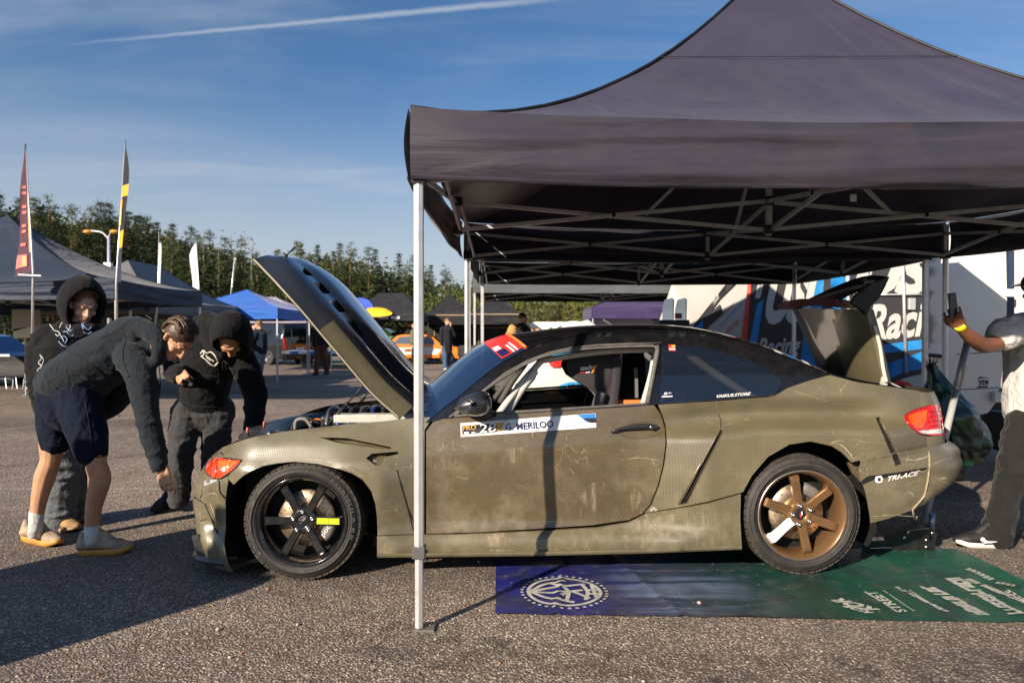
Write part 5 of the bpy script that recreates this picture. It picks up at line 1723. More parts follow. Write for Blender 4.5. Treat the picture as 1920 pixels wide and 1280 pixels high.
for k in range(34):
    x = rr.uniform(505, 700); t = (x - 505) / 135 if x < 640 else 1 + (x - 640) / 400
    y = lerp(818, 803, t) + rr.uniform(-3, 3); v = rr.uniform(0.3, 0.7)
    p = P(x, y, v); s_ = rr.uniform(0.015, 0.035)
    m = MB()
    if k % 2: m.box(p, (s_ * 1.6, s_, s_ * 0.8), rot=rr.uniform(0, 3))
    else: m.lathe([(0, s_ * 0.6), (s_ * 0.6, s_ * 0.6), (s_ * 0.7, 0), (s_ * 0.7, -s_)], p, Vector((rr.uniform(-.5, .5), rr.uniform(-.5, .5), 1)), 12)
    obj('engine_fitting', m, [STEEL, ENGB, BLACKPL, WHITEP][k % 4], CAR)
for k in range(10):
    x = rr.uniform(740, 792); y = rr.uniform(745, 792); v = rr.uniform(0.35, 0.8)
    p = P(x, y, v); q = P(x + rr.uniform(-16, 16), y + rr.uniform(-22, 10), v + 0.05)
    m = MB(); m.tube(crom([p, p.lerp(q, .5) + Vector((0, 0, .03)), q], 5), rr.uniform(0.008, 0.02), 8)
    obj('hinge_linkage', m, [BLACKPL, ENGB, DARKWEAVE][k % 3], CAR)

# --- wheel wells
for uc, hc_, rr_ in ((0.0, RF, 0.47), (WB, RR + 0.02, 0.50)):
    for side in (0, 1):
        m = MB(); rows = []
        for v in (0.10, 0.25, 0.42):
            vv = v if side == 0 else 2 * YC - v
            rows.append([C(uc + rr_ * cos(a), vv, max(0.12, hc_ + rr_ * 0.86 * sin(a))) for a in [pi * (-0.18 + 1.36 * k / 20) for k in range(21)]])
        m.grid(rows)
        # inner wall
        vv = 0.42 if side == 0 else 2 * YC - 0.42
        m.add([C(uc - rr_, vv, 0.12), C(uc + rr_, vv, 0.12), C(uc + rr_, vv, hc_ + rr_ * .8), C(uc - rr_, vv, hc_ + rr_ * .8)], [(0, 1, 2, 3)])
        obj('wheel_well', m, VOID, CAR)

# --- wheels
BLKRIM = mat('gloss black rim', (0.008, 0.008, 0.010), 0.14, coat=1.0, coat_rough=0.03, dirt=((0.08, 0.07, 0.055), 0.25, 20))
BRONZE = mat('bronze rim', (0.245, 0.135, 0.060), 0.36, metal=0.55, coat=0.4, dirt=((0.16, 0.12, 0.08), 0.3, 14))
CALG = mat('grey caliper', (0.20, 0.19, 0.17), 0.5, metal=0.3, dirt=((0.07, 0.06, 0.05), 0.5, 30))
LIME = mat('lime tape', (0.62, 0.80, 0.02), 0.45)
def wheel(cu, ch, R, width, rimr, front, side, steer=0.0):
    axis = CV if side == 0 else -CV                 # inward
    q = Matrix.Rotation(steer, 3, 'Z')
    ax = (q @ axis).normalized()
    c = C(cu, 0.006 if side == 0 else 2 * YC - 0.006, ch)
    if steer: c = c - ax * 0.0
    fx = (q @ CU).normalized(); fz = Vector((0, 0, 1))
    W_ = bpy.data.objects.new('wheel', None); COL.objects.link(W_)
    W_.parent = CAR; W_.matrix_parent_inverse = PINV[CAR.name]
    PINV[W_.name] = Matrix.Identity(4)
    n = 72
    # tyre: sidewall bulges, shoulder, tread with blocks
    prof = [(rimr - 0.004, 0.030), (rimr + 0.004, 0.012), (rimr + 0.02, 0.002), (rimr + 0.045, -0.004), (R - 0.040, 0.0), (R - 0.022, 0.008), (R - 0.016, 0.014)]
    m = MB(); m.lathe(prof, c, ax, n, mi=0)
    for (r0, w0) in ((rimr + 0.030, 0.0032), (rimr + 0.014, 0.0025), (R - 0.034, 0.002)):   # moulded rings
        m.lathe([(r0 - w0, -0.0015 + 0.004 * (r0 < rimr + 0.02)), (r0, -0.0072 + 0.006 * (r0 < rimr + 0.02) + 0.003 * (r0 > R - .04)), (r0 + w0, -0.0015 + 0.001 * (r0 > R - .04))], c, ax, n)
    m.lathe([(R - 0.016, width - 0.014), (R - 0.03, width), (rimr, width - 0.02)], c, ax, n)
    m.lathe([(R - 0.016, 0.014), (R - 0.014, 0.03), (R - 0.014, width - 0.03), (R - 0.016, width - 0.014)], c, ax, n, mi=1)
    TY = obj('tyre', m, [RUBBER, TREAD], W_)
    m = MB()
    nb = 52
    for k in range(nb):
        for (o0, o1, sh) in ((0.012, 0.058, 0.0), (0.066, width * 0.5 - 0.004, 0.5), (width * 0.5 + 0.004, width - 0.066, 0.0), (width - 0.058, width - 0.012, 0.5)):
            a0 = 2 * pi * (k + sh) / nb; a1 = a0 + 2 * pi / nb * 0.84
            pts = []
            for rr2 in (R - 0.016, R):
                for a, o in ((a0, o0), (a1, o0), (a1 + 0.03, o1), (a0 + 0.03, o1)):
                    rdrop = 0.006 if (o < 0.02 or o > width - 0.02) else 0.0
                    pts.append(c + ax * o + (fx * cos(a) + fz * sin(a)) * (rr2 - (rdrop if rr2 == R else 0)))
            m.add(pts, [(4, 5, 6, 7), (0, 1, 5, 4), (1, 2, 6, 5), (2, 3, 7, 6), (3, 0, 4, 7)])
    tr = obj('tread_blocks', m, TREAD, W_); tr['kind'] = 'stuff'
    # rim barrel and lip
    m = MB()
    RM = BLKRIM if front else BRONZE
    m.lathe([(rimr + 0.004, 0.034), (rimr + 0.002, 0.010), (rimr - 0.004, 0.006), (rimr - 0.011, 0.010), (rimr - 0.017, 0.024), (rimr - 0.028, 0.040), (rimr - 0.034, 0.085), (rimr - 0.040, width - 0.03), (rimr - 0.01, width - 0.015)], c, ax, n)
    RIM = obj('rim', m, RM, W_)
    LIPM = mat('machined rim lip', (0.55, 0.52, 0.50), 0.3, metal=0.9) if not front else BLKRIM
    m = MB(); m.lathe([(rimr + 0.003, 0.0095), (rimr + 0.0005, 0.0035), (rimr - 0.003, 0.0045)], c, ax, n)
    obj('rim_lip', m, LIPM, RIM)
    # hub disc
    m = MB()
    m.lathe([(0.0, 0.032), (0.030, 0.032), (0.032, 0.026), (0.060, 0.028), (0.072, 0.034), (0.078, 0.046), (0.078, 0.08)], c, ax, 40)
    obj('hub', m, RM, RIM)
    m = MB(); m.lathe([(0.0, 0.0275), (0.026, 0.0285), (0.031, 0.031)], c, ax, 24)
    obj('centre_cap', m, mat('black cap', (0.01, 0.01, 0.012), 0.3, coat=0.8), RIM)
    if not front:
        m = MB()
        for dx, dz, w, h2, mi_ in ((0.004, 0.007, 0.007, 0.022, 0), (-0.003, -0.006, 0.008, 0.022, 1)):
            m.box(c + ax * 0.0262 + fx * dx + fz * dz, (w, 0.001, h2), axes=(fx, ax, fz), mi=mi_)
        obj('cap_mark', m, [STWH, STR], RIM)
    a_off = 0.0 if front else radians(-20)
    for k in range(6):
        a = a_off + 2 * pi * k / 6
        rd = fx * cos(a) + fz * sin(a); td = -fx * sin(a) + fz * cos(a)
        m = MB()
        secs = [(0.055, 0.066, 0.030, 0.050), (0.085, 0.058, 0.028, 0.048), (0.13, 0.056, 0.026, 0.046), (rimr - 0.060, 0.058, 0.018, 0.046), (rimr - 0.044, 0.060, 0.019, 0.060), (rimr - 0.022, 0.064, 0.042, 0.075)]
        rows = []
        for (r, w, o, b_) in secs:
            w *= 0.80 if front else 0.88
            p = c + rd * r
            hw = w / 2
            rows.append([p - td * hw + ax * b_, p - td * hw + ax * (o + 0.006), p - td * (hw - 0.006) + ax * o, p + td * (hw - 0.006) + ax * o, p + td * hw + ax * (o + 0.006), p + td * hw + ax * b_])
        m.grid(rows, smooth=False)
        sp = obj('spoke', m, RM if (front or k != 4) else STWH, RIM)
        if not front and k == 4: sp['label'] = 'white painted spoke'
        if front and k == 0:
            for r0, r1 in ((0.076, 0.142), (0.145, rimr - 0.046)):
                m = MB(); m.grid([[c + rd * r + td * t + ax * (interp(r, [0.06, 0.13, rimr - 0.055, rimr - 0.04], [0.030, 0.026, 0.018, 0.020]) - 0.002) for t in (-0.0165, 0.0165)] for r in (r0, (r0 + r1) / 2, r1)])
                obj('lime_tape', m, LIME, RIM)
    for k in range(5):
        a = pi / 2 + 2 * pi * k / 5 + (0.0 if front else 0.25)
        p = c + (fx * cos(a) + fz * sin(a)) * 0.055
        m = MB(); m.lathe([(0.0, 0.012), (0.005, 0.012), (0.0052, 0.008), (0.0095, 0.008), (0.011, 0.013), (0.011, 0.03)], p, ax, 12)
        obj('lug_nut', m, CHROME, RIM)
    # brake disc and calliper
    m = MB(); m.lathe([(0.085, 0.092), (0.158, 0.092), (0.160, 0.100), (0.160, 0.115)], c, ax, 60)
    DS = obj('brake_disc', m, DISCM, W_)
    m = MB()
    for k in range(36):
        a = 2 * pi * k / 36
        r = (0.110, 0.128, 0.146)[k % 3]
        m.lathe([(0.0, 0.0912), (0.0042, 0.0912)], c + (fx * cos(a) + fz * sin(a)) * r, ax, 8)
    ho = obj('disc_holes', m, VOID, DS); ho['kind'] = 'stuff'
    m = MB(); m.lathe([(0.0, 0.075), (0.06, 0.075), (0.085, 0.088), (0.088, 0.10)], c, ax, 30)
    obj('disc_bell', m, mat('gold bell', (0.45, 0.33, 0.13), 0.4, metal=0.8), DS)
    ca = radians(-22) if front else radians(52)
    m = MB(); rows = []
    for t in [i / 10 for i in range(11)]:
        a = ca - 0.45 + 0.9 * t
        rd = fx * cos(a) + fz * sin(a)
        e = 0.012 * (1 - abs(2 * t - 1) ** 3)
        rows.append([c + ax * 0.115 + rd * 0.178, c + ax * (0.074 - e) + rd * 0.176, c + ax * (0.066 - e) + rd * 0.160, c + ax * (0.066 - e) + rd * 0.125, c + ax * (0.078 - e) + rd * 0.112])
    m.grid(rows)
    CL = obj('brake_caliper', m, CALG, W_)
    if front and side == 0:
        p = c + (fx * cos(ca - 0.1) + fz * sin(ca - 0.1)) * 0.142 + ax * 0.0525
        up = (fx * cos(ca + 1.35) + fz * sin(ca + 1.35))
        rt = ax.cross(up) * -1
        m = MB(); text_box(m, 'poc', p - up * 0.035 - rt * 0.012, p + up * 0.035 - rt * 0.012, p - up * 0.035 + rt * 0.014 - up * 0)
        obj('lettering', m, STWH, CL, fix=False)
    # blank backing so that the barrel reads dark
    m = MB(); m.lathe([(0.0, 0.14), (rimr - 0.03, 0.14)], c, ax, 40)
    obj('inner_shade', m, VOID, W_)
    if front and side == 0:
        for s_, a0, a1 in (('PACE', 3.8, 2.55), ('FORMULA RR', 0.95, -0.35)):
            vs, fs = text2d(s_, 1.0, 0.0, 0.0, 1.15)
            w = max(v.x for v in vs); hh = max(v.y for v in vs)
            P_ = []
            for v in vs:
                a = lerp(a0, a1, v.x / w); r = rimr + 0.030 + 0.018 * v.y / hh
                P_.append(c - ax * 0.0062 + (fx * cos(a) + fz * sin(a)) * r)
            m = MB().add(P_, fs)
            obj('tyre_lettering', m, mat('faded tyre lettering', (0.075, 0.072, 0.07), 0.8), TY, fix=False)
    return W_
fcu, fch = uh(565, 980, 0.0); rcu, rch = uh(1507, 968, 0.0)
wheel(fcu, RF, RF, 0.255, 0.249, True, 0, steer=radians(-1.5))
wheel(fcu, RF, RF, 0.255, 0.249, True, 1)
wheel(rcu, RR, RR, 0.27, 0.256, False, 0)
wheel(rcu, RR, RR, 0.27, 0.256, False, 1)
# suspension bits seen in the front arch
m = MB(); m.tube([P(640, 985, 0.2), P(705, 1000, 0.3)], 0.022, 8); m.tube([P(660, 955, 0.25), P(706, 960, 0.3)], 0.016, 8)
obj('suspension_arm', m, STEEL, CAR)

# --- mirror
m = MB()
mc = S(888, 757, 0.14); 
secs = []
shell = crom([(851, 766), (856, 756), (868, 745), (885, 737), (903, 734), (915, 738), (921, 750), (921, 764), (914, 775), (898, 780), (880, 779), (864, 774)], 3)
cen = Vector((892, 758))
for f, dv in ((1.0, 0.0), (0.97, -0.04), (0.86, -0.075), (0.6, -0.10), (0.2, -0.112)):
    secs.append([on_plane(cen.x + (p[0] - cen.x) * f + (0 if f > .9 else -3), cen.y + (p[1] - cen.y) * f, CF + CV * (0.02 + dv + 0.04 * (p[0] < 870)), CV) for p in shell[:-1]])
m.grid(secs, wrap=True)
m.grid([secs[0], [q + CV * 0.05 for q in secs[0]]], wrap=True)
MIR = obj('door_mirror', m, DARKWEAVE, CAR)
m = MB(); m.tube([S(905, 775, 0.11), S(925, 775, 0.0)], 0.022, 8)
obj('mirror_arm', m, BLACKPL, MIR)
obj('door_mirror', mirror_car(MB().add([v for r in secs for v in r], [])) if False else mirror_car(m), BLACKPL, CAR)

# --- interior: cage, seat, harness, dash
def cage(pix, r=0.021, name='cage_bar', both_sides=True, mt=GREYP):
    pts = [on_plane(x, y, CF + CV * v, CV) for x, y, v in pix]
    m = MB(); m.tube(crom(pts, 5), r, 10)
    obj(name, m, mt, CAR)
    if both_sides:
        obj(name, mirror_car(m), mt, CAR)
cage([(925, 790, 0.30), (955, 748, 0.33), (985, 710, 0.38), (1015, 676, 0.43)])
cage([(942, 790, 0.36), (975, 735, 0.36), (1004, 695, 0.38)], 0.024)
cage([(1204, 765, 0.34), (1222, 700, 0.40), (1228, 655, 0.46)], 0.02)
cage([(1285, 660, 0.42), (1340, 700, 0.40), (1420, 752, 0.36)], 0.026)
cage([(1015, 676, 0.43), (1120, 660, 0.46), (1228, 655, 0.46), (1285, 660, 0.42)], 0.02)
m = panel([(965, 722), (1000, 690), (1012, 682), (1004, 710), (975, 745)], lambda x, y: on_plane(x, y, CF + CV * 0.40, CV), (), 10)
obj('cage_gusset', m, GREYP, CAR)
m = MB(); m.tube([C(1.85, 0.34, 0.85), C(1.85, 2 * YC - 0.34, 0.85)], 0.02, 8); m2_ = m
obj('harness_bar', m, GREYP, CAR)
DASHM = mat('black interior trim', (0.010, 0.010, 0.011), 0.55)
obj('floor_pan', cbox(0.66, 2.5, 0.20, 1.66, 0.20, 0.24), VOID, CAR)
obj('dashboard', cbox(0.72, 1.02, 0.32, 1.54, 0.62, 0.86), DASHM, CAR, bevel=0.04)
for v in (0.22, 2 * YC - 0.22):
    obj('door_card', cbox(0.75, 2.0, v - 0.012, v + 0.012, 0.30, 0.90), DASHM, CAR)
m = MB()
for hgt in (0.80, 0.70):
    m.tube([C(0.95, 2 * YC - 0.245, hgt + 0.02), C(1.9, 2 * YC - 0.245, hgt + 0.05)], 0.012, 8)
obj('door_rail', m, BLACKPL, CAR)
obj('rear_bulkhead', cbox(2.30, 2.34, 0.22, 1.64, 0.25, 0.98), VOID, CAR)
obj('parcel_shelf', cbox(2.34, 3.0, 0.28, 1.58, 0.90, 0.93), VOID, CAR)
m = MB(); m.lathe([(0.15, -0.014), (0.164, 0.0), (0.15, 0.014), (0.136, 0.0), (0.15, -0.014)], C(1.05, 0.56, 0.80), (CU + Vector((0, 0, 0.35))), 30)
for a in (0.3, 2.1, 4.1): pass
obj('steering_wheel', m, DASHM, CAR)
# bucket seat: shell with head wings
SEATM = mat('charcoal seat cloth', (0.030, 0.027, 0.030), 0.85, sheen=0.3, bump=0.1, bscale=200)
vs_ = 0.48
def seat_sec(px, py, w, d, v=0.60):
    c = on_plane(px, py, CF + CV * v, CV)
    return c, w, d
m = MB()
# the near wing, seen from the side, with its logo
wing = crom([(1064, 690), (1068, 678), (1085, 670), (1120, 664), (1150, 666), (1158, 674), (1157, 700), (1153, 730), (1150, 775), (1140, 780), (1118, 780), (1112, 762), (1118, 745), (1106, 730), (1085, 716), (1070, 706)], 3)
wing = [(p[0], p[1]) for p in wing[:-1]]
wing = [p for i, p in enumerate(wing) if i % 1 == 0]
for vv, name in ((vs_, 'seat_wing'), (vs_ + 0.42, 'seat_wing')):
    mm_ = MB()
    def wmap(x, y, vv=vv):
        cxy = hypot((x - 1112) / 46, (y - 700) / 36)
        return on_plane(x, y, CF + CV * vs_, CV) + CV * (vv - vs_) + CV * (0.02 * sstep(0.6, 1.1, cxy)) * (1 if vv == vs_ else -1)
    panel(wing, wmap, (), 6, CV * (0.035 if vv == vs_ else -0.035), mb=mm_)
    so = obj(name, mm_, SEATM, CAR)
    if vv == vs_: SEATW = so
mm_ = MB(); back = [(1150, 667), (1157, 680), (1156, 710), (1152, 745), (1150, 785), (1140, 850)]
mm_.grid([[on_plane(x, y, CF + CV * vs_, CV) + CV * v for v in (0.0, 0.1, 0.21, 0.32, 0.42)] for x, y in back])
obj('seat_back', mm_, SEATM, CAR, solid=0.05)
for dv in (0.02, 0.36):
    mm_ = MB(); pts = crom([on_plane(x, y, CF + CV * (vs_ + dv), CV) for x, y in ((1128, 735), (1122, 752), (1116, 775), (1106, 800))], 5)
    mm_.tube(pts, 0.05, 10, flat=0.7); obj('seat_bolster', mm_, mat('grey seat bolster', (0.10, 0.09, 0.10), 0.7), CAR)
mm_ = MB(); mm_.box(C(1.55, vs_ + 0.21, 0.42), (0.5, 0.44, 0.12), axes=(CU, CV, Vector((0, 0, 1))))
obj('seat_cushion', mm_, SEATM, CAR, bevel=0.03)
mm_ = MB(); f_ = lambda x, y: on_plane(x, y, CF + CV * (vs_ - 0.006), CV)
text_box(mm_, 'atech', (1088, 695), (1110, 692.5), (1088, 686), 6, f_, bold=0.03)
panel([(1109, 687), (1120, 684), (1113, 698), (1108, 700), (1112, 692)], f_, (), 8, mb=mm_, mi=2)
panel([(1088, 698), (1097, 697.5), (1097, 699), (1088, 699.4)], f_, (), 8, mb=mm_, mi=5)
panel([(1098, 697.3), (1106, 696.5), (1106, 698.3), (1098, 699)], f_, (), 8, mb=mm_, mi=6)
obj('seat_logo', mm_, [STW, STN, mat('orange print', (0.85, 0.25, 0.03), 0.5), STK, STB, STR, STWH], SEATW, fix=False)
# harness straps and an orange strap behind the seat
m = MB(); m.bar(P(1188, 655, 0.9), P(1180, 765, 0.7), 0.05, 0.004); obj('harness_strap', m, DASHM, CAR)
m = MB(); m.bar(P(1192, 690, 0.62), P(1193, 745, 0.62), 0.03, 0.02); obj('belt_adjuster', m, mat('grey buckle', (0.16, 0.16, 0.16), 0.5), CAR)
m = MB(); m.bar(P(1160, 755, 0.55), P(1214, 754, 0.45), 0.035, 0.01, up=CV); obj('orange_strap', m, mat('orange webbing', (0.85, 0.16, 0.02), 0.6), CAR)
m = panel([(1168, 652), (1205, 652), (1216, 770), (1160, 770)], lambda x, y: on_plane(x, y, CF + CV * 1.25, CV), (), 20)
obj('second_seat', m, DASHM, CAR, solid=0.06)

# --- boot lid standing open, with its duck tail
ln = [(1655, 719), (1647, 680), (1636, 630), (1628, 600), (1622, 580)]
lf = [(1534, 690), (1520, 660), (1503, 620), (1492, 595), (1484, 578)]
VNR, VFR = 0.32, 1.54
rows = []
for (a, b) in zip(ln, lf):
    p, q = on_plane(*a, CF + CV * VNR, CV), on_plane(*b, CF + CV * VFR, CV)
    row = []
    for k in range(19):
        t = k / 18
        row.append(p.lerp(q, t) - CU * 0.055 * (1 - (2 * t - 1) ** 4))
    rows.append(row)
rows = refine(rows, 4)
m = MB(); m.grid(rows)
nr = len(rows)
mi = []
for f in m.f:
    i, j = f[0] // 19, f[0] % 19
    mi.append(1 if (j < 7 - 3 * (i / nr)) else 0)
m.mi = mi
LID = obj('boot_lid', m, [DARKWEAVE, WEAVE], CAR)
m = MB(); m.grid([[p + CU * 0.045 for p in r] for r in rows]); obj('lid_inner', m, WEAVE, LID)
m = MB(); m.grid([[r[0], r[0] + CU * 0.05 - CV * 0.004, r[0] + CU * 0.055 + CV * 0.05] for r in rows]); obj('lid_edge', m, WEAVE, LID)
m = MB(); m.grid([[r[-1], r[-1] + CU * 0.05] for r in rows]); obj('lid_edge', m, WEAVE, LID)
m = MB(); m.tube(crom([P(1640, 610, 0.31), P(1650, 650, 0.31), P(1656, 690, 0.31), P(1662, 716, 0.31)], 5), 0.012, 6); obj('lid_seal', m, mat('cream sealant', (0.62, 0.58, 0.50), 0.6), LID)
m = MB(); m.bar(P(1662, 715, 0.33), P(1690, 728, 0.36), 0.022, 0.008); m.bar(P(1655, 705, 0.33), P(1657, 722, 0.33), 0.03, 0.03)
obj('lid_hinge', m, mat('cream hinge', (0.55, 0.53, 0.50), 0.5), LID)
# lamp blade along the far top edge
m = MB()
lampb = [(1456, 580), (1460, 572), (1470, 565), (1500, 560), (1560, 560), (1600, 566), (1618, 574), (1580, 578), (1540, 573), (1505, 573), (1485, 580)]
panel(lampb, lambda x, y: on_plane(x, y, CF + CV * lerp(1.56, 0.6, max(0, (x - 1456) / 162)), CV), (), 8, CU * 0.05, mb=m)
obj('lid_lamp', m, mat('dark red lens', (0.16, 0.006, 0.006), 0.15, coat=1.0), LID)
# wing: big curved blade that rises from the lid to the near corner
def wingp(px, py, v): return on_plane(px, py, CF + CV * v, CV)
near_prof = [(1622, 585), (1600, 572), (1597, 558), (1612, 540), (1640, 524), (1666, 519)]
lead = crom([wingp(1512, 562, 1.45), wingp(1552, 543, 1.15), wingp(1595, 525, 0.8), wingp(1632, 516, 0.5), wingp(1668, 519, 0.30)], 6)
trail = crom([wingp(1545, 572, 1.45), wingp(1572, 564, 1.15), wingp(1600, 551, 0.8), wingp(1630, 540, 0.5), wingp(1658, 534, 0.30)], 6)
m = MB(); rws = []
for a, b in zip(lead, trail):
    mid = a.lerp(b, 0.5) + Vector((0, 0, 0.012))
    low = a.lerp(b, 0.5) - Vector((0, 0, 0.012))
    rws.append([a, mid, b, low])
m.grid(rws, wrap=True)
WINGM = mat('satin black wing', (0.007, 0.007, 0.008), 0.4)
WING = obj('wing_blade', m, WINGM, LID)
m = MB(); pl = [(1666, 519), (1661, 535), (1648, 560), (1632, 575), (1626, 590), (1618, 582), (1598, 568), (1606, 552), (1632, 534)]
panel([p for p in pl], lambda x, y: wingp(x, y, 0.30 + 0.002 * (1640 - x) * 0.2), (), 10, CV * 0.03, mb=m)
obj('end_plate', m, WINGM, WING)
m = MB(); m.grid([[wingp(x, y, v) for v in (0.32, 0.7, 1.1, 1.5)] for x, y in ((1624, 588), (1608, 572), (1600, 566))])
obj('duck_tail', m, WINGM, LID)
m = MB(); rg = random.Random(3)
for k in range(16):
    p = P(1590 + rg.uniform(-8, 30), 573 + rg.uniform(-4, 8), 0.34)
    q = p + Vector((rg.uniform(-.06, .05), rg.uniform(-.02, .01), rg.uniform(-.03, .03)))
    m.tube([p, p.lerp(q, .5) + Vector((0, 0, .008)), q], 0.0016, 4)
fr = obj('frayed_fibres', m, mat('straw coloured fibres', (0.42, 0.32, 0.14), 0.8), LID); fr['kind'] = 'stuff'
# boot interior edge
m = MB(); m.box(C(3.35, YC, 0.86), (0.62, 1.25, 0.04), axes=(CU, CV, Vector((0, 0, 1))))
obj('boot_floor', m, VOID, CAR)
m = MB(); m.tube(crom([S(1556, 703) + CV * .02, S(1600, 716) + CV * .03, S(1680, 728) + CV * .03, S(1738, 736) + CV * 0.03], 5), 0.012, 6)
both('boot_seal', m, BLACKPL)

# --- scratches, cracks and dust smears of a hard life
SCR = mat('pale scratch', (0.36, 0.31, 0.21), 0.7, var=0.35, vscale=40)
def scratch(pts, w, f=None, parent=CAR):
    f = f or (lambda x, y: S(x, y, 0.0012))
    P_ = crom([(x, y, 0) for x, y in pts], 6)
    rg_ = random.Random(int(pts[0][0] * 7 + pts[0][1])); rows = []
    for i, p in enumerate(P_):
        t = (P_[min(i + 1, len(P_) - 1)] - P_[max(i - 1, 0)]).normalized()
        e = sin(pi * i / (len(P_) - 1)) ** 0.5 * w * rg_.uniform(0.25, 1.1) * 0.36
        x, y = p.x + rg_.uniform(-.5, .5), p.y + rg_.uniform(-.5, .5)
        rows.append([f(x - t.y * e, y + t.x * e), f(x + t.y * e, y - t.x * e)])
    m = MB(); m.grid(rows, smooth=False)
    o = obj('scratch', m, SCR, parent, fix=False); o['kind'] = 'stuff'
for pts, w in (([(1590, 715), (1582, 726), (1575, 734), (1576, 744)], 2.2), ([(1562, 828), (1580, 836), (1594, 850), (1600, 862)], 4.0), ([(1556, 832), (1570, 826), (1585, 828)], 3.0), ([(1600, 822), (1618, 828), (1632, 830)], 1.6),
               ([(1455, 778), (1400, 786), (1350, 800)], 1.4), ([(1160, 862), (1200, 858), (1238, 863)], 1.6), ([(1222, 858), (1228, 872), (1240, 866)], 1.4), ([(1066, 876), (1078, 888)], 1.6), ([(855, 893), (872, 897), (878, 893)], 1.4),
               ([(830, 828), (832, 842)], 1.4), ([(848, 824), (849, 838)], 1.2), ([(998, 806), (999, 822)], 1.4), ([(1180, 985), (1230, 972), (1270, 960), (1300, 957)], 2.6), ([(1190, 1000), (1225, 1004), (1252, 986)], 1.8), ([(1015, 1006), (1080, 998), (1160, 990)], 2.4), ([(800, 1007), (900, 1005), (1000, 999)], 2.4),
               ([(1476, 728), (1560, 754), (1640, 762)], 1.2), ([(1700, 800), (1712, 808), (1730, 812)], 1.5), ([(560, 860), (610, 864), (650, 876), (682, 894)], 2.6), ([(470, 880), (500, 868), (540, 861)], 2.4)):
    scratch(pts, w)
fb_ = lambda x, y: on_bvh(RBVH, x, y, 0.0025, 0.05)
for pts, w in (([(1688, 858), (1712, 862), (1738, 856), (1745, 850)], 3.2), ([(1745, 872), (1768, 862), (1790, 858)], 3.0), ([(1748, 905), (1764, 897), (1778, 896)], 2.4), ([(1765, 940), (1780, 936)], 2.0), ([(1790, 908), (1798, 892), (1803, 885)], 3.0), ([(1632, 968), (1670, 965), (1705, 962)], 2.2), ([(1720, 878), (1728, 884), (1738, 880)], 3.2), ([(1716, 976), (1722, 962), (1720, 950)], 4.0), ([(1690, 930), (1705, 922), (1716, 934)], 1.8), ([(1752, 890), (1775, 905), (1796, 915)], 1.6)):
    scratch(pts, w, fb_, RB)
nb_ = lambda x, y: on_bvh(NBVH, x, y, 0.002)
for pts, w in (([(392, 940), (400, 960), (410, 985), (420, 1010)], 2.6), ([(384, 930), (398, 924), (410, 930)], 2.4), ([(368, 975), (380, 980), (392, 976)], 1.6), ([(404, 1000), (412, 1015), (424, 1032)], 3.0)):
    scratch(pts, w, nb_, FB)
def dust_material():
    m = bpy.data.materials.new('dried dust'); m.use_nodes = True
    nt = m.node_tree; N = nt.nodes; L = nt.links; b = N['Principled BSDF']
    b.inputs['Base Color'].default_value = (0.40, 0.33, 0.23, 1); b.inputs['Roughness'].default_value = 0.9
    tc = N.new('ShaderNodeTexCoord'); mp = N.new('ShaderNodeMapping'); mp.inputs['Scale'].default_value = (30, 30, 5)
    L.new(tc.outputs['Object'], mp.inputs[0])
    q = N.new('ShaderNodeTexNoise'); q.inputs['Scale'].default_value = 1.0; q.inputs['Detail'].default_value = 8; q.inputs['Roughness'].default_value = 0.7
    L.new(mp.outputs[0], q.inputs['Vector'])
    q2 = N.new('ShaderNodeTexNoise'); q2.inputs['Scale'].default_value = 5.0; q2.inputs['Detail'].default_value = 4
    L.new(tc.outputs['Object'], q2.inputs['Vector'])
    ad = N.new('ShaderNodeMath'); ad.operation = 'ADD'; L.new(q.outputs['Fac'], ad.inputs[0]); L.new(q2.outputs['Fac'], ad.inputs[1])
    r = N.new('ShaderNodeMapRange'); r.inputs['From Min'].default_value = 1.06; r.inputs['From Max'].default_value = 1.36; r.inputs['To Max'].default_value = 0.7
    L.new(ad.outputs[0], r.inputs['Value']); L.new(r.outputs[0], b.inputs['Alpha'])
    return m
DUSTM = dust_material()
for poly in ([(1090, 985), (1085, 930), (1110, 905), (1180, 900), (1205, 930), (1190, 965), (1170, 974)], [(1010, 988), (1005, 950), (1030, 930), (1050, 960), (1048, 986)], [(830, 996), (835, 960), (860, 955), (880, 994)], [(810, 880), (830, 850), (980, 838), (1000, 860), (900, 880)]):
    o = obj('dust_smear', panel(poly, lambda x, y: S(x, y, 0.0015), (), 12), DUSTM, CAR); o['kind'] = 'stuff'
o = obj('dust_smear', panel([(720, 1002), (900, 1001), (1100, 990), (1200, 974), (1380, 940), (1386, 1020), (1100, 1032), (720, 1038)], lambda x, y: S(x, y, 0.0055), (), 14), DUSTM, CAR); o['kind'] = 'stuff'
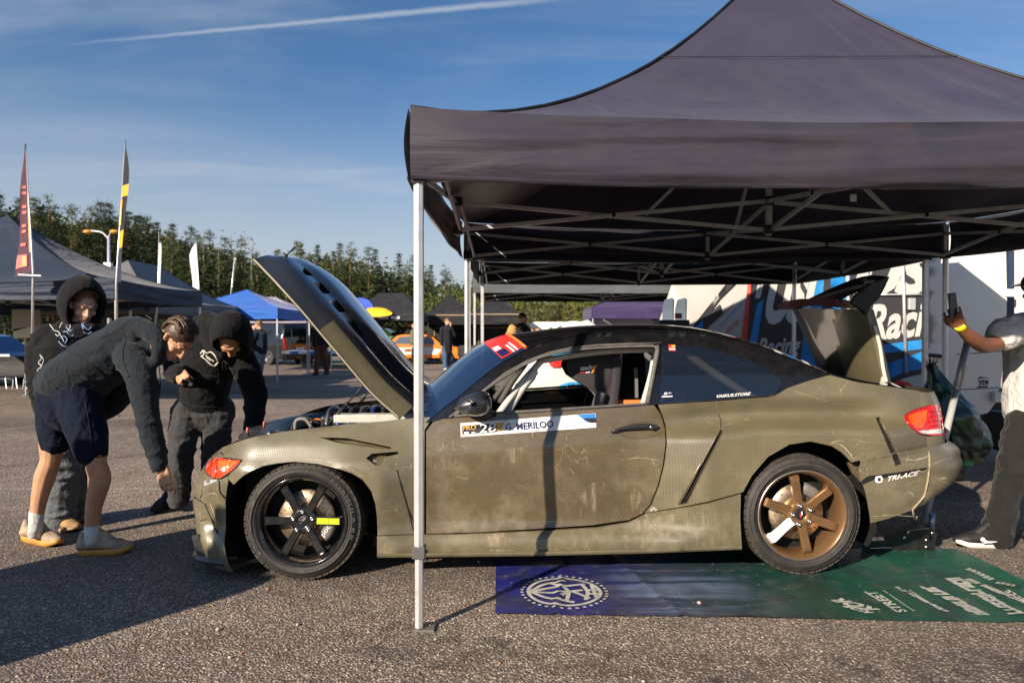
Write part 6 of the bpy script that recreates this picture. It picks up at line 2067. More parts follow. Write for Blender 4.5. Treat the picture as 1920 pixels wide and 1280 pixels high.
# ------------------------------------------------------------------ printed mat under the car
def mat_material():
    m = bpy.data.materials.new('printed tarpaulin'); m.use_nodes = True
    nt = m.node_tree; N = nt.nodes; L = nt.links; b = N['Principled BSDF']
    tc = N.new('ShaderNodeTexCoord'); sp = N.new('ShaderNodeSeparateXYZ'); L.new(tc.outputs['Object'], sp.inputs[0])
    def nz(scale, det=6, vec=None, dist=0.0):
        q = N.new('ShaderNodeTexNoise'); q.inputs['Scale'].default_value = scale; q.inputs['Detail'].default_value = det; q.inputs['Distortion'].default_value = dist
        L.new(vec or tc.outputs['Object'], q.inputs['Vector']); return q.outputs['Fac']
    def ramp(src, stops):
        q = N.new('ShaderNodeValToRGB'); e = q.color_ramp.elements
        while len(e) < len(stops): e.new(0.5)
        for i, (p, c) in enumerate(stops): e[i].position = p; e[i].color = (*c, 1)
        L.new(src, q.inputs[0]); return q.outputs[0]
    def mix(f, x, y, mode='MIX'):
        q = N.new('ShaderNodeMix'); q.data_type = 'RGBA'; q.blend_type = mode
        for i, s_ in ((0, f), (6, x), (7, y)):
            if isinstance(s_, (int, float)): q.inputs[i].default_value = s_
            elif isinstance(s_, tuple): q.inputs[i].default_value = (*s_, 1)
            else: L.new(s_, q.inputs[i])
        return q.outputs[2]
    mr = N.new('ShaderNodeMapRange'); mr.inputs['From Min'].default_value = -0.1; mr.inputs['From Max'].default_value = 3.2
    ad = N.new('ShaderNodeMath'); ad.operation = 'MULTIPLY_ADD'; L.new(nz(1.2), ad.inputs[0]); ad.inputs[1].default_value = 0.5; L.new(sp.outputs['X'], ad.inputs[2])
    L.new(ad.outputs[0], mr.inputs['Value'])
    base = ramp(mr.outputs[0], [(0.0, (0.010, 0.016, 0.20)), (0.22, (0.018, 0.020, 0.125)), (0.36, (0.028, 0.042, 0.085)), (0.47, (0.014, 0.042, 0.050)), (0.62, (0.010, 0.062, 0.040)), (1.0, (0.008, 0.100, 0.058))])
    # the printed picture: sweeping pale streaks in the blue half
    mp = N.new('ShaderNodeMapping'); mp.inputs['Rotation'].default_value = (0, 0, radians(38)); mp.inputs['Scale'].default_value = (0.6, 7, 1)
    L.new(tc.outputs['Object'], mp.inputs[0])
    st = ramp(nz(1.1, 4, mp.outputs[0], 0.6), [(0.50, (0, 0, 0)), (0.62, (0.75, 0.75, 0.75))])
    zone = ramp(mr.outputs[0], [(0.24, (0, 0, 0)), (0.31, (1, 1, 1)), (0.44, (0.8, 0.8, 0.8)), (0.52, (0, 0, 0))])
    f = N.new('ShaderNodeMath'); f.operation = 'MULTIPLY'; L.new(st, f.inputs[0]); L.new(zone, f.inputs[1])
    c = mix(f.outputs[0], base, (0.16, 0.21, 0.33))
    blot = ramp(nz(4.5, 8), [(0.43, (0.0, 0.0, 0.0)), (0.68, (0.65, 0.65, 0.65))])
    c = mix(blot, c, (0.020, 0.024, 0.026))
    dustf = ramp(nz(11, 8), [(0.52, (0, 0, 0)), (0.78, (0.38, 0.38, 0.38))])
    c = mix(dustf, c, (0.15, 0.13, 0.11))
    v = N.new('ShaderNodeTexVoronoi'); v.inputs['Scale'].default_value = 26; L.new(tc.outputs['Object'], v.inputs['Vector'])
    sc = N.new('ShaderNodeSeparateColor'); L.new(v.outputs['Color'], sc.inputs[0])
    g1 = ramp(v.outputs['Distance'], [(0.10, (1, 1, 1)), (0.16, (0, 0, 0))]); g2 = ramp(sc.outputs[0], [(0.88, (0, 0, 0)), (0.9, (1, 1, 1))])
    gm = N.new('ShaderNodeMath'); gm.operation = 'MULTIPLY'; L.new(g1, gm.inputs[0]); L.new(g2, gm.inputs[1])
    c = mix(gm.outputs[0], c, (0.32, 0.25, 0.17))
    L.new(c, b.inputs['Base Color'])
    b.inputs['Roughness'].default_value = 0.42; b.inputs['Specular IOR Level'].default_value = 0.5
    bp = N.new('ShaderNodeBump'); bp.inputs['Strength'].default_value = 0.35; bp.inputs['Distance'].default_value = 0.02
    L.new(nz(6, 5, None, 0.6), bp.inputs['Height']); L.new(bp.outputs[0], b.inputs['Normal'])
    return m
MATM = mat_material()
A_, B_, C_, D_ = gnd(929, 1152), gnd(2095, 1172), gnd(1796, 1030), gnd(930, 1030)
def matp(s, t, lift=0.0):
    p = A_.lerp(B_, s).lerp(D_.lerp(C_, s), t)
    edge = sstep(0.10, 0.0, t)
    z = 0.006 + 0.012 * max(0, noise.noise(Vector((s * 13, 0.3, 0)))) * edge + 0.006 * abs(noise.noise(Vector((s * 9, t * 4, 2.0)))) + 0.010 * math.exp(-((s - 0.10 - 0.05 * t) / 0.006) ** 2) + 0.010 * math.exp(-((s - 0.31 + 0.08 * t) / 0.006) ** 2)
    return Vector((p.x, p.y, z + lift))
m = MB(); m.grid([[matp(i / 120, j / 26) for i in range(121)] for j in range(27)])
MT = obj('printed_mat', m, MATM); tag(MT, 'blue to green printed tarpaulin mat lying under the race car', 'mat')
MPR = mat('pale mat print', (0.50, 0.49, 0.43), 0.5, dirt=((0.10, 0.14, 0.14), 0.7, 14))
def mat_px(px, py, lift=0.004):
    p = gnd(px, py, 0.008)
    # the sheet's own waves under the print
    s = (p.x - A_.x) / (B_.x - A_.x); t = (p.y - A_.y) / (D_.y - A_.y)
    q = matp(max(0, min(1, s)), max(0, min(1, t)))
    return Vector((p.x, p.y, q.z + lift))
# round globe-like emblem, squeezed by the low view
m = MB()
ec, er = gnd(1058, 1112), None
R_ = 0.20
def ring(r0, r1, a0=0, a1=2 * pi, n=40):
    rows = []
    for k in range(n + 1):
        a = lerp(a0, a1, k / n)
        rows.append([Vector((ec.x + r * cos(a), ec.y + r * sin(a), 0)) for r in (r0, r1)])
    for row in rows:
        for q in row:
            s = (q.x - A_.x) / (B_.x - A_.x); t = (q.y - A_.y) / (D_.y - A_.y)
            q.z = matp(s, t).z + 0.004
    m.grid(rows, smooth=False)
ring(R_ * 0.90, R_)
for k in range(36):
    a = 2 * pi * k / 36
    ring(R_ * 1.08, R_ * 1.16, a, a + 0.08, 2)
def estroke(pts, w):
    P_ = crom([Vector((ec.x + R_ * x, ec.y + R_ * y, 0)) for x, y in pts], 6); rows = []
    for i, p in enumerate(P_):
        t = (P_[min(i + 1, len(P_) - 1)] - P_[max(i - 1, 0)]).normalized(); n_ = Vector((-t.y, t.x, 0)) * w * R_
        rr2 = []
        for q in (p - n_, p + n_):
            s = (q.x - A_.x) / (B_.x - A_.x); tt = (q.y - A_.y) / (D_.y - A_.y)
            rr2.append(Vector((q.x, q.y, matp(s, tt).z + 0.004)))
        rows.append(rr2)
    m.grid(rows, smooth=False)
for pts in ([(-0.9, 0), (-0.5, 0.5), (0.1, 0.72)], [(-0.9, 0), (-0.4, 0.22), (0.2, 0.42), (0.6, 0.55)], [(-0.9, 0), (-0.3, -0.08), (0.5, 0.12)], [(-0.9, 0), (-0.45, -0.45), (0.2, -0.75)], [(-0.1, -0.3), (0.2, 0.0), (0.62, -0.5)], [(-0.3, 0.55), (0.1, 0.1), (0.0, -0.7)], [(0.5, 0.55), (0.62, 0.0), (0.5, -0.6)], [(0.55, 0.12), (0.95, 0.12)], [(0.55, -0.16), (0.95, -0.16)], [(0.78, 0.5), (0.80, -0.5)]):
    estroke(pts, 0.055)
o = obj('emblem_print', m, MPR, MT, fix=False); o['kind'] = 'stuff'
# sponsor words, upside down for us and running along the mat's far end
def matword(s, p00, p10, p01, bold=0.02, shear=0.0):
    m = MB(); text_box(m, s, p00, p10, p01, 0, lambda x, y: mat_px(x, y), bold=bold, shear=shear)
    obj('mat_lettering', m, MPR, MT, fix=False)
matword('KOR', (1652, 1143), (1576, 1121), (1622, 1145), 0.05)
matword('KOR', (1640, 1149), (1590, 1134), (1622, 1150), 0.05)
matword('STREET', (1703, 1147), (1640, 1108), (1682, 1148), 0.03)
def matglyphs(p00, p10, p01, n, seed, fill=0.75):
    """worn, unreadable lettering: a row of slanted strokes"""
    rg_ = random.Random(seed); m = MB(); p00, p10, p01 = Vector(p00), Vector(p10), Vector(p01)
    for k in range(n):
        a, b_ = k / n, (k + fill) / n
        lo, hi = rg_.uniform(0, .15), rg_.uniform(.8, 1.0)
        def q(u, v): 
            p = p00 + (p10 - p00) * u + (p01 - p00) * v
            return mat_px(p.x, p.y)
        w_ = (b_ - a)
        m.add([q(a, lo), q(a + w_ * .45, lo), q(a + w_ * .45, hi), q(a, hi)], [(0, 1, 2, 3)])
        if rg_.random() < .8: m.add([q(a, lo), q(b_, lo), q(b_, lo + .28), q(a, lo + .28)], [(0, 1, 2, 3)])
        if rg_.random() < .8: m.add([q(a, hi - .28), q(b_, hi - .28), q(b_, hi), q(a, hi)], [(0, 1, 2, 3)])
        if rg_.random() < .5: m.add([q(a + w_ * .6, lo), q(b_, lo), q(b_, hi), q(a + w_ * .6, hi)], [(0, 1, 2, 3)])
    o = obj('mat_lettering', m, MPR, MT, fix=False); o['kind'] = 'stuff'
matglyphs((1716, 1146), (1657, 1107), (1712, 1146), 13, 1)
matglyphs((1784, 1148), (1682, 1100), (1770, 1146), 9, 2)
matglyphs((1765, 1143), (1705, 1105), (1760, 1144), 12, 3)
matglyphs((1858, 1153), (1752, 1100), (1826, 1152), 10, 4, .9)
matglyphs((1925, 1152), (1800, 1082), (1890, 1154), 11, 5, .92)
matglyphs((1935, 1130), (1818, 1084), (1922, 1132), 10, 6, .9)
matglyphs((1905, 1097), (1868, 1090), (1900, 1101), 4, 7)
matglyphs((1866, 1085), (1816, 1064), (1856, 1088), 6, 8)
matglyphs((1926, 1125), (1888, 1104), (1918, 1129), 4, 9)

# ------------------------------------------------------------------ trolley jack with its long handle
JK = thing('trolley_jack', tuple(gnd(1700, 1035)), 'black trolley jack with long silver handle under the boot of the race car', 'jack')
JB = mat('black jack steel', (0.012, 0.012, 0.013), 0.35, coat=0.3, dirt=((0.06, 0.05, 0.04), 0.4, 14))
yj = gnd(1700, 1033).y
def J(px, py, dy=0.0): return at(px, py, yj + dy)
for dy in (0.0, 0.24):
    m = MB(); pr = [J(x, y, dy) for x, y in ((1615, 1015), (1660, 1012), (1700, 995), (1745, 990), (1757, 1000), (1752, 1030), (1735, 1034), (1620, 1034))]
    m.prism(pr, Vector((0, 0.012, 0))); obj('side_plate', m, JB, JK)
m = MB(); m.box(J(1690, 1020, 0.13), (0.36, 0.23, 0.03)); obj('frame', m, JB, JK)
m = MB(); m.bar(J(1665, 1015, 0.12), J(1725, 985, 0.12), 0.08, 0.05); obj('lift_arm', m, mat('grey jack arm', (0.16, 0.16, 0.15), 0.45, metal=0.4), JK)
m = MB(); m.tube([J(1742, 1000, 0.12), J(1747, 978, 0.12), J(1748, 962, 0.12)], 0.022, 10); obj('ram', m, mat('blue grey ram', (0.30, 0.34, 0.42), 0.3, metal=0.6), JK)
for x, y in ((1703, 997), (1696, 1007), (1748, 999), (1737, 1012), (1737, 1025)):
    m = MB(); m.lathe([(0, -0.006), (0.010, -0.004), (0.011, 0.004)], J(x, y, -0.006), Vector((0, 1, 0)), 12); obj('bolt', m, STEEL, JK)
m = MB(); m.tube([J(1630, 1027, -0.008), J(1672, 1026, -0.008)], 0.006, 8); obj('grab_rail', m, STEEL, JK)
for dy in (-0.01, 0.25):
    m = MB(); m.prism([J(x, y, dy) for x, y in ((1752, 1024), (1766, 1026), (1770, 1036), (1764, 1041), (1757, 1036))], Vector((0, 0.012, 0))); CASTER = obj('caster_fork', m, STEEL, JK)
    m = MB(); m.lathe([(0, -0.01), (0.016, -0.01), (0.022, -0.006), (0.022, 0.012), (0, 0.012)], J(1763, 1035, dy + 0.02), Vector((0, 1, 0)), 16); obj('caster_wheel', m, JB, CASTER)
m = MB(); h0, h1 = at(1768, 835, yj + 0.55), at(1815, 640, yj + 0.75)
mid = h0.lerp(h1, 0.52)
m.tube([h0.lerp(h1, -0.7), h0, mid], 0.0235, 12); m.tube([mid, h1], 0.0275, 12)
obj('handle', m, mat('pale silver handle', (0.60, 0.60, 0.60), 0.35, metal=0.35), JK)

# ------------------------------------------------------------------ green rubbish bag on the tent leg
BAG = MB(); bc = at(1782, 760, 6.05); rows = []
for i in range(31):
    t = i / 30
    z = lerp(0.36, -0.52, t)
    r = 0.05 + 0.20 * sstep(0.0, 0.55, t) * (1 - 0.75 * sstep(0.78, 1.0, t))
    row = []
    for k in range(40):
        a = 2 * pi * k / 40
        rr3 = r * (1 + 0.22 * noise.noise(Vector((cos(a) * 2.2, sin(a) * 2.2, t * 5))) + 0.16 * noise.noise(Vector((cos(a) * 6, sin(a) * 6, t * 11))))
        row.append(bc + Vector((rr3 * cos(a) * 0.95 - 0.17 + 0.34 * t, rr3 * sin(a) * 0.8, z)))
    rows.append(row)
BAG.grid(rows, wrap=True)
GB = obj('rubbish_bag', BAG, mat('dark green plastic film', (0.006, 0.045, 0.028), 0.18, coat=0.6, bump=0.5, bscale=14))
tag(GB, 'dark green plastic rubbish bag hanging on the tent leg behind the jack handle', 'bag')
KN = MB()
for k in range(14):
    a = 2 * pi * k / 14; p = bc + Vector((-0.17, 0, 0.36))
    KN.add([p + Vector((0.03 * cos(a), 0.03 * sin(a), 0)), p + Vector((0.03 * cos(a + .5), 0.03 * sin(a + .5), 0)), p + Vector((0.09 * cos(a + .3), 0.09 * sin(a + .3), 0.05 + 0.02 * (k % 3)))], [(0, 1, 2)])
kn = obj('bag_neck', KN, MATS['dark green plastic film'], GB)

# ------------------------------------------------------------------ simple vehicles of the paddock
TINT = mat('dark vehicle glass', (0.010, 0.012, 0.015), 0.05, coat=1.0, coat_rough=0.0)
GLASSP = mat('pale vehicle glass', (0.10, 0.13, 0.17), 0.06, coat=1.0, coat_rough=0.0)
TAILR = mat('tail lamp red', (0.60, 0.02, 0.015), 0.2, coat=0.8)
def arch_poly(x0, x1, z0, wheels, r):
    """lower edge from x0 to x1 with wheel arches"""
    pts = [(x0, z0)]
    for wx in wheels:
        for k in range(9):
            a = pi - pi * k / 8
            pts.append((wx + r * 1.12 * cos(a), max(z0, 0.30 + r * 1.08 * sin(a))))
    pts.append((x1, z0))
    return pts
def vehicle(name, label, cat, P, heading, W_, upper, belt, H, wheels, r, paint, windows, glass=TINT, stripes=(), tails=(), z0=0.22, screen=(), group=None, rimm=None, x0=0.0, x1=None):
    """local x runs along the car (0 = tail), upper = outline above the sills from tail to nose, windows = side panes"""
    T = thing(name, tuple(P), label, cat, group)
    ca, sa = cos(heading), sin(heading)
    X_ = Vector((ca, sa, 0)); Y_ = Vector((-sa, ca, 0)); Z = Vector((0, 0, 1)); P = Vector(P)
    x1 = x1 if x1 is not None else max(p[0] for p in upper)
    hw = lambda z: W_ / 2 * (1 - 0.22 * sstep(belt - 0.05, H + 0.15, z) - 0.05 * sstep(0.5, 0.15, z))
    F = lambda x, y, z: P + X_ * x + Y_ * y + Z * z
    low = arch_poly(x0, x1, z0, wheels, r)
    poly = low + upper[::-1]
    n = len(poly)
    m = MB()
    from mathutils.geometry import tessellate_polygon
    for s in (-1, 1):
        panel(poly, lambda x, z: F(x, s * hw(z), z), (), 0.16, mb=m)
    up = upper
    for i in range(len(up) - 1):
        (xa, za), (xb, zb_) = up[i], up[i + 1]
        m.add([F(xa, -hw(za), za), F(xb, -hw(zb_), zb_), F(xb, hw(zb_), zb_), F(xa, hw(za), za)], [(0, 1, 2, 3)], 0, False)
    (xa, za), (xb, zb_) = low[0], up[0]
    m.add([F(xa, -hw(za), za), F(xb, -hw(zb_), zb_), F(xb, hw(zb_), zb_), F(xa, hw(za), za)], [(0, 1, 2, 3)])
    (xa, za), (xb, zb_) = low[-1], up[-1]
    m.add([F(xa, -hw(za), za), F(xb, -hw(zb_), zb_), F(xb, hw(zb_), zb_), F(xa, hw(za), za)], [(0, 1, 2, 3)])
    m.add([F(x0, -W_ * .45, z0 + .02), F(x1, -W_ * .45, z0 + .02), F(x1, W_ * .45, z0 + .02), F(x0, W_ * .45, z0 + .02)], [(0, 1, 2, 3)])
    BODY = obj('body', m, paint, T, fix=False)
    for pl in windows:
        for s in (-1, 1):
            m = panel(pl, lambda x, z: F(x, s * (hw(z) + 0.008), z), (), 0.3); obj('side_window', m, glass, T)
    for (pl, mt) in stripes:
        for s in (-1, 1):
            m = panel(pl, lambda x, z: F(x, s * (hw(z) + 0.006), z), (), 0.2); obj('livery_panel', m, mt, BODY)
    for (i, f0, f1, mt) in screen:       # panes across the car on the i-th slope
        (xa, za), (xb, zb_) = up[i], up[i + 1]
        dx, dz = xb - xa, zb_ - za; nn = Vector((-dz, dx)).normalized() * 0.010
        q = []
        for f in (f0, f1):
            x, z = lerp(xa, xb, f) + nn.x, lerp(za, zb_, f) + nn.y
            w = hw(z) * 0.90
            q.append((F(x, -w, z), F(x, w, z)))
        m = MB().add([q[0][0], q[1][0], q[1][1], q[0][1]], [(0, 1, 2, 3)])
        obj('screen', m, mt, T, fix=False)
    for (x, y, z, sx, sy, sz, mt, nm) in tails:
        m = MB(); m.box(F(x, y, z), (sx, sy, sz), axes=(X_, Y_, Z)); obj(nm, m, mt, T, bevel=0.01)
    for wx in wheels:
        for s in (-1, 1):
            c = F(wx, s * (W_ / 2 - 0.01), r); ax = Y_ * -s
            m = MB(); m.lathe([(r * .62, 0.01), (r * .66, -0.005), (r * .92, 0.0), (r, 0.03), (r, 0.19), (r * .9, 0.21)], c, ax, 28); WH = obj('wheel', m, RUBBER, T)
            m = MB(); m.lathe([(0.0, 0.03), (r * .2, 0.02), (r * .25, 0.05), (r * .58, 0.06), (r * .62, 0.0), (r * .66, 0.0)], c, ax, 28); obj('rim', m, rimm or STEEL, WH)
            for k in range(5):
                a = 2 * pi * k / 5 + 0.3
                rd = X_ * cos(a) + Z * sin(a)
                m = MB(); m.bar(c + rd * r * .12 + ax * 0.03, c + rd * r * .6 + ax * 0.02, r * .18, 0.02, up=ax); obj('spoke', m, rimm or STEEL, WH)
    return T, F, hw
VANU = lambda L, H, nose=0.95: [(0, 0.45), (0.0, 0.95), (0.06, H - 0.25), (0.16, H - 0.06), (0.4, H), (L - 1.9, H), (L - 1.55, H - 0.07), (L - nose - 0.05, 1.12), (L - 0.15, 0.92), (L, 0.62), (L, 0.42)]
BLKV = mat('black van paint', (0.008, 0.008, 0.010), 0.15, coat=1.0)
# black van seen from behind, its rear to the right
vp = gnd(566, 671); vy = 25.5
VP = at(562, YH, 31.5); VP.z = 0
vehicle('parked_van', 'shiny black van parked behind the bent over men', 'van', VP, radians(148), 1.95, VANU(5.0, 1.92), 1.0, 1.92, (1.0, 4.1), 0.33, BLKV,
        [[(0.35, 1.05), (0.38, 1.5), (1.6, 1.55), (1.6, 1.05)], [(1.7, 1.05), (1.7, 1.55), (3.1, 1.55), (3.4, 1.05)]], screen=[(1, 0.12, 0.85, TINT)],
        tails=[(-0.02, -0.86, 0.98, .06, .16, .5, TAILR, 'tail_lamp'), (-0.02, 0.86, 0.98, .06, .16, .5, TAILR, 'tail_lamp'), (-0.03, 0, 0.74, .02, .5, .12, STWH, 'number_plate'), (-0.05, 0, 0.42, .12, 1.8, .2, BLKV, 'rear_bumper')], rimm=mat('grey alloy', (0.16, 0.16, 0.17), 0.35, metal=0.7))
# orange saloon race car
ORP = mat('orange car paint', (0.78, 0.22, 0.02), 0.3, coat=0.5)
SED = [(0, 0.35), (0.0, 0.72), (0.05, 0.84), (0.6, 0.90), (1.1, 1.33), (1.35, 1.39), (2.45, 1.39), (2.7, 1.34), (3.2, 0.90), (4.2, 0.76), (4.32, 0.62), (4.32, 0.35)]
SEDW = [[(0.92, 0.96), (1.24, 1.28), (1.88, 1.31), (1.88, 0.95)], [(1.96, 0.95), (1.96, 1.31), (2.52, 1.29), (2.95, 0.94)]]
OPp = at(704, YH, 32.5); OPp.z = 0
vehicle('race_saloon', 'orange and white saloon race car seen past the tent pole', 'race car', OPp, radians(2), 1.68, SED, 0.88, 1.27, (0.85, 3.45), 0.31, ORP, SEDW, glass=GLASSP,
        stripes=[([(0.02, 0.45), (0.02, 0.78), (2.6, 0.80), (3.2, 0.70), (3.0, 0.45), (1.3, 0.45), (1.25, 0.66), (0.5, 0.66), (0.42, 0.45)], WHITEP), ([(1.45, 0.58), (1.5, 0.72), (1.95, 0.73), (1.9, 0.6)], mat('orange lettering', (0.75, 0.2, 0.04), 0.5)), ([(0.75, 0.70), (0.78, 0.75), (1.2, 0.76), (1.2, 0.70)], STB)], rimm=BLACKPL)
# green and white van
GRV = mat('green van paint', (0.10, 0.38, 0.07), 0.35, coat=0.5)
GVp = at(655, YH, 33.5); GVp.z = 0
vehicle('small_van', 'green and white van parked under the printed black tent', 'van', GVp, 0.0, 1.8, VANU(3.4, 1.75, 0.7), 1.0, 1.75, (0.75, 2.7), 0.31, GRV, [[(2.2, 1.08), (2.2, 1.5), (2.5, 1.5), (2.68, 1.08)]], glass=TINT,
        stripes=[([(0.2, 0.95), (0.2, 1.55), (1.9, 1.6), (2.0, 1.2), (1.2, 0.95)], mat('pale green livery', (0.42, 0.55, 0.36), 0.4))])
# blue car and white vans far away under the rear tents
BLU = mat('blue car paint', (0.02, 0.085, 0.34), 0.3, coat=0.6)
Bp = at(905, YH, 23.0); Bp.z = 0
vehicle('parked_car', 'blue saloon parked behind the stacked tyres', 'car', Bp, radians(15), 1.7, SED, 0.88, 1.27, (0.85, 3.45), 0.31, BLU, SEDW, glass=GLASSP, tails=[(-0.01, -0.66, 0.70, .04, .3, .14, TAILR, 'tail_lamp')])
for px, Y, lab, hd in ((988, 36, 'white van with an open dark side door behind the man with the tan backpack', 0.0), (1052, 34, 'white van standing left of the purple awning', 0.0)):
    p = at(px, YH, Y); p.z = 0
    vehicle('delivery_van', lab, 'van', p, hd, 1.9, VANU(4.2 if px < 1000 else 2.6, 2.05, 0.7), 1.05, 2.05, (0.7, 1.9 if px > 1000 else 3.3), 0.33, WHITEP, [], glass=TINT, stripes=[([(1.55, 0.5), (1.55, 1.75), (1.75, 1.85), (2.25, 1.85), (2.35, 1.7), (2.35, 0.5)], VOID)] if px < 1000 else [])
PB = mat('blue violet livery', (0.04, 0.05, 0.50), 0.4); PK = mat('pink livery', (0.60, 0.10, 0.38), 0.4)
p = at(1083, YH, 26); p.z = 0
vehicle('team_van', 'white team van with blue and pink front under the purple awning', 'van', p, 0.0, 1.9, VANU(4.4, 1.95, 0.8), 1.0, 1.95, (0.9, 3.4), 0.33, WHITEP, [], stripes=[([(0.02, 0.6), (0.05, 1.7), (0.45, 1.7), (0.25, 1.0)], PB), ([(0.02, 0.5), (0.02, 0.9), (0.25, 1.0), (0.4, 0.5)], PK), ([(1.3, 1.1), (1.3, 1.5), (2.2, 1.5), (2.2, 1.1)], TINT), ([(2.4, 1.1), (2.4, 1.6), (3.2, 1.6), (3.2, 1.1)], TINT)])
# blue race car at the left edge
p = at(64, YH, 18.8); p.z = 0
BLR = mat('dark blue livery', (0.012, 0.05, 0.24), 0.22, coat=0.8, var=0.15, vscale=3)
vehicle('race_coupe', 'dark blue race car with pink and white print at the left edge', 'race car', p, radians(180), 1.7, SED, 0.88, 1.27, (0.85, 3.45), 0.32, BLR, SEDW,
        stripes=[([(0.1, 0.62), (0.12, 0.78), (0.55, 0.80), (0.7, 0.66)], mat('pink flower print', (0.55, 0.14, 0.25), 0.4, var=0.6, vscale=20)), ([(0.05, 0.80), (0.05, 0.86), (0.7, 0.86), (0.7, 0.80)], STWH), ([(0.9, 0.70), (0.9, 0.80), (1.3, 0.8), (1.3, 0.7)], STB)])
FT = thing('folding_table', tuple(gnd(38, 728)), 'black table on folding silver legs below the dark blue race car', 'table')
ty = gnd(38, 728).y
m = MB(); m.grid([[at(x, y, ty + dy) for x in (-60, 0, 62)] for y, dy in ((668, .5), (668, 0), (705, 0))]); obj('black_cloth', m, CANVD, FT)
for x in (-20, 10, 30, 48):
    m = MB(); m.tube(crom([at(x, 704, ty + .1), at(x + 3, 728, ty), at(x + 13, 728, ty), at(x + 15, 704, ty + .2)], 4), 0.012, 8); obj('leg', m, ALU, FT)
# tan boards and white panels leaning behind, under the left tents
for q, c_, lab in (([(22, 580), (58, 580), (58, 612), (22, 622)], (0.36, 0.30, 0.22), 'beige board standing under the left black tent'), ([(25, 617), (60, 612), (60, 632), (25, 634)], (0.62, 0.55, 0.38), 'cream crate below the beige board under the left tent')):
    m = MB(); m.prism([at(x, y, 12.5) for x, y in q], Vector((0, 0.25, 0)))
    o = obj('board' if q[0][1] == 580 else 'crate', m, mat('beige %d' % q[0][1], c_, 0.7)); tag(o, lab, 'board' if q[0][1] == 580 else 'crate')
m = MB(); m.box(at(181, 612, 17) - Vector((0, 0, .45)), (0.09, 0.06, 1.9)); tag(obj('wooden_post', m, mat('yellow post', (0.60, 0.48, 0.20), 0.6)), 'pale yellow post behind the hooded person', 'post')
# stacked tyres
m0 = None
for k in range(5):
    c = at(893, YH, 12.6); c.z = 0.12 + 0.235 * k
    T = thing('stacked_tyre', (c.x, c.y, c.z - .11), 'worn black tyre in the stack beside the tent legs, %s' % ['lowest', 'second from below', 'middle one', 'second from the top', 'topmost'][k], 'tyre', 'stacked tyres beside the tent legs')
    m = MB(); m.lathe([(.22, -.11), (.31, -.115), (.335, -.08), (.335, .08), (.31, .115), (.22, .11), (.22, -.11)], c, Vector((0, 0, 1)), 36); obj('carcass', m, RUBBER, T)
    m = MB()
    for q in range(30):
        a = 2 * pi * q / 30
        for z, da in ((-.045, .05), (.045, -.05)):
            m.box(c + Vector((cos(a + da) * .338, sin(a + da) * .338, z)), (.012, .05, .075), rot=a)
    tb = obj('tread_blocks', m, RUBBER, T); tb['kind'] = 'stuff'

# ------------------------------------------------------------------ the white race car seen through the window, tail towards us
RCp = at(1078, YH, 9.6); RCp.z = 0
WR = thing('rally_car', tuple(RCp), 'white race car with blue and orange tail seen through the open window', 'race car')
WRM = mat('white race paint', (0.62, 0.60, 0.56), 0.35, coat=0.4, dirt=((0.3, 0.25, 0.18), 0.5, 4)); OB = mat('sky blue livery', (0.03, 0.30, 0.62), 0.35, coat=0.4); OO = mat('orange livery', (0.80, 0.17, 0.03), 0.35, coat=0.4)
def WRp(px, py, dy=0.0): return at(px, py, 9.6 + dy)
tailo = [(958, 745), (962, 700), (975, 678), (1000, 662), (1030, 656), (1170, 655), (1200, 662), (1222, 680), (1235, 702), (1238, 745), (1225, 800), (970, 800)]
m = panel(tailo, lambda x, y: WRp(x, y, 0.25 * ((x - 1098) / 140) ** 2 + 0.0022 * max(0, 700 - y)), (), 14)
m.grid([[WRp(x, y, 0.25 * ((x - 1098) / 140) ** 2 + 0.0022 * max(0, 700 - y)) , WRp(x, y, 2.8)] for x, y in tailo])
WRB = obj('body', m, WRM, WR)
wf = lambda x, y: WRp(x, y, 0.25 * ((x - 1098) / 140) ** 2 + 0.0022 * max(0, 700 - y) - 0.02)
wf2 = lambda x, y: wf(x, y) - Vector((0, 0.02, 0))
for pl, mt in (([(1030, 657), (1170, 656), (1200, 664), (1195, 668), (1150, 664), (1060, 664), (1032, 668)], OB), ([(1050, 668), (1075, 665), (1078, 690), (1062, 692)], OO), ([(1165, 668), (1190, 668), (1172, 700), (1160, 690)], OO), ([(1040, 738), (1050, 722), (1066, 716), (1170, 716), (1170, 720), (1068, 721), (1056, 728), (1048, 742)], OB), ([(1066, 720), (1170, 720), (1175, 760), (1056, 760)], VOID)):
    obj('livery_panel', panel(pl, wf, (), 10), mt, WRB)
for pl in ([(1026, 676), (1032, 671), (1060, 672), (1060, 684), (1046, 688), (1034, 688)], [(1158, 672), (1180, 671), (1186, 678), (1176, 688), (1160, 686)]):
    TLo = obj('tail_lamp', panel(pl, wf2, (), 6), TAILR, WR)
m = panel([(1078, 666), (1160, 666), (1156, 682), (1082, 682)], wf2, (), 12); obj('rear_glass', m, TINT, WR)
for px in (1008, 1205):
    m = MB(); m.lathe([(.2, 0), (.29, 0), (.31, .03), (.31, .2)], WRp(px, 735, .5), Vector((0, 1, 0)), 28); obj('wheel', m, RUBBER, WR)
m = MB(); m.bar(WRp(992, 690, .2), WRp(991, 760, .2), 0.05); obj('orange_post', m, OO, WR)

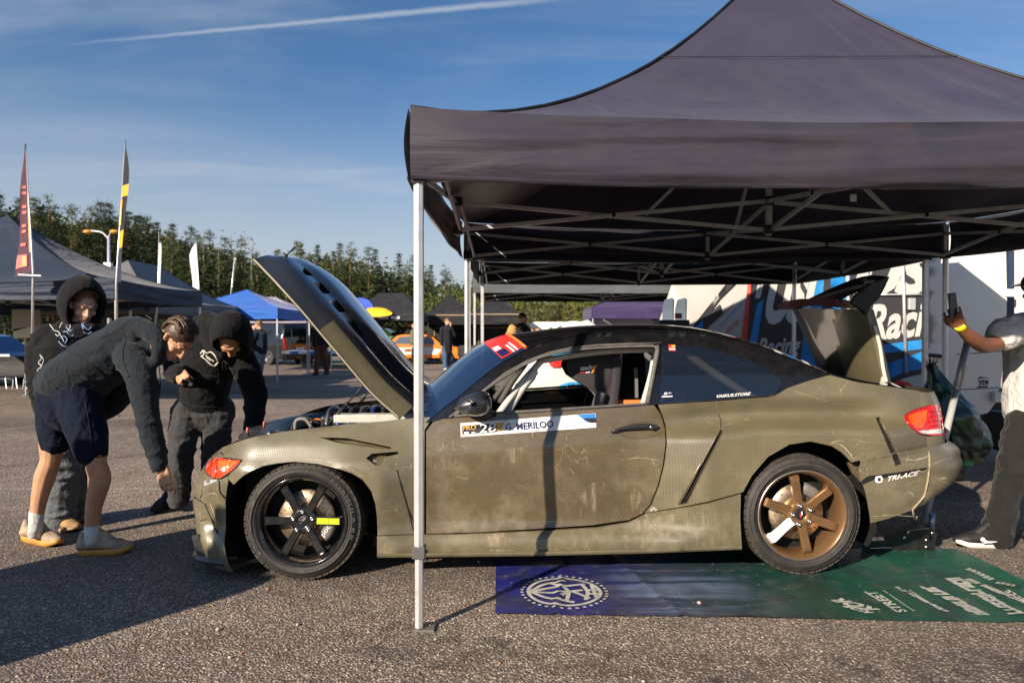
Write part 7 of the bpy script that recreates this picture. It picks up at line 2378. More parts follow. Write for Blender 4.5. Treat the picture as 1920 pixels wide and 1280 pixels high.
# ------------------------------------------------------------------ wrapped team van on the right
W0, W1 = at(1236, YH, 10.95), at(1748, YH, 9.75); W0.z = W1.z = 0
wd = (W1 - W0).normalized(); wn_ = Vector((wd.y, -wd.x, 0))
if wn_.y > 0: wn_ = -wn_
TV = thing('wrapped_van', tuple((W0 + W1) / 2), 'big white team van wrapped in black, blue and white lettering', 'van')
LW = (W1 - W0).length
def TVF(s, d, z): return W0 + wd * s - wn_ * d + Vector((0, 0, z))
VWH = mat('white van paint', (0.80, 0.78, 0.73), 0.32, coat=0.5, dirt=((0.4, 0.35, 0.27), 0.2, 3))
side = [(-0.1, 0.45), (-0.1, 1.3), (0.2, 2.2), (0.5, 2.75), (LW, 2.85), (LW, 0.45)]
m = panel(side, lambda x, y: TVF(x, 0.05 * sstep(1.2, 2.6, y), y), (), 0.3)
m.grid([[TVF(x, 0.05 * sstep(1.2, 2.6, y), y), TVF(x, 1.95, y)] for x, y in side], smooth=False)
obj('body', m, mat('dusty white van paint', (0.42, 0.41, 0.39), 0.4, dirt=((0.25, 0.22, 0.17), 0.3, 3)), TV, fix=False)
m = MB()
for s in (0.9, LW - 0.9):
    m = MB(); m.lathe([(0.0, .02), (.2, .02), (.22, 0), (.33, 0), (.35, .03), (.35, .22)], TVF(s, -0.0, .35), -wn_, 28); obj('wheel', m, RUBBER, TV)
def tvpx(px, py, l): 
    p = on_plane(px, py, W0, wn_)
    return p + wn_ * (l + 0.004)
def decal(pl, mt, l=0.004, nm='wrap_panel'):
    obj(nm, panel(pl, lambda x, y: tvpx(x, y, l), (), 18), mt, TV, fix=False)
WK = mat('black wrap film', (0.030, 0.030, 0.034), 0.35); WB_ = mat('blue wrap film', (0.012, 0.20, 0.52), 0.35); WWH = mat('white wrap film', (0.46, 0.455, 0.44), 0.4); WRD = mat('red wrap film', (0.60, 0.05, 0.04), 0.35)
decal([(1414, 420), (1748, 380), (1748, 745), (1400, 745), (1395, 660)], WK, 0.002)
decal([(1300, 610), (1375, 515), (1408, 500), (1350, 560), (1318, 606), (1300, 640)], WK)
decal([(1296, 628), (1322, 596), (1350, 570), (1356, 588), (1330, 610), (1300, 650)], WK, 0.006)
decal([(1296, 622), (1318, 600), (1318, 640), (1296, 650)], WB_, 0.008)
decal([(1404, 516), (1410, 516), (1400, 640), (1388, 656), (1392, 620)], WRD)
decal([(1420, 570), (1432, 560), (1420, 640), (1404, 650)], WB_, 0.006)
decal([(1505, 640), (1530, 470), (1548, 468), (1535, 690), (1498, 700)], WB_, 0.006)
decal([(1556, 486), (1600, 482), (1590, 560), (1560, 600)], WB_, 0.006)
decal([(1640, 648), (1748, 634), (1748, 652), (1640, 664)], WB_, 0.006)
decal([(1640, 690), (1748, 652), (1748, 690), (1650, 725)], WB_, 0.006)
decal([(1660, 712), (1700, 696), (1738, 690), (1738, 694), (1700, 706), (1668, 722)], WK, 0.010)
decal([(1650, 720), (1748, 696), (1748, 750), (1650, 750)], WWH, 0.007)
decal([(1660, 728), (1684, 712), (1702, 716), (1720, 730), (1720, 740), (1696, 722), (1670, 740)], WRD, 0.011)
def tvtext(s, p00, p10, p01, mt, l=0.010, **k):
    m = MB(); text_box(m, s, p00, p10, p01, 0, lambda x, y: tvpx(x, y, l), **k); obj('lettering', m, mt, TV, fix=False)
tvtext('"', (1416, 560), (1428, 558), (1419, 535), WWH, bold=0.06, shear=0.2)
tvtext('USL', (1432, 610), (1536, 604), (1444, 508), WWH, bold=0.06, shear=0.2, l=0.012)
tvtext('"US', (1560, 562), (1748, 552), (1574, 478), WWH, bold=0.06, shear=0.2, l=0.012)
tvtext('Racing', (1420, 676), (1500, 672), (1422, 634), WWH, bold=0.03, shear=0.25, l=0.013)
tvtext('Racin', (1624, 640), (1760, 628), (1626, 572), WWH, bold=0.03, shear=0.25, l=0.016)
tvtext('ALEXELA', (1345, 620), (1388, 572), (1352, 632 - 24), WB_, bold=0.02, l=0.012)
tvtext('Racing', (1358, 634), (1385, 606), (1362, 618), WRD, bold=0.01, shear=0.3, l=0.012)
tvtext('POWERED BY', (1356, 590), (1378, 570), (1355, 586), WRD, bold=0.0, l=0.012)
for a_, b_ in ((1242, 1262), (1266, 1286)):
    decal([(a_, 578), (a_ + 4, 562), (b_, 558), (b_, 600), (a_, 602)], GLASSP, 0.008, 'cab_window')
# pillars, rails and the cam lock
for px in (1690, 1625, 1588):
    m = MB(); m.tube([tvpx(px, 440, 0.03), tvpx(px + (8 if px == 1690 else 3), 700, 0.03)], 0.022 if px != 1588 else 0.03, 8); obj('door_rod', m, ALU, TV)
m = MB(); m.box(tvpx(1708, 570, 0.035), (0.10, 0.05, 0.17)); obj('door_latch', m, ALU, TV, bevel=0.01)
m = MB(); m.tube([tvpx(1600, 553, 0.04), tvpx(1745, 552, 0.04)], 0.012, 8); obj('latch_rod', m, ALU, TV)
# the white van with its rear door swung out
WVP = at(1900, YH, 6.9); WVP.z = 0
WV = thing('white_van', tuple(WVP), 'white van with open rear door standing behind the man with the phone', 'van')
dY = 6.75
dl = [(1741, 820), (1741, 440), (1860, 440), (1878, 446), (1886, 462), (1888, 560), (1886, 650), (1876, 720), (1866, 756), (1852, 774), (1830, 779), (1780, 779), (1752, 776)]
dl = [(1744, 776), (1742, 440), (1860, 440), (1878, 446), (1886, 462), (1888, 560), (1886, 650), (1876, 720), (1866, 756), (1852, 774), (1830, 779)]
m = panel(dl, lambda x, y: at(x, y, dY + 0.06 * ((y - 610) / 170) ** 2), (), 14, Vector((0, 0.06, 0)))
DR = obj('rear_door', m, VWH, WV)
for pts in ([(1795, 664), (1840, 661), (1878, 658)], [(1800, 730), (1850, 728), (1872, 726)], [(1838, 446), (1858, 450), (1874, 462)]):
    m = MB(); m.tube([at(x, y, dY - 0.004 + 0.06 * ((y - 610) / 170) ** 2) for x, y in pts], 0.004, 5); obj('pressed_line', m, mat('shadow gap', (0.12, 0.11, 0.10), 0.7), DR)
m = MB(); m.lathe([(0.0, -0.004), (0.06, -0.004), (0.085, 0.002)], at(1754, 663, dY), Vector((0, 1, 0)), 24); obj('handle_cup', m, VWH, DR)
m = MB(); m.tube([at(1736, 665, dY - 0.02), at(1774, 668, dY - 0.03)], 0.018, 10, round_caps=True); obj('handle', m, BLACKPL, DR)
m = MB(); tf = lambda x, y: at(x, y, dY - 0.006 + 0.06 * ((y - 610) / 170) ** 2)
text_box(m, 'TDI', (1834, 722), (1853, 721), (1834, 713), 0, tf, bold=0.05)
panel([(1833, 724), (1852, 723), (1852, 726), (1833, 727)], tf, (), 8, mb=m); panel([(1833, 711), (1838, 706), (1856, 708.5), (1840, 709)], tf, (), 8, mb=m)
obj('lettering', m, BLACKPL, DR, fix=False)
m = MB(); m.box(at(1892, 549, dY), (0.075, 0.05, 0.075)); m.box(at(1872, 744, dY - .02), (0.10, 0.05, 0.10)); obj('door_hinge', m, WHITEP, WV)
m = MB(); m.grid([[at(x, y, d_) for x, d_ in ((1902, 6.9), (1940, 6.7), (1990, 6.6))] for y in (420, 640, 780)]); obj('corner_pillar', m, VWH, WV)
m = panel([(1893, 650), (1912, 646), (1912, 776), (1897, 780), (1896, 720)], lambda x, y: at(x, y, 6.82), (), 10, Vector((0, .08, 0))); obj('tail_lamp', m, mat('dark wine lens', (0.22, 0.012, 0.02), 0.15, coat=1.0), WV)
m = MB(); m.box(at(1915, 800, 6.9), (0.5, 0.4, 0.30)); obj('rear_bumper', m, BLACKPL, WV)
m = MB(); m.box(at(1896, 640, 7.6), (0.10, 0.05, 2.0)); obj('inner_frame', m, mat('blue steel frame', (0.03, 0.05, 0.10), 0.4), WV)
m = MB(); m.lathe([(0.0, .02), (.2, .02), (.22, 0), (.33, 0), (.35, .03), (.35, .22)], at(1905, 790, 7.4) * 1.0, Vector((0, 1, 0)), 28); obj('wheel', m, RUBBER, WV)
# tyre leaning beside the bag, pit crate with a little flag
for px, py, lab in ((1806, 868, 'dark tyre standing below the green rubbish bag'),):
    g0 = at(px, py, 6.4); g0.z = 0.33
    T = thing('standing_tyre', (g0.x, g0.y, 0), lab, 'tyre')
    m = MB(); m.lathe([(.2, 0), (.3, -.01), (.33, .03), (.33, .2), (.3, .23), (.2, .22), (.2, 0)], g0, Vector((-0.8, 0.6, 0)), 32); obj('carcass', m, RUBBER, T)
PC = thing('pit_crate', tuple(at(1258, YH, 9.0).xy) + (0,), 'dark blue pit crate with a small flag sticker behind the roof of the race car', 'crate')
m = MB(); c = at(1258, 600, 9.0); m.box((c.x, c.y, 0.78), (0.40, 0.4, 1.56)); obj('case', m, mat('navy crate', (0.012, 0.018, 0.045), 0.4), PC, bevel=0.02)
m = MB(); m.box(at(1272, 592, 8.79), (0.09, 0.004, 0.07)); obj('flag_field', m, STB, PC)
m = MB(); m.box(at(1272, 592, 8.785), (0.09, 0.004, 0.022)); m.box(at(1270, 592, 8.784), (0.02, 0.004, 0.07)); obj('flag_cross', m, STR, PC)

# low flat trailer with a blue and white edge, beyond the person in brown trousers
TRp = at(600, YH, 30); TRp.z = 0
TR = thing('flat_trailer', tuple(TRp), 'low flat trailer with blue and white edge beyond the person in brown trousers', 'trailer')
for k in range(8):
    m = MB(); m.box((TRp.x - 1.25 + 0.36 * k, TRp.y, 0.62), (0.355, 1.6, 0.12)); obj('edge_block', m, STB if k % 2 else STWH, TR)
m = MB(); m.box((TRp.x, TRp.y, 0.5), (3.2, 1.5, 0.10)); obj('bed', m, BLACKPL, TR)
for dx in (-0.4, 0.4):
    m = MB(); m.lathe([(0.0, .02), (.14, .02), (.16, 0), (.25, 0), (.27, .03), (.27, .16)], (TRp.x + dx, TRp.y - .75, .27), Vector((0, 1, 0)), 20); obj('wheel', m, RUBBER, TR)
m = MB(); m.bar((TRp.x + 1.6, TRp.y, .48), (TRp.x + 2.5, TRp.y, .4), 0.08); obj('drawbar', m, STEEL, TR)
# ------------------------------------------------------------------ people
def fuse(mb, voxel, smooth=6, wr=0.0, wscale=9.0, stretch=(1, 1, 1), name='fused'):
    """join overlapping closed shapes into one continuous skin"""
    me = mesh_from(mb, name, [], True)
    o = bpy.data.objects.new(name, me)
    q = o.modifiers.new('r', 'REMESH'); q.mode = 'VOXEL'; q.voxel_size = voxel; q.use_smooth_shade = True
    if smooth:
        s_ = o.modifiers.new('s', 'SMOOTH'); s_.factor = 0.5; s_.iterations = smooth
    out = evaluated_mesh(o)
    bpy.data.objects.remove(o); bpy.data.meshes.remove(me)
    if wr:
        out.update()
        nv = len(out.vertices)
        co = [0.0] * (3 * nv); out.vertices.foreach_get('co', co)
        no = [0.0] * (3 * nv); out.vertices.foreach_get('normal', no)
        for i in range(0, 3 * nv, 3):
            p = Vector((co[i] * stretch[0], co[i + 1] * stretch[1], co[i + 2] * stretch[2])) * wscale
            p += Vector((0.6 * noise.noise(p * 0.4), 0, 0.8 * noise.noise(p * 0.4 + Vector((5, 5, 5)))))
            n1 = noise.noise(p); n2 = noise.noise(p * 2.1 + Vector((7, 3, 1))); n3 = noise.noise(p * 0.5 + Vector((2, 9, 4)))
            ridge = (1 - min(1, abs(n1) * 2.6)) ** 1.4 + 0.35 * (1 - min(1, abs(n2) * 3.0)) ** 1.4
            d = wr * (ridge * (0.7 + 0.9 * max(-0.5, n3)) * 1.4 - 0.4 + 0.25 * n2)
            co[i] += no[i] * d; co[i + 1] += no[i + 1] * d; co[i + 2] += no[i + 2] * d
        out.vertices.foreach_set('co', co)
    out.polygons.foreach_set('use_smooth', [True] * len(out.polygons))
    out.update()
    return out
def mesh_part(me, name, mt, parent):
    me.name = name
    me.materials.clear(); me.materials.append(mt)
    return obj(name, me, mt, parent)
def bvh_mesh(me):
    return BVHTree.FromPolygons([v.co.copy() for v in me.vertices], [tuple(p.vertices) for p in me.polygons])
def finger_hand(mb, wrist, d, nrm, size=1.0, curl=0.5, side=1, spread=0.20, thumb=0.5):
    """palm, four fingers and a thumb; d = pointing direction, nrm = back of the hand"""
    d = Vector(d).normalized(); nrm = Vector(nrm); nrm = (nrm - d * nrm.dot(d)).normalized()
    r = d.cross(nrm).normalized() * side                # towards the thumb
    k = size
    for o in (-0.028, -0.010, 0.010, 0.027):
        mb.tube([wrist + r * o * 0.7 * k - d * 0.015, wrist + d * 0.045 * k + r * o * k, wrist + d * 0.088 * k + r * o * k * 1.12], [0.0155 * k, 0.0165 * k, 0.0135 * k], 8, round_caps=True)
    lens = (0.060, 0.076, 0.082, 0.072)
    for i, o in enumerate((-0.035, -0.012, 0.012, 0.035)):
        p = wrist + d * 0.088 * k + r * o * k * 1.12
        dd = (d + r * (o / 0.03) * spread).normalized()
        pts = [p - dd * 0.01]; L = lens[i] * k
        ang = 0
        for seg, f in ((0.45, 1.0), (0.32, 1.15), (0.23, 0.9)):
            ang += curl * f * (0.9 + 0.12 * i)
            q = dd * cos(ang) - nrm * sin(ang)
            pts.append(pts[-1] + q * L * seg)
        mb.tube(pts, [0.0098 * k, 0.0090 * k, 0.0082 * k, 0.0068 * k], 8, round_caps=True)
    b = wrist + d * 0.022 * k + r * 0.030 * k
    t1 = (d * 0.75 + r * 0.65 - nrm * 0.35 * thumb).normalized(); t2 = (d * 0.9 + r * 0.15 - nrm * 0.6 * thumb).normalized()
    mb.tube([wrist + r * 0.015 * k, b, b + t1 * 0.034 * k, b + t1 * 0.034 * k + t2 * 0.030 * k], [0.016 * k, 0.0145 * k, 0.011 * k, 0.0085 * k], 8, round_caps=True)
def head_parts(mb, c, f, u, k=1.0):
    f = Vector(f).normalized(); u = Vector(u); u = (u - f * u.dot(f)).normalized(); r = f.cross(u)
    A = (r, f, u)
    B = lambda x, y, z: c + r * x * k + f * y * k + u * z * k
    mb.ball(B(0, -0.012, 0.030), (0.076 * k, 0.096 * k, 0.088 * k), axes=A, n=18, m=12)
    mb.ball(B(0, 0.018, -0.018), (0.063 * k, 0.072 * k, 0.085 * k), axes=A, n=16, m=10)
    mb.ball(B(0, 0.040, -0.072), (0.044 * k, 0.042 * k, 0.036 * k), axes=A)
    mb.ball(B(0, 0.072, -0.096), (0.020 * k, 0.014 * k, 0.014 * k), axes=A)
    mb.tube([B(0, 0.082, 0.022), B(0, 0.096, -0.004), B(0, 0.108, -0.026)], [0.010 * k, 0.012 * k, 0.015 * k], 8, round_caps=True)
    for s in (-1, 1):
        mb.ball(B(s * 0.012, 0.094, -0.030), (0.010 * k, 0.012 * k, 0.008 * k), axes=A, n=8, m=6)
        mb.tube([B(s * 0.008, 0.084, 0.030), B(s * 0.030, 0.082, 0.034), B(s * 0.052, 0.062, 0.027)], [0.009 * k, 0.010 * k, 0.008 * k], 8, round_caps=True)
        mb.ball(B(s * 0.045, 0.056, -0.025), (0.022 * k, 0.022 * k, 0.020 * k), axes=A, n=10, m=7)
        mb.tube([B(s * 0.072, -0.012, 0.022), B(s * 0.084, -0.020, 0.012), B(s * 0.082, -0.014, -0.012), B(s * 0.074, -0.004, -0.026)], [0.009 * k, 0.012 * k, 0.010 * k, 0.007 * k], 8, round_caps=True)
    mb.tube([B(-0.022, 0.076, -0.056), B(0, 0.086, -0.054), B(0.022, 0.076, -0.056)], [0.005 * k, 0.0075 * k, 0.005 * k], 8, round_caps=True)
    mb.tube([B(-0.018, 0.076, -0.066), B(0, 0.084, -0.067), B(0.018, 0.076, -0.066)], [0.005 * k, 0.0075 * k, 0.005 * k], 8, round_caps=True)
    mb.tube([B(0, -0.03, -0.04), B(0, -0.040, -0.115)], [0.054 * k, 0.050 * k], 12, round_caps=True)
    return B, A
def skin_mat(name, col):
    m = mat(name, col, 0.48, spec=0.4, var=0.10, vscale=18, bump=0.06, bscale=120)
    b = m.node_tree.nodes['Principled BSDF']
    b.inputs['Subsurface Weight'].default_value = 0.12
    b.inputs['Subsurface Radius'].default_value = (0.02, 0.008, 0.004)
    return m
def cloth(name, col, rough=0.9, sheen=0.10, bumps=0.12):
    m = mat(name, col, rough, spec=0.2, var=0.18, vscale=7, sheen=sheen, bump=bumps, bscale=260)
    nt = m.node_tree; N = nt.nodes; L = nt.links
    if 'crease' not in N:
        tc = N.new('ShaderNodeTexCoord'); q = N.new('ShaderNodeTexNoise'); q.name = 'crease'
        q.inputs['Scale'].default_value = 11; q.inputs['Detail'].default_value = 3; q.inputs['Distortion'].default_value = 2.2
        L.new(tc.outputs['Object'], q.inputs['Vector'])
        bp = N.new('ShaderNodeBump'); bp.inputs['Strength'].default_value = 0.55; bp.inputs['Distance'].default_value = 0.03
        L.new(q.outputs['Fac'], bp.inputs['Height'])
        b = N['Principled BSDF']
        old = b.inputs['Normal'].links[0].from_node if b.inputs['Normal'].links else None
        if old: L.new(bp.outputs[0], old.inputs['Normal'])
        else: L.new(bp.outputs[0], b.inputs['Normal'])
    return m
SK1 = skin_mat('light tanned skin', (0.50, 0.27, 0.16)); SK2 = skin_mat('fair skin', (0.55, 0.33, 0.23)); SK3 = skin_mat('brown skin', (0.20, 0.085, 0.045))
HAIRB = mat('brown hair', (0.060, 0.030, 0.016), 0.45, spec=0.5, var=0.4, vscale=30)
EYEW = mat('eye white', (0.6, 0.57, 0.53), 0.2); EYEB = mat('dark iris', (0.02, 0.015, 0.01), 0.2)
LIPM_ = mat('lip', (0.36, 0.13, 0.10), 0.5)
def face_details(B, A, T, body, k=1.0, brow=HAIRB, lid=None):
    for s in (-1, 1):
        m = MB(); m.ball(B(s * 0.031, 0.0665, 0.011), 0.0118 * k, n=12, m=8); e = obj('eye', m, EYEW, T)
        m = MB(); m.ball(B(s * 0.031, 0.0755, 0.008), 0.0056 * k, n=8, m=6); obj('iris', m, EYEB, e)
        m = MB(); m.tube([B(s * 0.014, 0.094, 0.036), B(s * 0.032, 0.092, 0.043), B(s * 0.055, 0.072, 0.036)], [0.0035 * k, 0.0045 * k, 0.003 * k], 6, flat=0.6); obj('eyebrow', m, brow, T)
        m = MB(); m.tube([B(s * 0.017, 0.074, 0.017), B(s * 0.031, 0.0775, 0.019), B(s * 0.046, 0.067, 0.015)], [0.005 * k, 0.0075 * k, 0.005 * k], 8); obj('eyelid', m, lid or brow, T)
    m = MB(); m.tube([B(-0.023, 0.080, -0.0605), B(0, 0.0915, -0.0605), B(0.023, 0.080, -0.0605)], [0.0025 * k, 0.0055 * k, 0.0025 * k], 6, flat=1.0); obj('lips', m, LIPM_, T)
def shoe(T, heel, toe, ank, upm, solem, w=0.050, lace=None, name='shoe', sole_h=0.026):
    heel, toe, ank = Vector(heel), Vector(toe), Vector(ank)
    d = (toe - heel); L = d.length; d.normalize()
    r = d.cross(Vector((0, 0, 1))).normalized()
    up = r.cross(d).normalized()
    m = MB()
    P_ = lambda t, h: heel + d * L * t + up * h
    m.tube([P_(0.06, 0.060), P_(0.18, 0.066), P_(0.40, 0.068), P_(0.60, 0.058), P_(0.80, 0.047), P_(0.95, 0.040)], [0.044, w * 0.92, w * 0.90, w * 1.0, w * 0.98, w * 0.66], 12, flat=0.80, round_caps=True)
    m.tube([P_(0.19, 0.112), P_(0.20, 0.08), P_(0.22, 0.055)], [0.053, 0.053, 0.052], 14)
    m.tube([P_(0.34, 0.150), P_(0.44, 0.118), P_(0.58, 0.085)], [0.022, 0.030, 0.030], 10, round_caps=True)
    m.tube([P_(0.05, 0.125), P_(0.05, 0.09)], [0.020, 0.030], 10, round_caps=True)
    m.tube([P_(0.25, 0.09), P_(0.5, 0.082), P_(0.68, 0.06)], [0.036, 0.034, 0.028], 10, round_caps=True)
    S_ = mesh_part(fuse(m, 0.0075, 3), name, upm, T)
    # sole: an outline that follows the foot
    out = []
    for k in range(36):
        a = 2 * pi * k / 36
        t = 0.5 - 0.54 * cos(a)
        ww = w * (0.86 + 0.22 * sstep(0.3, 0.75, t)) * (abs(sin(a)) ** 0.55) * (1 if sin(a) > 0 else -1)
        out.append((t, ww))
    m = MB()
    m.grid([[P_(0.5 + (t - 0.5) * s, h + (0.018 * sstep(0.8, 1.05, t) if h < 0.02 else 0.014 * sstep(0.8, 1.05, t))) + r * ww * s2 for t, ww in out] for s, s2, h in ((0.9, 0.85, 0.0), (0.98, 0.98, 0.004), (1.0, 1.02, sole_h * 0.6), (0.99, 1.0, sole_h), (0.9, 0.9, sole_h + 0.004))], wrap=True)
    m.add([P_(0.5 + (t - 0.5) * 0.9, 0.0) + r * ww * 0.85 for t, ww in out], [tuple(range(36))])
    obj('sole', m, solem, S_)
    if lace:
        for q in (0.36, 0.44, 0.52, 0.60):
            m = MB(); h = 0.152 - 0.062 * (q - 0.36) / 0.24
            m.tube([P_(q, h - 0.012) - r * 0.030, P_(q + .01, h + 0.004), P_(q, h - 0.012) + r * 0.030], 0.0055, 6); obj('lace', m, lace, S_)
    return S_, P_, r
def limb(mb, pts, rs, n=12, flat=1.0, up=Vector((0, 1, 0)), k=4):
    P_ = crom(pts, k)
    R_ = []
    for i in range(len(P_)):
        a = i / k; j = min(int(a), len(rs) - 2)
        R_.append(lerp(rs[j], rs[j + 1], a - j))
    mb.tube(P_, R_, n, flat=flat, up=up, round_caps=True)
def strokes_on(bvh, lines, r, mt, parent, name, lift=0.004):
    m = MB()
    for ln in lines:
        pts = []
        for p in crom([(x, y, 0) for x, y in ln], 5):
            d = ray(p.x, p.y).normalized()
            h, nn, i, ds = bvh.ray_cast(CAMP, d)
            if h is not None: pts.append(h - d * lift)
            elif len(pts) > 1: break
        if len(pts) > 1: m.tube(pts, r, 5)
    o = obj(name, m, mt, parent); o['kind'] = 'stuff'
    return o
def hood_shell(T, c, f, u, k, mt, open_deg=62, back=1.18, name='hood', wr=0.008, tall=1.08):
    f = Vector(f).normalized(); u = Vector(u); u = (u - f * u.dot(f)).normalized(); r = f.cross(u)
    rows = []
    for i in range(22):
        th = lerp(radians(open_deg), pi * 0.995, (i / 21) ** 0.85)
        row = []
        for j in range(40):
            a = 2 * pi * j / 40
            rad = sin(th); ax = cos(th)
            x, z = cos(a) * rad, sin(a) * rad
            sz = 0.145 * tall if z > 0 else 0.185
            rr_ = 1 + 0.05 * noise.noise(Vector((cos(a) * 2, sin(a) * 2, th * 3)) + c)
            p = c + r * (x * 0.125 * k * rr_) + u * (z * sz * k * rr_ + 0.012) + f * ((ax * 0.150 * (1.0 if ax > 0 else back) - 0.012) * k)
            # a crest along the crown seam
            if z > 0.9 * rad and rad > .3: p += u * 0.006
            row.append(p)
        rows.append(row)
    # rolled rim
    rim = [p + (c + f * 0.05 - p).normalized() * 0.012 + f * 0.012 for p in rows[0]]
    inn = [p + (c - p).normalized() * 0.02 - f * 0.03 for p in rows[0]]
    m = MB(); m.grid([inn, rim] + rows, wrap=True)
    return obj(name, m, mt, T, solid=0.006)
def hair_cap(T, B, A, k, mt, style='swept', seed=1):
    r, f, u = A
    m = MB(); rg = random.Random(seed)
    m.ball(B(0, -0.020, 0.044), (0.083 * k, 0.098 * k, 0.086 * k), axes=A, n=18, m=12)
    m.ball(B(0, -0.060, -0.01), (0.068 * k, 0.050 * k, 0.075 * k), axes=A, n=14, m=9)
    H = mesh_part(fuse(m, 0.010, 4, wr=0.003, wscale=40), 'hair', mt, T)
    m = MB()
    for i in range(150):
        a = rg.uniform(-1.15, 1.15)
        st = 0.06 + rg.uniform(-0.02, 0.03)
        pts = []
        for q in range(6):
            t = q / 5
            th = lerp(-0.55 if style == 'swept' else -0.8, 1.75 + rg.uniform(-.2, .35), t)
            x = sin(a) * 0.084 * (1 + 0.05 * t)
            rr_ = 0.100 * sqrt(max(0.12, cos(a))) + rg.uniform(-.003, .006) + 0.010 * sin(pi * t)
            pts.append(B(x, -sin(th) * rr_ * 0.98 - 0.016, 0.040 + cos(th) * rr_ * 0.90 - 0.02 * (abs(a) > 0.9)))
        m.tube(pts, [0.004, 0.006, 0.006, 0.006, 0.005, 0.002], 5)
    s_ = obj('hair_strands', m, mt, H); s_['kind'] = 'stuff'
    return H

# ---------------- the man in shorts, bending to the splitter
def A3(px, py, z): return at(px, py, z)
PA = thing('person', tuple(gnd(180, 1030)), 'person in black hoodie and navy shorts bending to touch the splitter', 'person')
NAVYH = cloth('washed black hoodie', (0.014, 0.019, 0.025), sheen=0.10); NAVYS = cloth('navy shorts', (0.005, 0.009, 0.022), sheen=0.02); 
fA, uA = Vector((0.56, -0.22, -0.80)), Vector((0.76, -0.05, 0.62))
hcA = A3(331, 637, 4.22)
m = MB(); BA, AA = head_parts(m, hcA, fA, uA, 1.02)
limb(m, [A3(132, 730, 4.36), A3(190, 680, 4.34), A3(245, 650, 4.32), A3(282, 645, 4.29), A3(305, 640, 4.25)], [0.11, 0.10, 0.095, 0.05, 0.05], flat=1.1)
limb(m, [A3(256, 680, 4.20), A3(276, 785, 4.08), A3(303, 876, 4.06), A3(307, 884, 4.06)], [0.04, 0.04, 0.03, 0.03])
finger_hand(m, A3(306, 880, 4.06), A3(314, 925, 4.03) - A3(306, 880, 4.06), Vector((-0.25, -1, 0.1)), 1.0, 0.42, side=1, thumb=0.9)
limb(m, [A3(262, 668, 4.48), A3(235, 735, 4.58), A3(190, 775, 4.50)], [0.05, 0.042, 0.03])
finger_hand(m, A3(192, 773, 4.50), Vector((-0.6, -0.1, -0.5)), Vector((0, 1, 0.2)), 0.95, 0.5)
limb(m, [A3(148, 745, 4.24), A3(172, 820, 4.19), A3(180, 868, 4.17), A3(187, 900, 4.19), A3(176, 950, 4.21), A3(172, 1000, 4.22), A3(174, 1014, 4.22)], [0.095, 0.080, 0.060, 0.064, 0.048, 0.036, 0.030])
limb(m, [A3(105, 745, 4.46), A3(98, 820, 4.44), A3(95, 862, 4.42), A3(84, 895, 4.42), A3(74, 935, 4.41), A3(67, 980, 4.41), A3(66, 994, 4.41)], [0.095, 0.078, 0.060, 0.063, 0.048, 0.036, 0.030])
mesh_part(fuse(m, 0.0050, 3), 'body', SK1, PA)
face_details(BA, AA, PA, None, 1.02, lid=SK1)
hair_cap(PA, BA, AA, 1.03, HAIRB, seed=2)
m = MB()   # hoodie
limb(m, [A3(125, 722, 4.36), A3(150, 706, 4.35), A3(190, 677, 4.34), A3(228, 655, 4.33), A3(258, 648, 4.31)], [0.165, 0.178, 0.180, 0.165, 0.11], flat=1.22, n=18)
limb(m, [A3(250, 655, 4.31), A3(280, 650, 4.29), A3(301, 648, 4.265)], [0.115, 0.088, 0.070])
limb(m, [A3(246, 668, 4.20), A3(264, 706, 4.13), A3(272, 755, 4.09), A3(282, 805, 4.07), A3(299, 868, 4.06)], [0.10, 0.092, 0.078, 0.068, 0.055])
limb(m, [A3(250, 665, 4.46), A3(240, 720, 4.56), A3(215, 760, 4.54), A3(196, 772, 4.50)], [0.095, 0.08, 0.065, 0.055])
limb(m, [A3(218, 622, 4.30), A3(240, 614, 4.25), A3(275, 618, 4.20), A3(298, 640, 4.16), A3(296, 668, 4.15), A3(286, 684, 4.16)], [0.075, 0.075, 0.066, 0.052, 0.042, 0.030])   # hood lying on the neck
limb(m, [A3(218, 622, 4.34), A3(245, 613, 4.40), A3(275, 618, 4.42), A3(298, 645, 4.40), A3(295, 675, 4.36)], [0.072, 0.072, 0.06, 0.05, 0.035])
hm = fuse(m, 0.010, 6, wr=0.010, wscale=6, stretch=(0.8, 1, 1.6))
HA = mesh_part(hm, 'hoodie', NAVYH, PA); abv = bvh_mesh(hm)
SEAMD = mat('dark seam', (0.006, 0.007, 0.009), 0.9)
strokes_on(abv, [[(236, 640), (230, 660), (233, 682), (243, 706)], [(118, 655), (150, 668), (190, 700), (215, 735)], [(82, 702), (100, 722), (130, 742), (180, 750)]], 0.0028, SEAMD, HA, 'seam', 0.002)
m = MB(); m.tube([A3(288, 873, 4.06) , A3(300, 876, 4.06)], 0.001, 4)
m = MB(); ca_, cb_ = A3(296, 862, 4.062), A3(301, 882, 4.06); m.tube([ca_, cb_], [0.052, 0.046], 16); obj('cuff', m, NAVYH, PA)
m = MB()   # shorts
limb(m, [A3(128, 728, 4.36), A3(135, 760, 4.34)], [0.168, 0.17], flat=1.15, n=18)
limb(m, [A3(143, 742, 4.26), A3(160, 800, 4.20), A3(172, 846, 4.18)], [0.135, 0.118, 0.096])
limb(m, [A3(112, 745, 4.44), A3(104, 790, 4.43), A3(103, 826, 4.42)], [0.135, 0.110, 0.092])
mesh_part(fuse(m, 0.010, 5, wr=0.006, wscale=7, stretch=(1.5, 1, 0.5)), 'shorts', NAVYS, PA)
sbv = bvh_mesh(PA.children[-1].data)
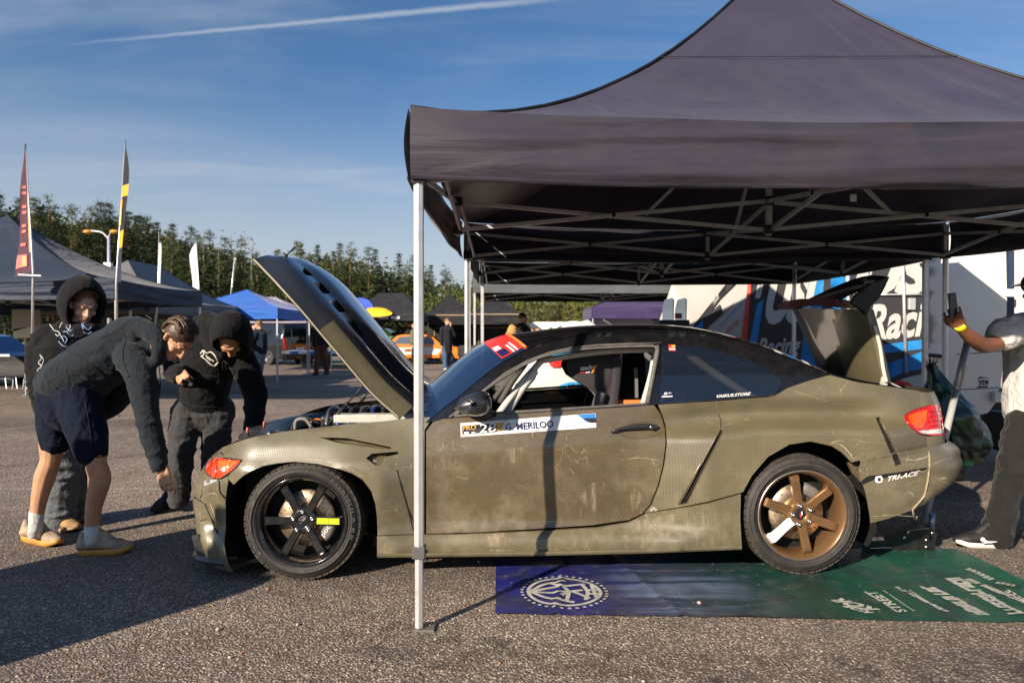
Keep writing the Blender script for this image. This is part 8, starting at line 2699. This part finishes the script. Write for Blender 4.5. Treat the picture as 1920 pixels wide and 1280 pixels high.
strokes_on(sbv, [[(160, 752), (168, 800), (174, 850)], [(192, 742), (198, 756), (197, 772)], [(150, 852), (170, 857), (192, 856)], [(82, 830), (100, 836), (118, 834)]], 0.0028, SEAMD, PA.children[-1], 'seam', 0.002)
WSOCK = cloth('white sock', (0.62, 0.62, 0.60)); SHT = mat('sand coloured knit shoe', (0.40, 0.30, 0.20), 0.75, var=0.35, vscale=18, bump=0.4, bscale=60, dirt=((0.10, 0.13, 0.20), 0.6, 16)); GUM = mat('gum sole', (0.50, 0.24, 0.05), 0.5, var=0.2, vscale=10)
for (a_, b_) in (((172, 984, 4.215), (173, 1022, 4.22)), ((69, 958, 4.41), (66, 1006, 4.41))):
    m = MB(); m.tube([A3(*a_), A3(*a_).lerp(A3(*b_), .5), A3(*b_)], [0.044, 0.042, 0.043], 16); obj('sock', m, WSOCK, PA)
def g0(px, py): return gnd(px, py)
heelA, toeA = gnd(150, 1040), gnd(246, 1034)
shoe(PA, heelA, toeA, A3(173, 1000, heelA.y + .02), SHT, GUM, 0.052, lace=mat('grey lace', (0.62, 0.60, 0.56), 0.7), sole_h=0.034)
heelF, toeF = gnd(46, 1012), gnd(112, 1024)
shoe(PA, heelF, toeF, A3(64, 985, heelF.y), SHT, GUM, 0.050, lace=MATS['grey lace'], sole_h=0.034)
m = MB(); m.tube([A3(298, 685, 4.13), A3(301, 715, 4.12), A3(301, 727, 4.12)], 0.004, 6); obj('draw_cord', m, NAVYH, PA)

# ---------------- the hooded person with line prints
PBp = thing('person', tuple(gnd(115, 985)), 'person in black hoodie with white line prints and hood up', 'person')
BLKH = cloth('black hoodie', (0.0085, 0.0085, 0.010), sheen=0.06); JEANB = cloth('faded grey jeans', (0.13, 0.145, 0.16), bumps=0.3)
JEANB2 = mat('light grey wash', (0.28, 0.29, 0.30), 0.85, var=0.5, vscale=9)
fB, uB = Vector((0.62, -0.58, -0.42)), Vector((0.30, -0.22, 0.92))
hcB = A3(158, 574, 4.78)
m = MB(); BB, AB = head_parts(m, hcB, fB, uB, 0.98)
limb(m, [A3(125, 800, 4.85), A3(125, 720, 4.85), A3(125, 650, 4.84), A3(142, 620, 4.82), A3(150, 600, 4.80)], [0.11, 0.10, 0.10, 0.05, 0.05], flat=1.05)
limb(m, [A3(82, 640, 4.80), A3(76, 720, 4.78), A3(100, 790, 4.70)], [0.05, 0.04, 0.03])
finger_hand(m, A3(100, 790, 4.70), Vector((0.5, -0.3, -0.7)), Vector((-0.5, -0.7, 0)), 1.0, 0.6)
limb(m, [A3(178, 640, 4.98), A3(185, 720, 5.0), A3(170, 790, 4.95)], [0.05, 0.04, 0.03])
finger_hand(m, A3(170, 790, 4.95), Vector((-0.2, -0.3, -0.8)), Vector((0.5, 0.7, 0)), 1.0, 0.6)
limb(m, [A3(108, 800, 4.82), A3(118, 880, 4.78), A3(112, 972, 4.78)], [0.09, 0.06, 0.035]); limb(m, [A3(148, 800, 4.95), A3(150, 880, 4.93), A3(140, 955, 4.97)], [0.09, 0.06, 0.035])
mesh_part(fuse(m, 0.0052, 3), 'body', SK2, PBp)
face_details(BB, AB, PBp, None, 0.98, lid=SK2)
hair_cap(PBp, BB, AB, 0.96, mat('dark blond hair', (0.16, 0.085, 0.04), 0.5), seed=4)
hood_shell(PBp, hcB + Vector((-0.02, 0.012, 0.012)), fB, uB, 1.16, BLKH, 58, 1.12)
m = MB()
limb(m, [A3(125, 775, 4.86), A3(123, 720, 4.86), A3(122, 660, 4.85), A3(128, 628, 4.85)], [0.19, 0.205, 0.20, 0.12], flat=0.98, n=18)
limb(m, [A3(92, 632, 4.82), A3(78, 660, 4.79), A3(74, 705, 4.77), A3(86, 760, 4.72), A3(98, 785, 4.70)], [0.10, 0.095, 0.085, 0.07, 0.06])
limb(m, [A3(165, 632, 4.96), A3(180, 665, 4.99), A3(185, 715, 5.0), A3(176, 765, 4.96), A3(171, 785, 4.95)], [0.10, 0.09, 0.08, 0.07, 0.06])
limb(m, [A3(108, 622, 4.88), A3(132, 612, 4.80), A3(158, 622, 4.75), A3(176, 616, 4.84), A3(160, 606, 4.94), A3(128, 606, 4.95)], [0.06, 0.06, 0.05, 0.05, 0.055, 0.06])
hm = fuse(m, 0.010, 6, wr=0.010, wscale=6, stretch=(0.8, 1, 1.6)); hbv = bvh_mesh(hm)
HB = mesh_part(hm, 'hoodie', BLKH, PBp)
LINEW = mat('white line print', (0.60, 0.60, 0.58), 0.7); LINEB = mat('pale blue line print', (0.22, 0.36, 0.62), 0.7)
strokes_on(hbv, [[(89, 603), (95, 610), (102, 620)], [(117, 600), (124, 599), (130, 605), (132, 613), (128, 619)], [(103, 620), (110, 622), (116, 632), (120, 640)], [(112, 615), (116, 606), (122, 604), (127, 610)], [(104, 626), (109, 630), (113, 624)], [(75, 665), (78, 672), (72, 680), (78, 686), (70, 694), (75, 700)], [(78, 668), (82, 676), (76, 690)], [(68, 608), (72, 604)]], 0.0032, LINEW, HB, 'line_print')
strokes_on(hbv, [[(113, 634), (120, 630), (126, 636), (122, 644)], [(118, 622), (126, 622), (132, 630), (138, 628)], [(154, 603), (158, 612), (166, 618), (172, 612)], [(156, 622), (164, 626), (172, 622)], [(110, 640), (118, 648), (126, 650)], [(168, 604), (160, 600), (154, 608), (157, 618)], [(124, 612), (130, 620), (136, 618)]], 0.0034, LINEB, HB, 'line_print')
m = MB()
limb(m, [A3(128, 780, 4.88), A3(128, 800, 4.88)], [0.17, 0.17], flat=0.85)
limb(m, [A3(110, 800, 4.83), A3(116, 880, 4.79), A3(112, 930, 4.78), A3(110, 972, 4.79)], [0.12, 0.11, 0.11, 0.112])
limb(m, [A3(148, 800, 4.95), A3(150, 880, 4.93), A3(144, 925, 4.95), A3(138, 955, 4.97)], [0.12, 0.11, 0.105, 0.108])
mesh_part(fuse(m, 0.011, 5, wr=0.014, wscale=6, stretch=(0.8, 1, 1.8)), 'jeans', JEANB, PBp)
TAN = mat('tan suede', (0.36, 0.22, 0.10), 0.8, var=0.2, vscale=14); TANS = mat('tan sole', (0.30, 0.19, 0.10), 0.6)
h_, t_ = gnd(88, 992), gnd(146, 996); shoe(PBp, h_, t_, A3(104, 972, h_.y), TAN, TANS, 0.052, lace=BLACKPL)
h_, t_ = gnd(118, 976), gnd(158, 980); shoe(PBp, h_, t_, A3(128, 958, h_.y), TAN, TANS, 0.050, lace=BLACKPL)

# ---------------- the hooded man reaching into the engine bay
PC_ = thing('person', tuple(gnd(350, 955)), 'person in black hoodie leaning over the nose of the race car', 'person')
fC, uC = Vector((0.06, -0.42, -0.90)), Vector((0.10, -0.88, 0.42))
hcC = A3(433, 638, 4.92)
CHAR = cloth('charcoal jeans', (0.050, 0.050, 0.054), bumps=0.3)
m = MB(); BC, AC = head_parts(m, hcC, fC, uC, 1.0)
limb(m, [A3(375, 770, 5.36), A3(385, 700, 5.28), A3(395, 640, 5.16), A3(415, 618, 5.05), A3(426, 622, 4.98)], [0.11, 0.11, 0.10, 0.05, 0.05], flat=0.85)
limb(m, [A3(352, 640, 5.22), A3(330, 705, 5.22), A3(338, 698, 5.00)], [0.05, 0.042, 0.03])
finger_hand(m, A3(338, 696, 5.00), A3(352, 720, 4.93) - A3(338, 696, 5.00), Vector((-0.2, -0.9, 0.5)), 0.98, 0.75, side=1, thumb=0.6)
limb(m, [A3(455, 680, 5.12), A3(480, 750, 5.10), A3(470, 826, 4.86)], [0.05, 0.042, 0.03])
finger_hand(m, A3(470, 826, 4.86), Vector((-0.2, -0.6, -0.6)), Vector((0, -0.5, 0.8)), 0.98, 0.4)
limb(m, [A3(350, 765, 5.34), A3(340, 850, 5.22), A3(336, 925, 5.26), A3(334, 934, 5.26)], [0.09, 0.06, 0.040, 0.032]); limb(m, [A3(410, 765, 5.40), A3(402, 850, 5.36), A3(400, 940, 5.42)], [0.09, 0.06, 0.035])
mesh_part(fuse(m, 0.0052, 3), 'body', SK1, PC_)
face_details(BC, AC, PC_, None, lid=SK1)
hood_shell(PC_, hcC + Vector((0.0, 0.02, 0.015)), fC, uC, 1.14, BLKH, 62, 1.05, tall=1.15)
m = MB()
limb(m, [A3(378, 752, 5.36), A3(386, 715, 5.30), A3(392, 668, 5.22), A3(388, 622, 5.18), A3(392, 602, 5.12)], [0.185, 0.20, 0.205, 0.155, 0.085], flat=0.8, n=18)
limb(m, [A3(358, 628, 5.22), A3(336, 660, 5.24), A3(326, 698, 5.22), A3(334, 697, 5.06), A3(337, 696, 5.01)], [0.10, 0.088, 0.076, 0.062, 0.052])
limb(m, [A3(440, 655, 5.14), A3(462, 690, 5.11), A3(478, 742, 5.10), A3(476, 790, 4.99), A3(471, 822, 4.88)], [0.115, 0.10, 0.085, 0.070, 0.056])
limb(m, [A3(395, 604, 5.10), A3(420, 612, 5.02), A3(452, 640, 4.98), A3(456, 660, 5.0)], [0.075, 0.07, 0.06, 0.05])
limb(m, [A3(385, 612, 5.08), A3(395, 640, 5.02), A3(415, 665, 4.98)], [0.07, 0.06, 0.05])
hm = fuse(m, 0.010, 6, wr=0.010, wscale=6, stretch=(0.8, 1, 1.6)); cbv = bvh_mesh(hm)
HC = mesh_part(hm, 'hoodie', BLKH, PC_)
strokes_on(cbv, [[(352, 742), (362, 712), (380, 706), (408, 708), (424, 740)], [(340, 752), (370, 762), (410, 762), (430, 752)], [(446, 662), (440, 690), (452, 716)]], 0.003, mat('grey seam', (0.025, 0.025, 0.028), 0.9), HC, 'seam', 0.002)
strokes_on(cbv, [[(376, 663), (382, 657), (388, 662), (396, 660), (404, 668), (410, 680)], [(378, 668), (386, 674), (394, 682), (402, 686), (408, 682)], [(386, 666), (394, 672), (402, 678)], [(388, 670), (396, 676)], [(380, 656), (383, 664), (377, 668)], [(404, 684), (410, 678), (407, 674)]], 0.006, mat('cream print', (0.58, 0.55, 0.48), 0.7), HC, 'chest_print')
for x in (418, 424):
    m = MB(); m.tube([A3(x, 665, 4.97), A3(x - 1, 680, 4.97), A3(x, 694, 4.99)], 0.004, 6); obj('draw_cord', m, BLKH, PC_)
m = MB()
limb(m, [A3(378, 752, 5.37), A3(380, 775, 5.37)], [0.168, 0.17], flat=0.8)
limb(m, [A3(352, 768, 5.34), A3(342, 820, 5.27), A3(338, 870, 5.22), A3(336, 920, 5.25), A3(336, 934, 5.26)], [0.12, 0.105, 0.092, 0.082, 0.085])
limb(m, [A3(410, 768, 5.40), A3(404, 850, 5.36), A3(402, 930, 5.42)], [0.12, 0.10, 0.085])
mesh_part(fuse(m, 0.011, 5, wr=0.012, wscale=6, stretch=(0.8, 1, 1.6)), 'jeans', CHAR, PC_)
BSH = mat('black trainer', (0.014, 0.014, 0.015), 0.6, bump=0.3, bscale=70)
h_, t_ = gnd(346, 946) + Vector((0, 0, 0.0)), gnd(288, 963); shoe(PC_, h_ + Vector((0, 0, 0.05)), t_, A3(338, 932, h_.y), BSH, BSH, 0.050, lace=BLACKPL)
h_, t_ = gnd(408, 950), gnd(385, 968); shoe(PC_, h_, t_, A3(402, 935, h_.y), BSH, BSH, 0.050)
TK = thing('hand_tool', tuple(A3(350, 712, 4.92)), 'small silver ended tool in the hand of the person at the engine bay', 'tool')
m = MB(); p = A3(349, 716, 4.91); m.box(p, (0.06, 0.02, 0.022), rot=Matrix.Rotation(0.4, 3, 'Y')); obj('grip', m, BLACKPL, TK)
m = MB(); m.lathe([(0.006, 0), (0.013, 0), (0.013, 0.02), (0.006, 0.02), (0.006, 0)], p + Vector((0.028, -.01, -.012)), Vector((1, -.2, -.4)), 12); obj('socket', m, CHROME, TK)

# ---------------- the man with the phone at the right edge
PD = thing('person', tuple(gnd(1880, 1022)), 'person in white t-shirt and black cap holding up a phone', 'person')
TEE = cloth('white t-shirt', (0.56, 0.55, 0.53)); TRO = cloth('dark grey work trousers', (0.017, 0.0165, 0.016))
fD, uD = Vector((-0.92, -0.2, -0.12)), Vector((-0.1, 0, 1))
hcD = A3(1948, 545, 4.50)
m = MB(); BD, AD = head_parts(m, hcD, fD, uD, 1.0)
limb(m, [A3(1950, 790, 4.5), A3(1950, 700, 4.5), A3(1950, 625, 4.5), A3(1952, 590, 4.5)], [0.13, 0.13, 0.13, 0.06], flat=1.2)
limb(m, [A3(1928, 612, 4.36), A3(1895, 628, 4.30), A3(1852, 647, 4.22), A3(1825, 636, 4.14), A3(1800, 612, 4.08)], [0.062, 0.058, 0.050, 0.044, 0.030])
finger_hand(m, A3(1800, 612, 4.08), A3(1783, 585, 4.03) - A3(1800, 612, 4.08), Vector((-0.65, -0.75, 0.0)), 1.0, 0.62, side=-1, thumb=0.8)
limb(m, [A3(1990, 620, 4.65), A3(2010, 700, 4.7), A3(2000, 780, 4.6)], [0.055, 0.045, 0.03]); finger_hand(m, A3(2000, 780, 4.6), Vector((0, -.1, -1)), Vector((1, 0, 0)), 1.0, 0.5)
limb(m, [A3(1925, 790, 4.45), A3(1895, 890, 4.38), A3(1870, 995, 4.40)], [0.09, 0.06, 0.035]); limb(m, [A3(1980, 790, 4.6), A3(1975, 890, 4.6), A3(1970, 990, 4.65)], [0.09, 0.06, 0.035])
mesh_part(fuse(m, 0.0050, 3), 'body', SK3, PD)
face_details(BD, AD, PD, None, 1.0, mat('black hair', (0.01, 0.008, 0.007), 0.5), lid=SK3)
m = MB(); m.ball(hcD + uD * 0.05, (0.092, 0.105, 0.082), axes=AD, n=18, m=10); CAP = obj('cap', m, cloth('black cap', (0.012, 0.012, 0.014)), PD)
m = MB(); br = []
for i in range(9):
    a = lerp(-1.1, 1.1, i / 8); br.append([BD(sin(a) * 0.085, 0.06 + 0.02 * cos(a), 0.062), BD(sin(a) * 0.09, 0.085 + 0.085 * cos(a), 0.050)])
m.grid(br); obj('cap_brim', m, MATS['black cap'], CAP, solid=0.006)
m = MB()
limb(m, [A3(1948, 775, 4.5), A3(1948, 720, 4.5), A3(1948, 660, 4.5), A3(1950, 618, 4.5), A3(1952, 598, 4.5)], [0.195, 0.19, 0.195, 0.15, 0.075], flat=1.1, n=18)
limb(m, [A3(1930, 612, 4.38), A3(1905, 618, 4.32), A3(1880, 628, 4.27)], [0.105, 0.10, 0.095])
limb(m, [A3(1980, 615, 4.62), A3(2000, 660, 4.68)], [0.10, 0.10])
mesh_part(fuse(m, 0.010, 5, wr=0.012, wscale=7, stretch=(1.6, 1, 0.6)), 't_shirt', TEE, PD)
m = MB()
limb(m, [A3(1950, 775, 4.5), A3(1950, 800, 4.5)], [0.17, 0.17], flat=1.0)
limb(m, [A3(1925, 795, 4.45), A3(1902, 870, 4.40), A3(1885, 940, 4.39), A3(1872, 1002, 4.40)], [0.12, 0.098, 0.085, 0.092])
limb(m, [A3(1980, 795, 4.6), A3(1976, 890, 4.6), A3(1972, 1000, 4.65)], [0.12, 0.10, 0.09])
mesh_part(fuse(m, 0.011, 5, wr=0.012, wscale=6, stretch=(0.8, 1, 1.4)), 'trousers', TRO, PD)
h_, t_ = gnd(1886, 1026), gnd(1792, 1022); SS, SP, SR = shoe(PD, h_, t_, A3(1872, 1004, h_.y), BSH, mat('white rubber sole', (0.62, 0.60, 0.57), 0.5), 0.050, lace=BLACKPL, sole_h=0.03)
m = MB(); sw = [(1843, 1010), (1846, 1008), (1849, 1013), (1858, 1015), (1871, 1015.5), (1858, 1017.5), (1846, 1018), (1842, 1014)]
panel(sw, lambda x, y: at(x, y, h_.y - 0.062), (), 6, Vector((0, 0.02, 0)), mb=m); obj('swoosh_mark', m, STWH, SS)
h_, t_ = gnd(1990, 1010), gnd(1920, 1012); shoe(PD, h_, t_, A3(1972, 1000, h_.y), BSH, MATS['white rubber sole'], 0.050)
m = MB(); wa, wb = A3(1797, 608, 4.075), A3(1804, 616, 4.09); m.tube([wa, wb], [0.033, 0.034], 16); obj('wristband', m, mat('yellow wristband', (0.75, 0.60, 0.03), 0.4), PD)
PHN = thing('phone', tuple(A3(1788, 575, 4.02)), 'black phone held up in the hand with a yellow wristband', 'phone')
pc = A3(1787, 573, 4.03); px_ = Vector((0.90, 0.42, 0.0)).normalized(); pz_ = (Vector((-0.12, 0, 1))).normalized(); py_ = pz_.cross(px_).normalized()
px_ = py_.cross(pz_)
m = MB(); m.box(pc, (0.074, 0.009, 0.15), axes=(px_, py_, pz_)); obj('case', m, mat('black phone case', (0.012, 0.012, 0.015), 0.35), PHN, bevel=0.004)
m = MB(); sgn = -1 if py_.y > 0 else 1
m.box(pc + px_ * -0.016 + pz_ * 0.052 + py_ * sgn * 0.0055, (0.034, 0.003, 0.036), axes=(px_, py_, pz_)); CB = obj('camera_bump', m, BLACKPL, PHN, bevel=0.002)
for dx, dz in ((-0.024, 0.060), (-0.024, 0.044), (-0.009, 0.052)):
    m = MB(); m.lathe([(0.0, 0.002), (0.006, 0.002), (0.0065, 0.0)], pc + px_ * dx + pz_ * dz + py_ * sgn * 0.007, py_ * sgn, 12); obj('lens', m, TINT, CB)

# ---------------- people in the distance
def bystander(label, px, yfeet, ytop, face, top, bottom, skin=SK2, hair=HAIRB, coat=False, stride=0.10, arm='down', bag=None, shoes=None, turn=0.0, short=False):
    g_ = gnd(px, yfeet); s_ = FPX / g_.y
    H = (yfeet - ytop) / s_
    k = H / 1.76
    T = thing('person', tuple(g_), label, 'person')
    f = Vector((cos(face), sin(face), 0)); r = Vector((sin(face), -cos(face), 0)); Z = Vector((0, 0, 1))
    Q = lambda x, y, z: g_ + r * x * k + f * y * k + Z * z * k
    m = MB(); B_, A_h = head_parts(m, Q(0, 0.03, 1.63), f - Z * 0.1, Z, k)
    limb(m, [Q(0, 0, .92), Q(0, 0, 1.2), Q(0, 0, 1.38), Q(0, 0, 1.5)], [.12 * k, .11 * k, .12 * k, .05 * k], flat=1.3, up=f)
    arms = {'down': ((-.21, 0, 1.1, -.22, .06, .84), (.21, 0, 1.1, .22, .06, .84)), 'face': ((-.24, .12, 1.16, -.06, .16, 1.50), (.21, 0, 1.1, .22, .06, .84)), 'pocket': ((-.25, -.03, 1.12, -.20, .08, .92), (.25, -.03, 1.12, .20, .08, .92))}[arm]
    for sg, (ex, ey, ez, wx, wy, wz) in zip((-1, 1), arms):
        limb(m, [Q(sg * .18, 0, 1.40), Q(ex, ey, ez), Q(wx, wy, wz)], [.045 * k, .038 * k, .028 * k])
        finger_hand(m, Q(wx, wy, wz), Vector((0, 0, -1)) if arm != 'face' or sg > 0 else Vector((0, 0, 1)), r * sg, k, 0.4)
    for sg in (-1, 1):
        limb(m, [Q(sg * .09, 0, .9), Q(sg * .10, .03 + sg * stride * .4, .48), Q(sg * .10, sg * stride, .08)], [.085 * k, .055 * k, .04 * k])
    mesh_part(fuse(m, 0.012, 3), 'body', skin, T)
    m = MB(); m.ball(B_(0, -0.018, 0.045), (0.084 * k, 0.10 * k, 0.086 * k), axes=A_h); obj('hair', m, hair, T)
    m = MB()
    limb(m, [Q(0, 0, .95 if not coat else .62), Q(0, 0, 1.15), Q(0, 0, 1.38), Q(0, 0, 1.47)], [.165 * k, .165 * k, .165 * k, .08 * k], flat=1.25, up=f)
    for sg, (ex, ey, ez, wx, wy, wz) in zip((-1, 1), arms):
        w1 = Vector((wx, wy, wz)) if not short else Vector((ex, ey, ez)).lerp(Vector((wx, wy, wz)), .05)
        limb(m, [Q(sg * .15, 0, 1.41), Q(sg * .19, 0, 1.33), Q(ex, ey, ez), Q(*(Vector((ex, ey, ez)).lerp(w1, .9)))], [.08 * k, .075 * k, .062 * k, .052 * k])
    mesh_part(fuse(m, 0.016, 3, wr=0.008, wscale=8), 'coat' if coat else 'jacket', top, T)
    m = MB()
    limb(m, [Q(0, 0, .86), Q(0, 0, .98)], [.15 * k, .15 * k], flat=1.2, up=f)
    for sg in (-1, 1):
        limb(m, [Q(sg * .09, 0, .88), Q(sg * .10, .03 + sg * stride * .4, .48), Q(sg * .10, sg * stride, .10)], [.11 * k, .085 * k, .07 * k])
    mesh_part(fuse(m, 0.016, 3, wr=0.008, wscale=8), 'trousers', bottom, T)
    for sg in (-1, 1):
        m = MB(); a_ = Q(sg * .10, sg * stride - .07, .05); b_ = Q(sg * .10, sg * stride + .17, .035)
        m.tube([a_, a_.lerp(b_, .5), b_], [.045 * k, .048 * k, .034 * k], 10, flat=0.9, round_caps=True); obj('shoe', m, shoes or BSH, T)
    if bag:
        m = MB()
        limb(m, [Q(0, -.20, 1.02), Q(0, -.24, 1.18), Q(0, -.20, 1.40)], [.13 * k, .14 * k, .10 * k], flat=1.1, up=f)
        me = fuse(m, 0.02, 2, wr=0.01, wscale=10); bo = mesh_part(me, 'backpack', bag, None)
        tag(bo, 'tan backpack on the person in the dark top under the rear tent', 'backpack')
        for sg in (-1, 1):
            m = MB(); limb(m, [Q(sg * .12, -.10, 1.42), Q(sg * .13, .10, 1.46), Q(sg * .14, .18, 1.25), Q(sg * .15, 0, 1.02)], [.02 * k, .02 * k, .02 * k, .02 * k]); obj('strap', m, bag, bo)
    return T
BRN = cloth('brown trousers', (0.15, 0.055, 0.035)); JBL = cloth('blue jeans', (0.06, 0.11, 0.20)); JGR = cloth('grey jeans', (0.22, 0.24, 0.26)); BLKJ = cloth('black jacket', (0.016, 0.016, 0.019)); NVJ = cloth('navy jacket', (0.012, 0.018, 0.034)); WSH = mat('white trainers', (0.62, 0.60, 0.58), 0.6)
bystander('person in brown trousers and black jacket walking beyond the raised bonnet', 603, 703, 592, radians(-100), BLKJ, BRN, stride=0.14)
bystander('person in navy jacket and grey jeans standing beside the black van', 487, 727, 600, radians(160), NVJ, JGR, arm='face', hair=mat('sandy hair', (0.20, 0.11, 0.06), 0.5), shoes=WSH)
bystander('person in long black coat and blue jeans beyond the tent pole', 838, 694, 596, radians(-60), BLKJ, JBL, coat=True, arm='face', shoes=WSH, hair=mat('ginger hair', (0.25, 0.10, 0.04), 0.5))
bystander('person in dark top carrying a tan backpack under the rear tent', 978, 735, 586, radians(20), BLKJ, JBL, bag=cloth('tan canvas', (0.44, 0.26, 0.10)))
for i, (px, yt, lab) in enumerate(((998, 611, 'small figure in a dark red top beside the white van, leftmost of four'), (1007, 608, 'small figure in blue beside the open dark van door'), (1033, 609, 'small figure in a grey top between the two white vans'), (1055, 610, 'small figure in black at the right white van'))):
    Y = 30; H_ = 1.75
    yf = YH + CAMH / Y * FPX
    bystander(lab, px, yf, YH - (1.70 - CAMH) / Y * FPX - (2 if i == 1 else 0), radians(-90 + 40 * i), [cloth('dark red top', (0.12, 0.03, 0.03)), NVJ, JGR, BLKJ][i], JBL)
bystander('person in camouflage jacket under the printed black tent', 778, 684, 604, radians(180), cloth('camouflage green', (0.13, 0.12, 0.07)), BLKJ)
bystander('person in black beside the one in camouflage under the printed tent', 768, 682, 602, radians(0), BLKJ, BLKJ)
# unseen spectators added at the left to cast shadows before the car
def spectator(label, x, y, h, top, bottom):
    g_ = Vector((x, y, 0)); s_ = FPX / y
    px = 960 + x * s_; yf = YH + CAMH * s_
    # gnd() of that pixel returns the same spot
    bystander(label, px, yf, yf - h * s_, radians(50), top, bottom)
spectator('unseen spectator in black jacket added at the left for the cast shadow, nearest the camera', -3.65, 1.45, 1.86, BLKJ, JBL)
spectator('unseen spectator in navy jacket added at the left for the cast shadow, between two others', -3.78, 1.98, 1.80, NVJ, JGR)
spectator('unseen spectator in camouflage jacket added at the left for the cast shadow, farthest from the camera', -3.98, 2.42, 1.76, MATS['camouflage green'], JBL)
bpy.context.view_layer.update()
bpy.data.scenes.remove(SCRATCH)
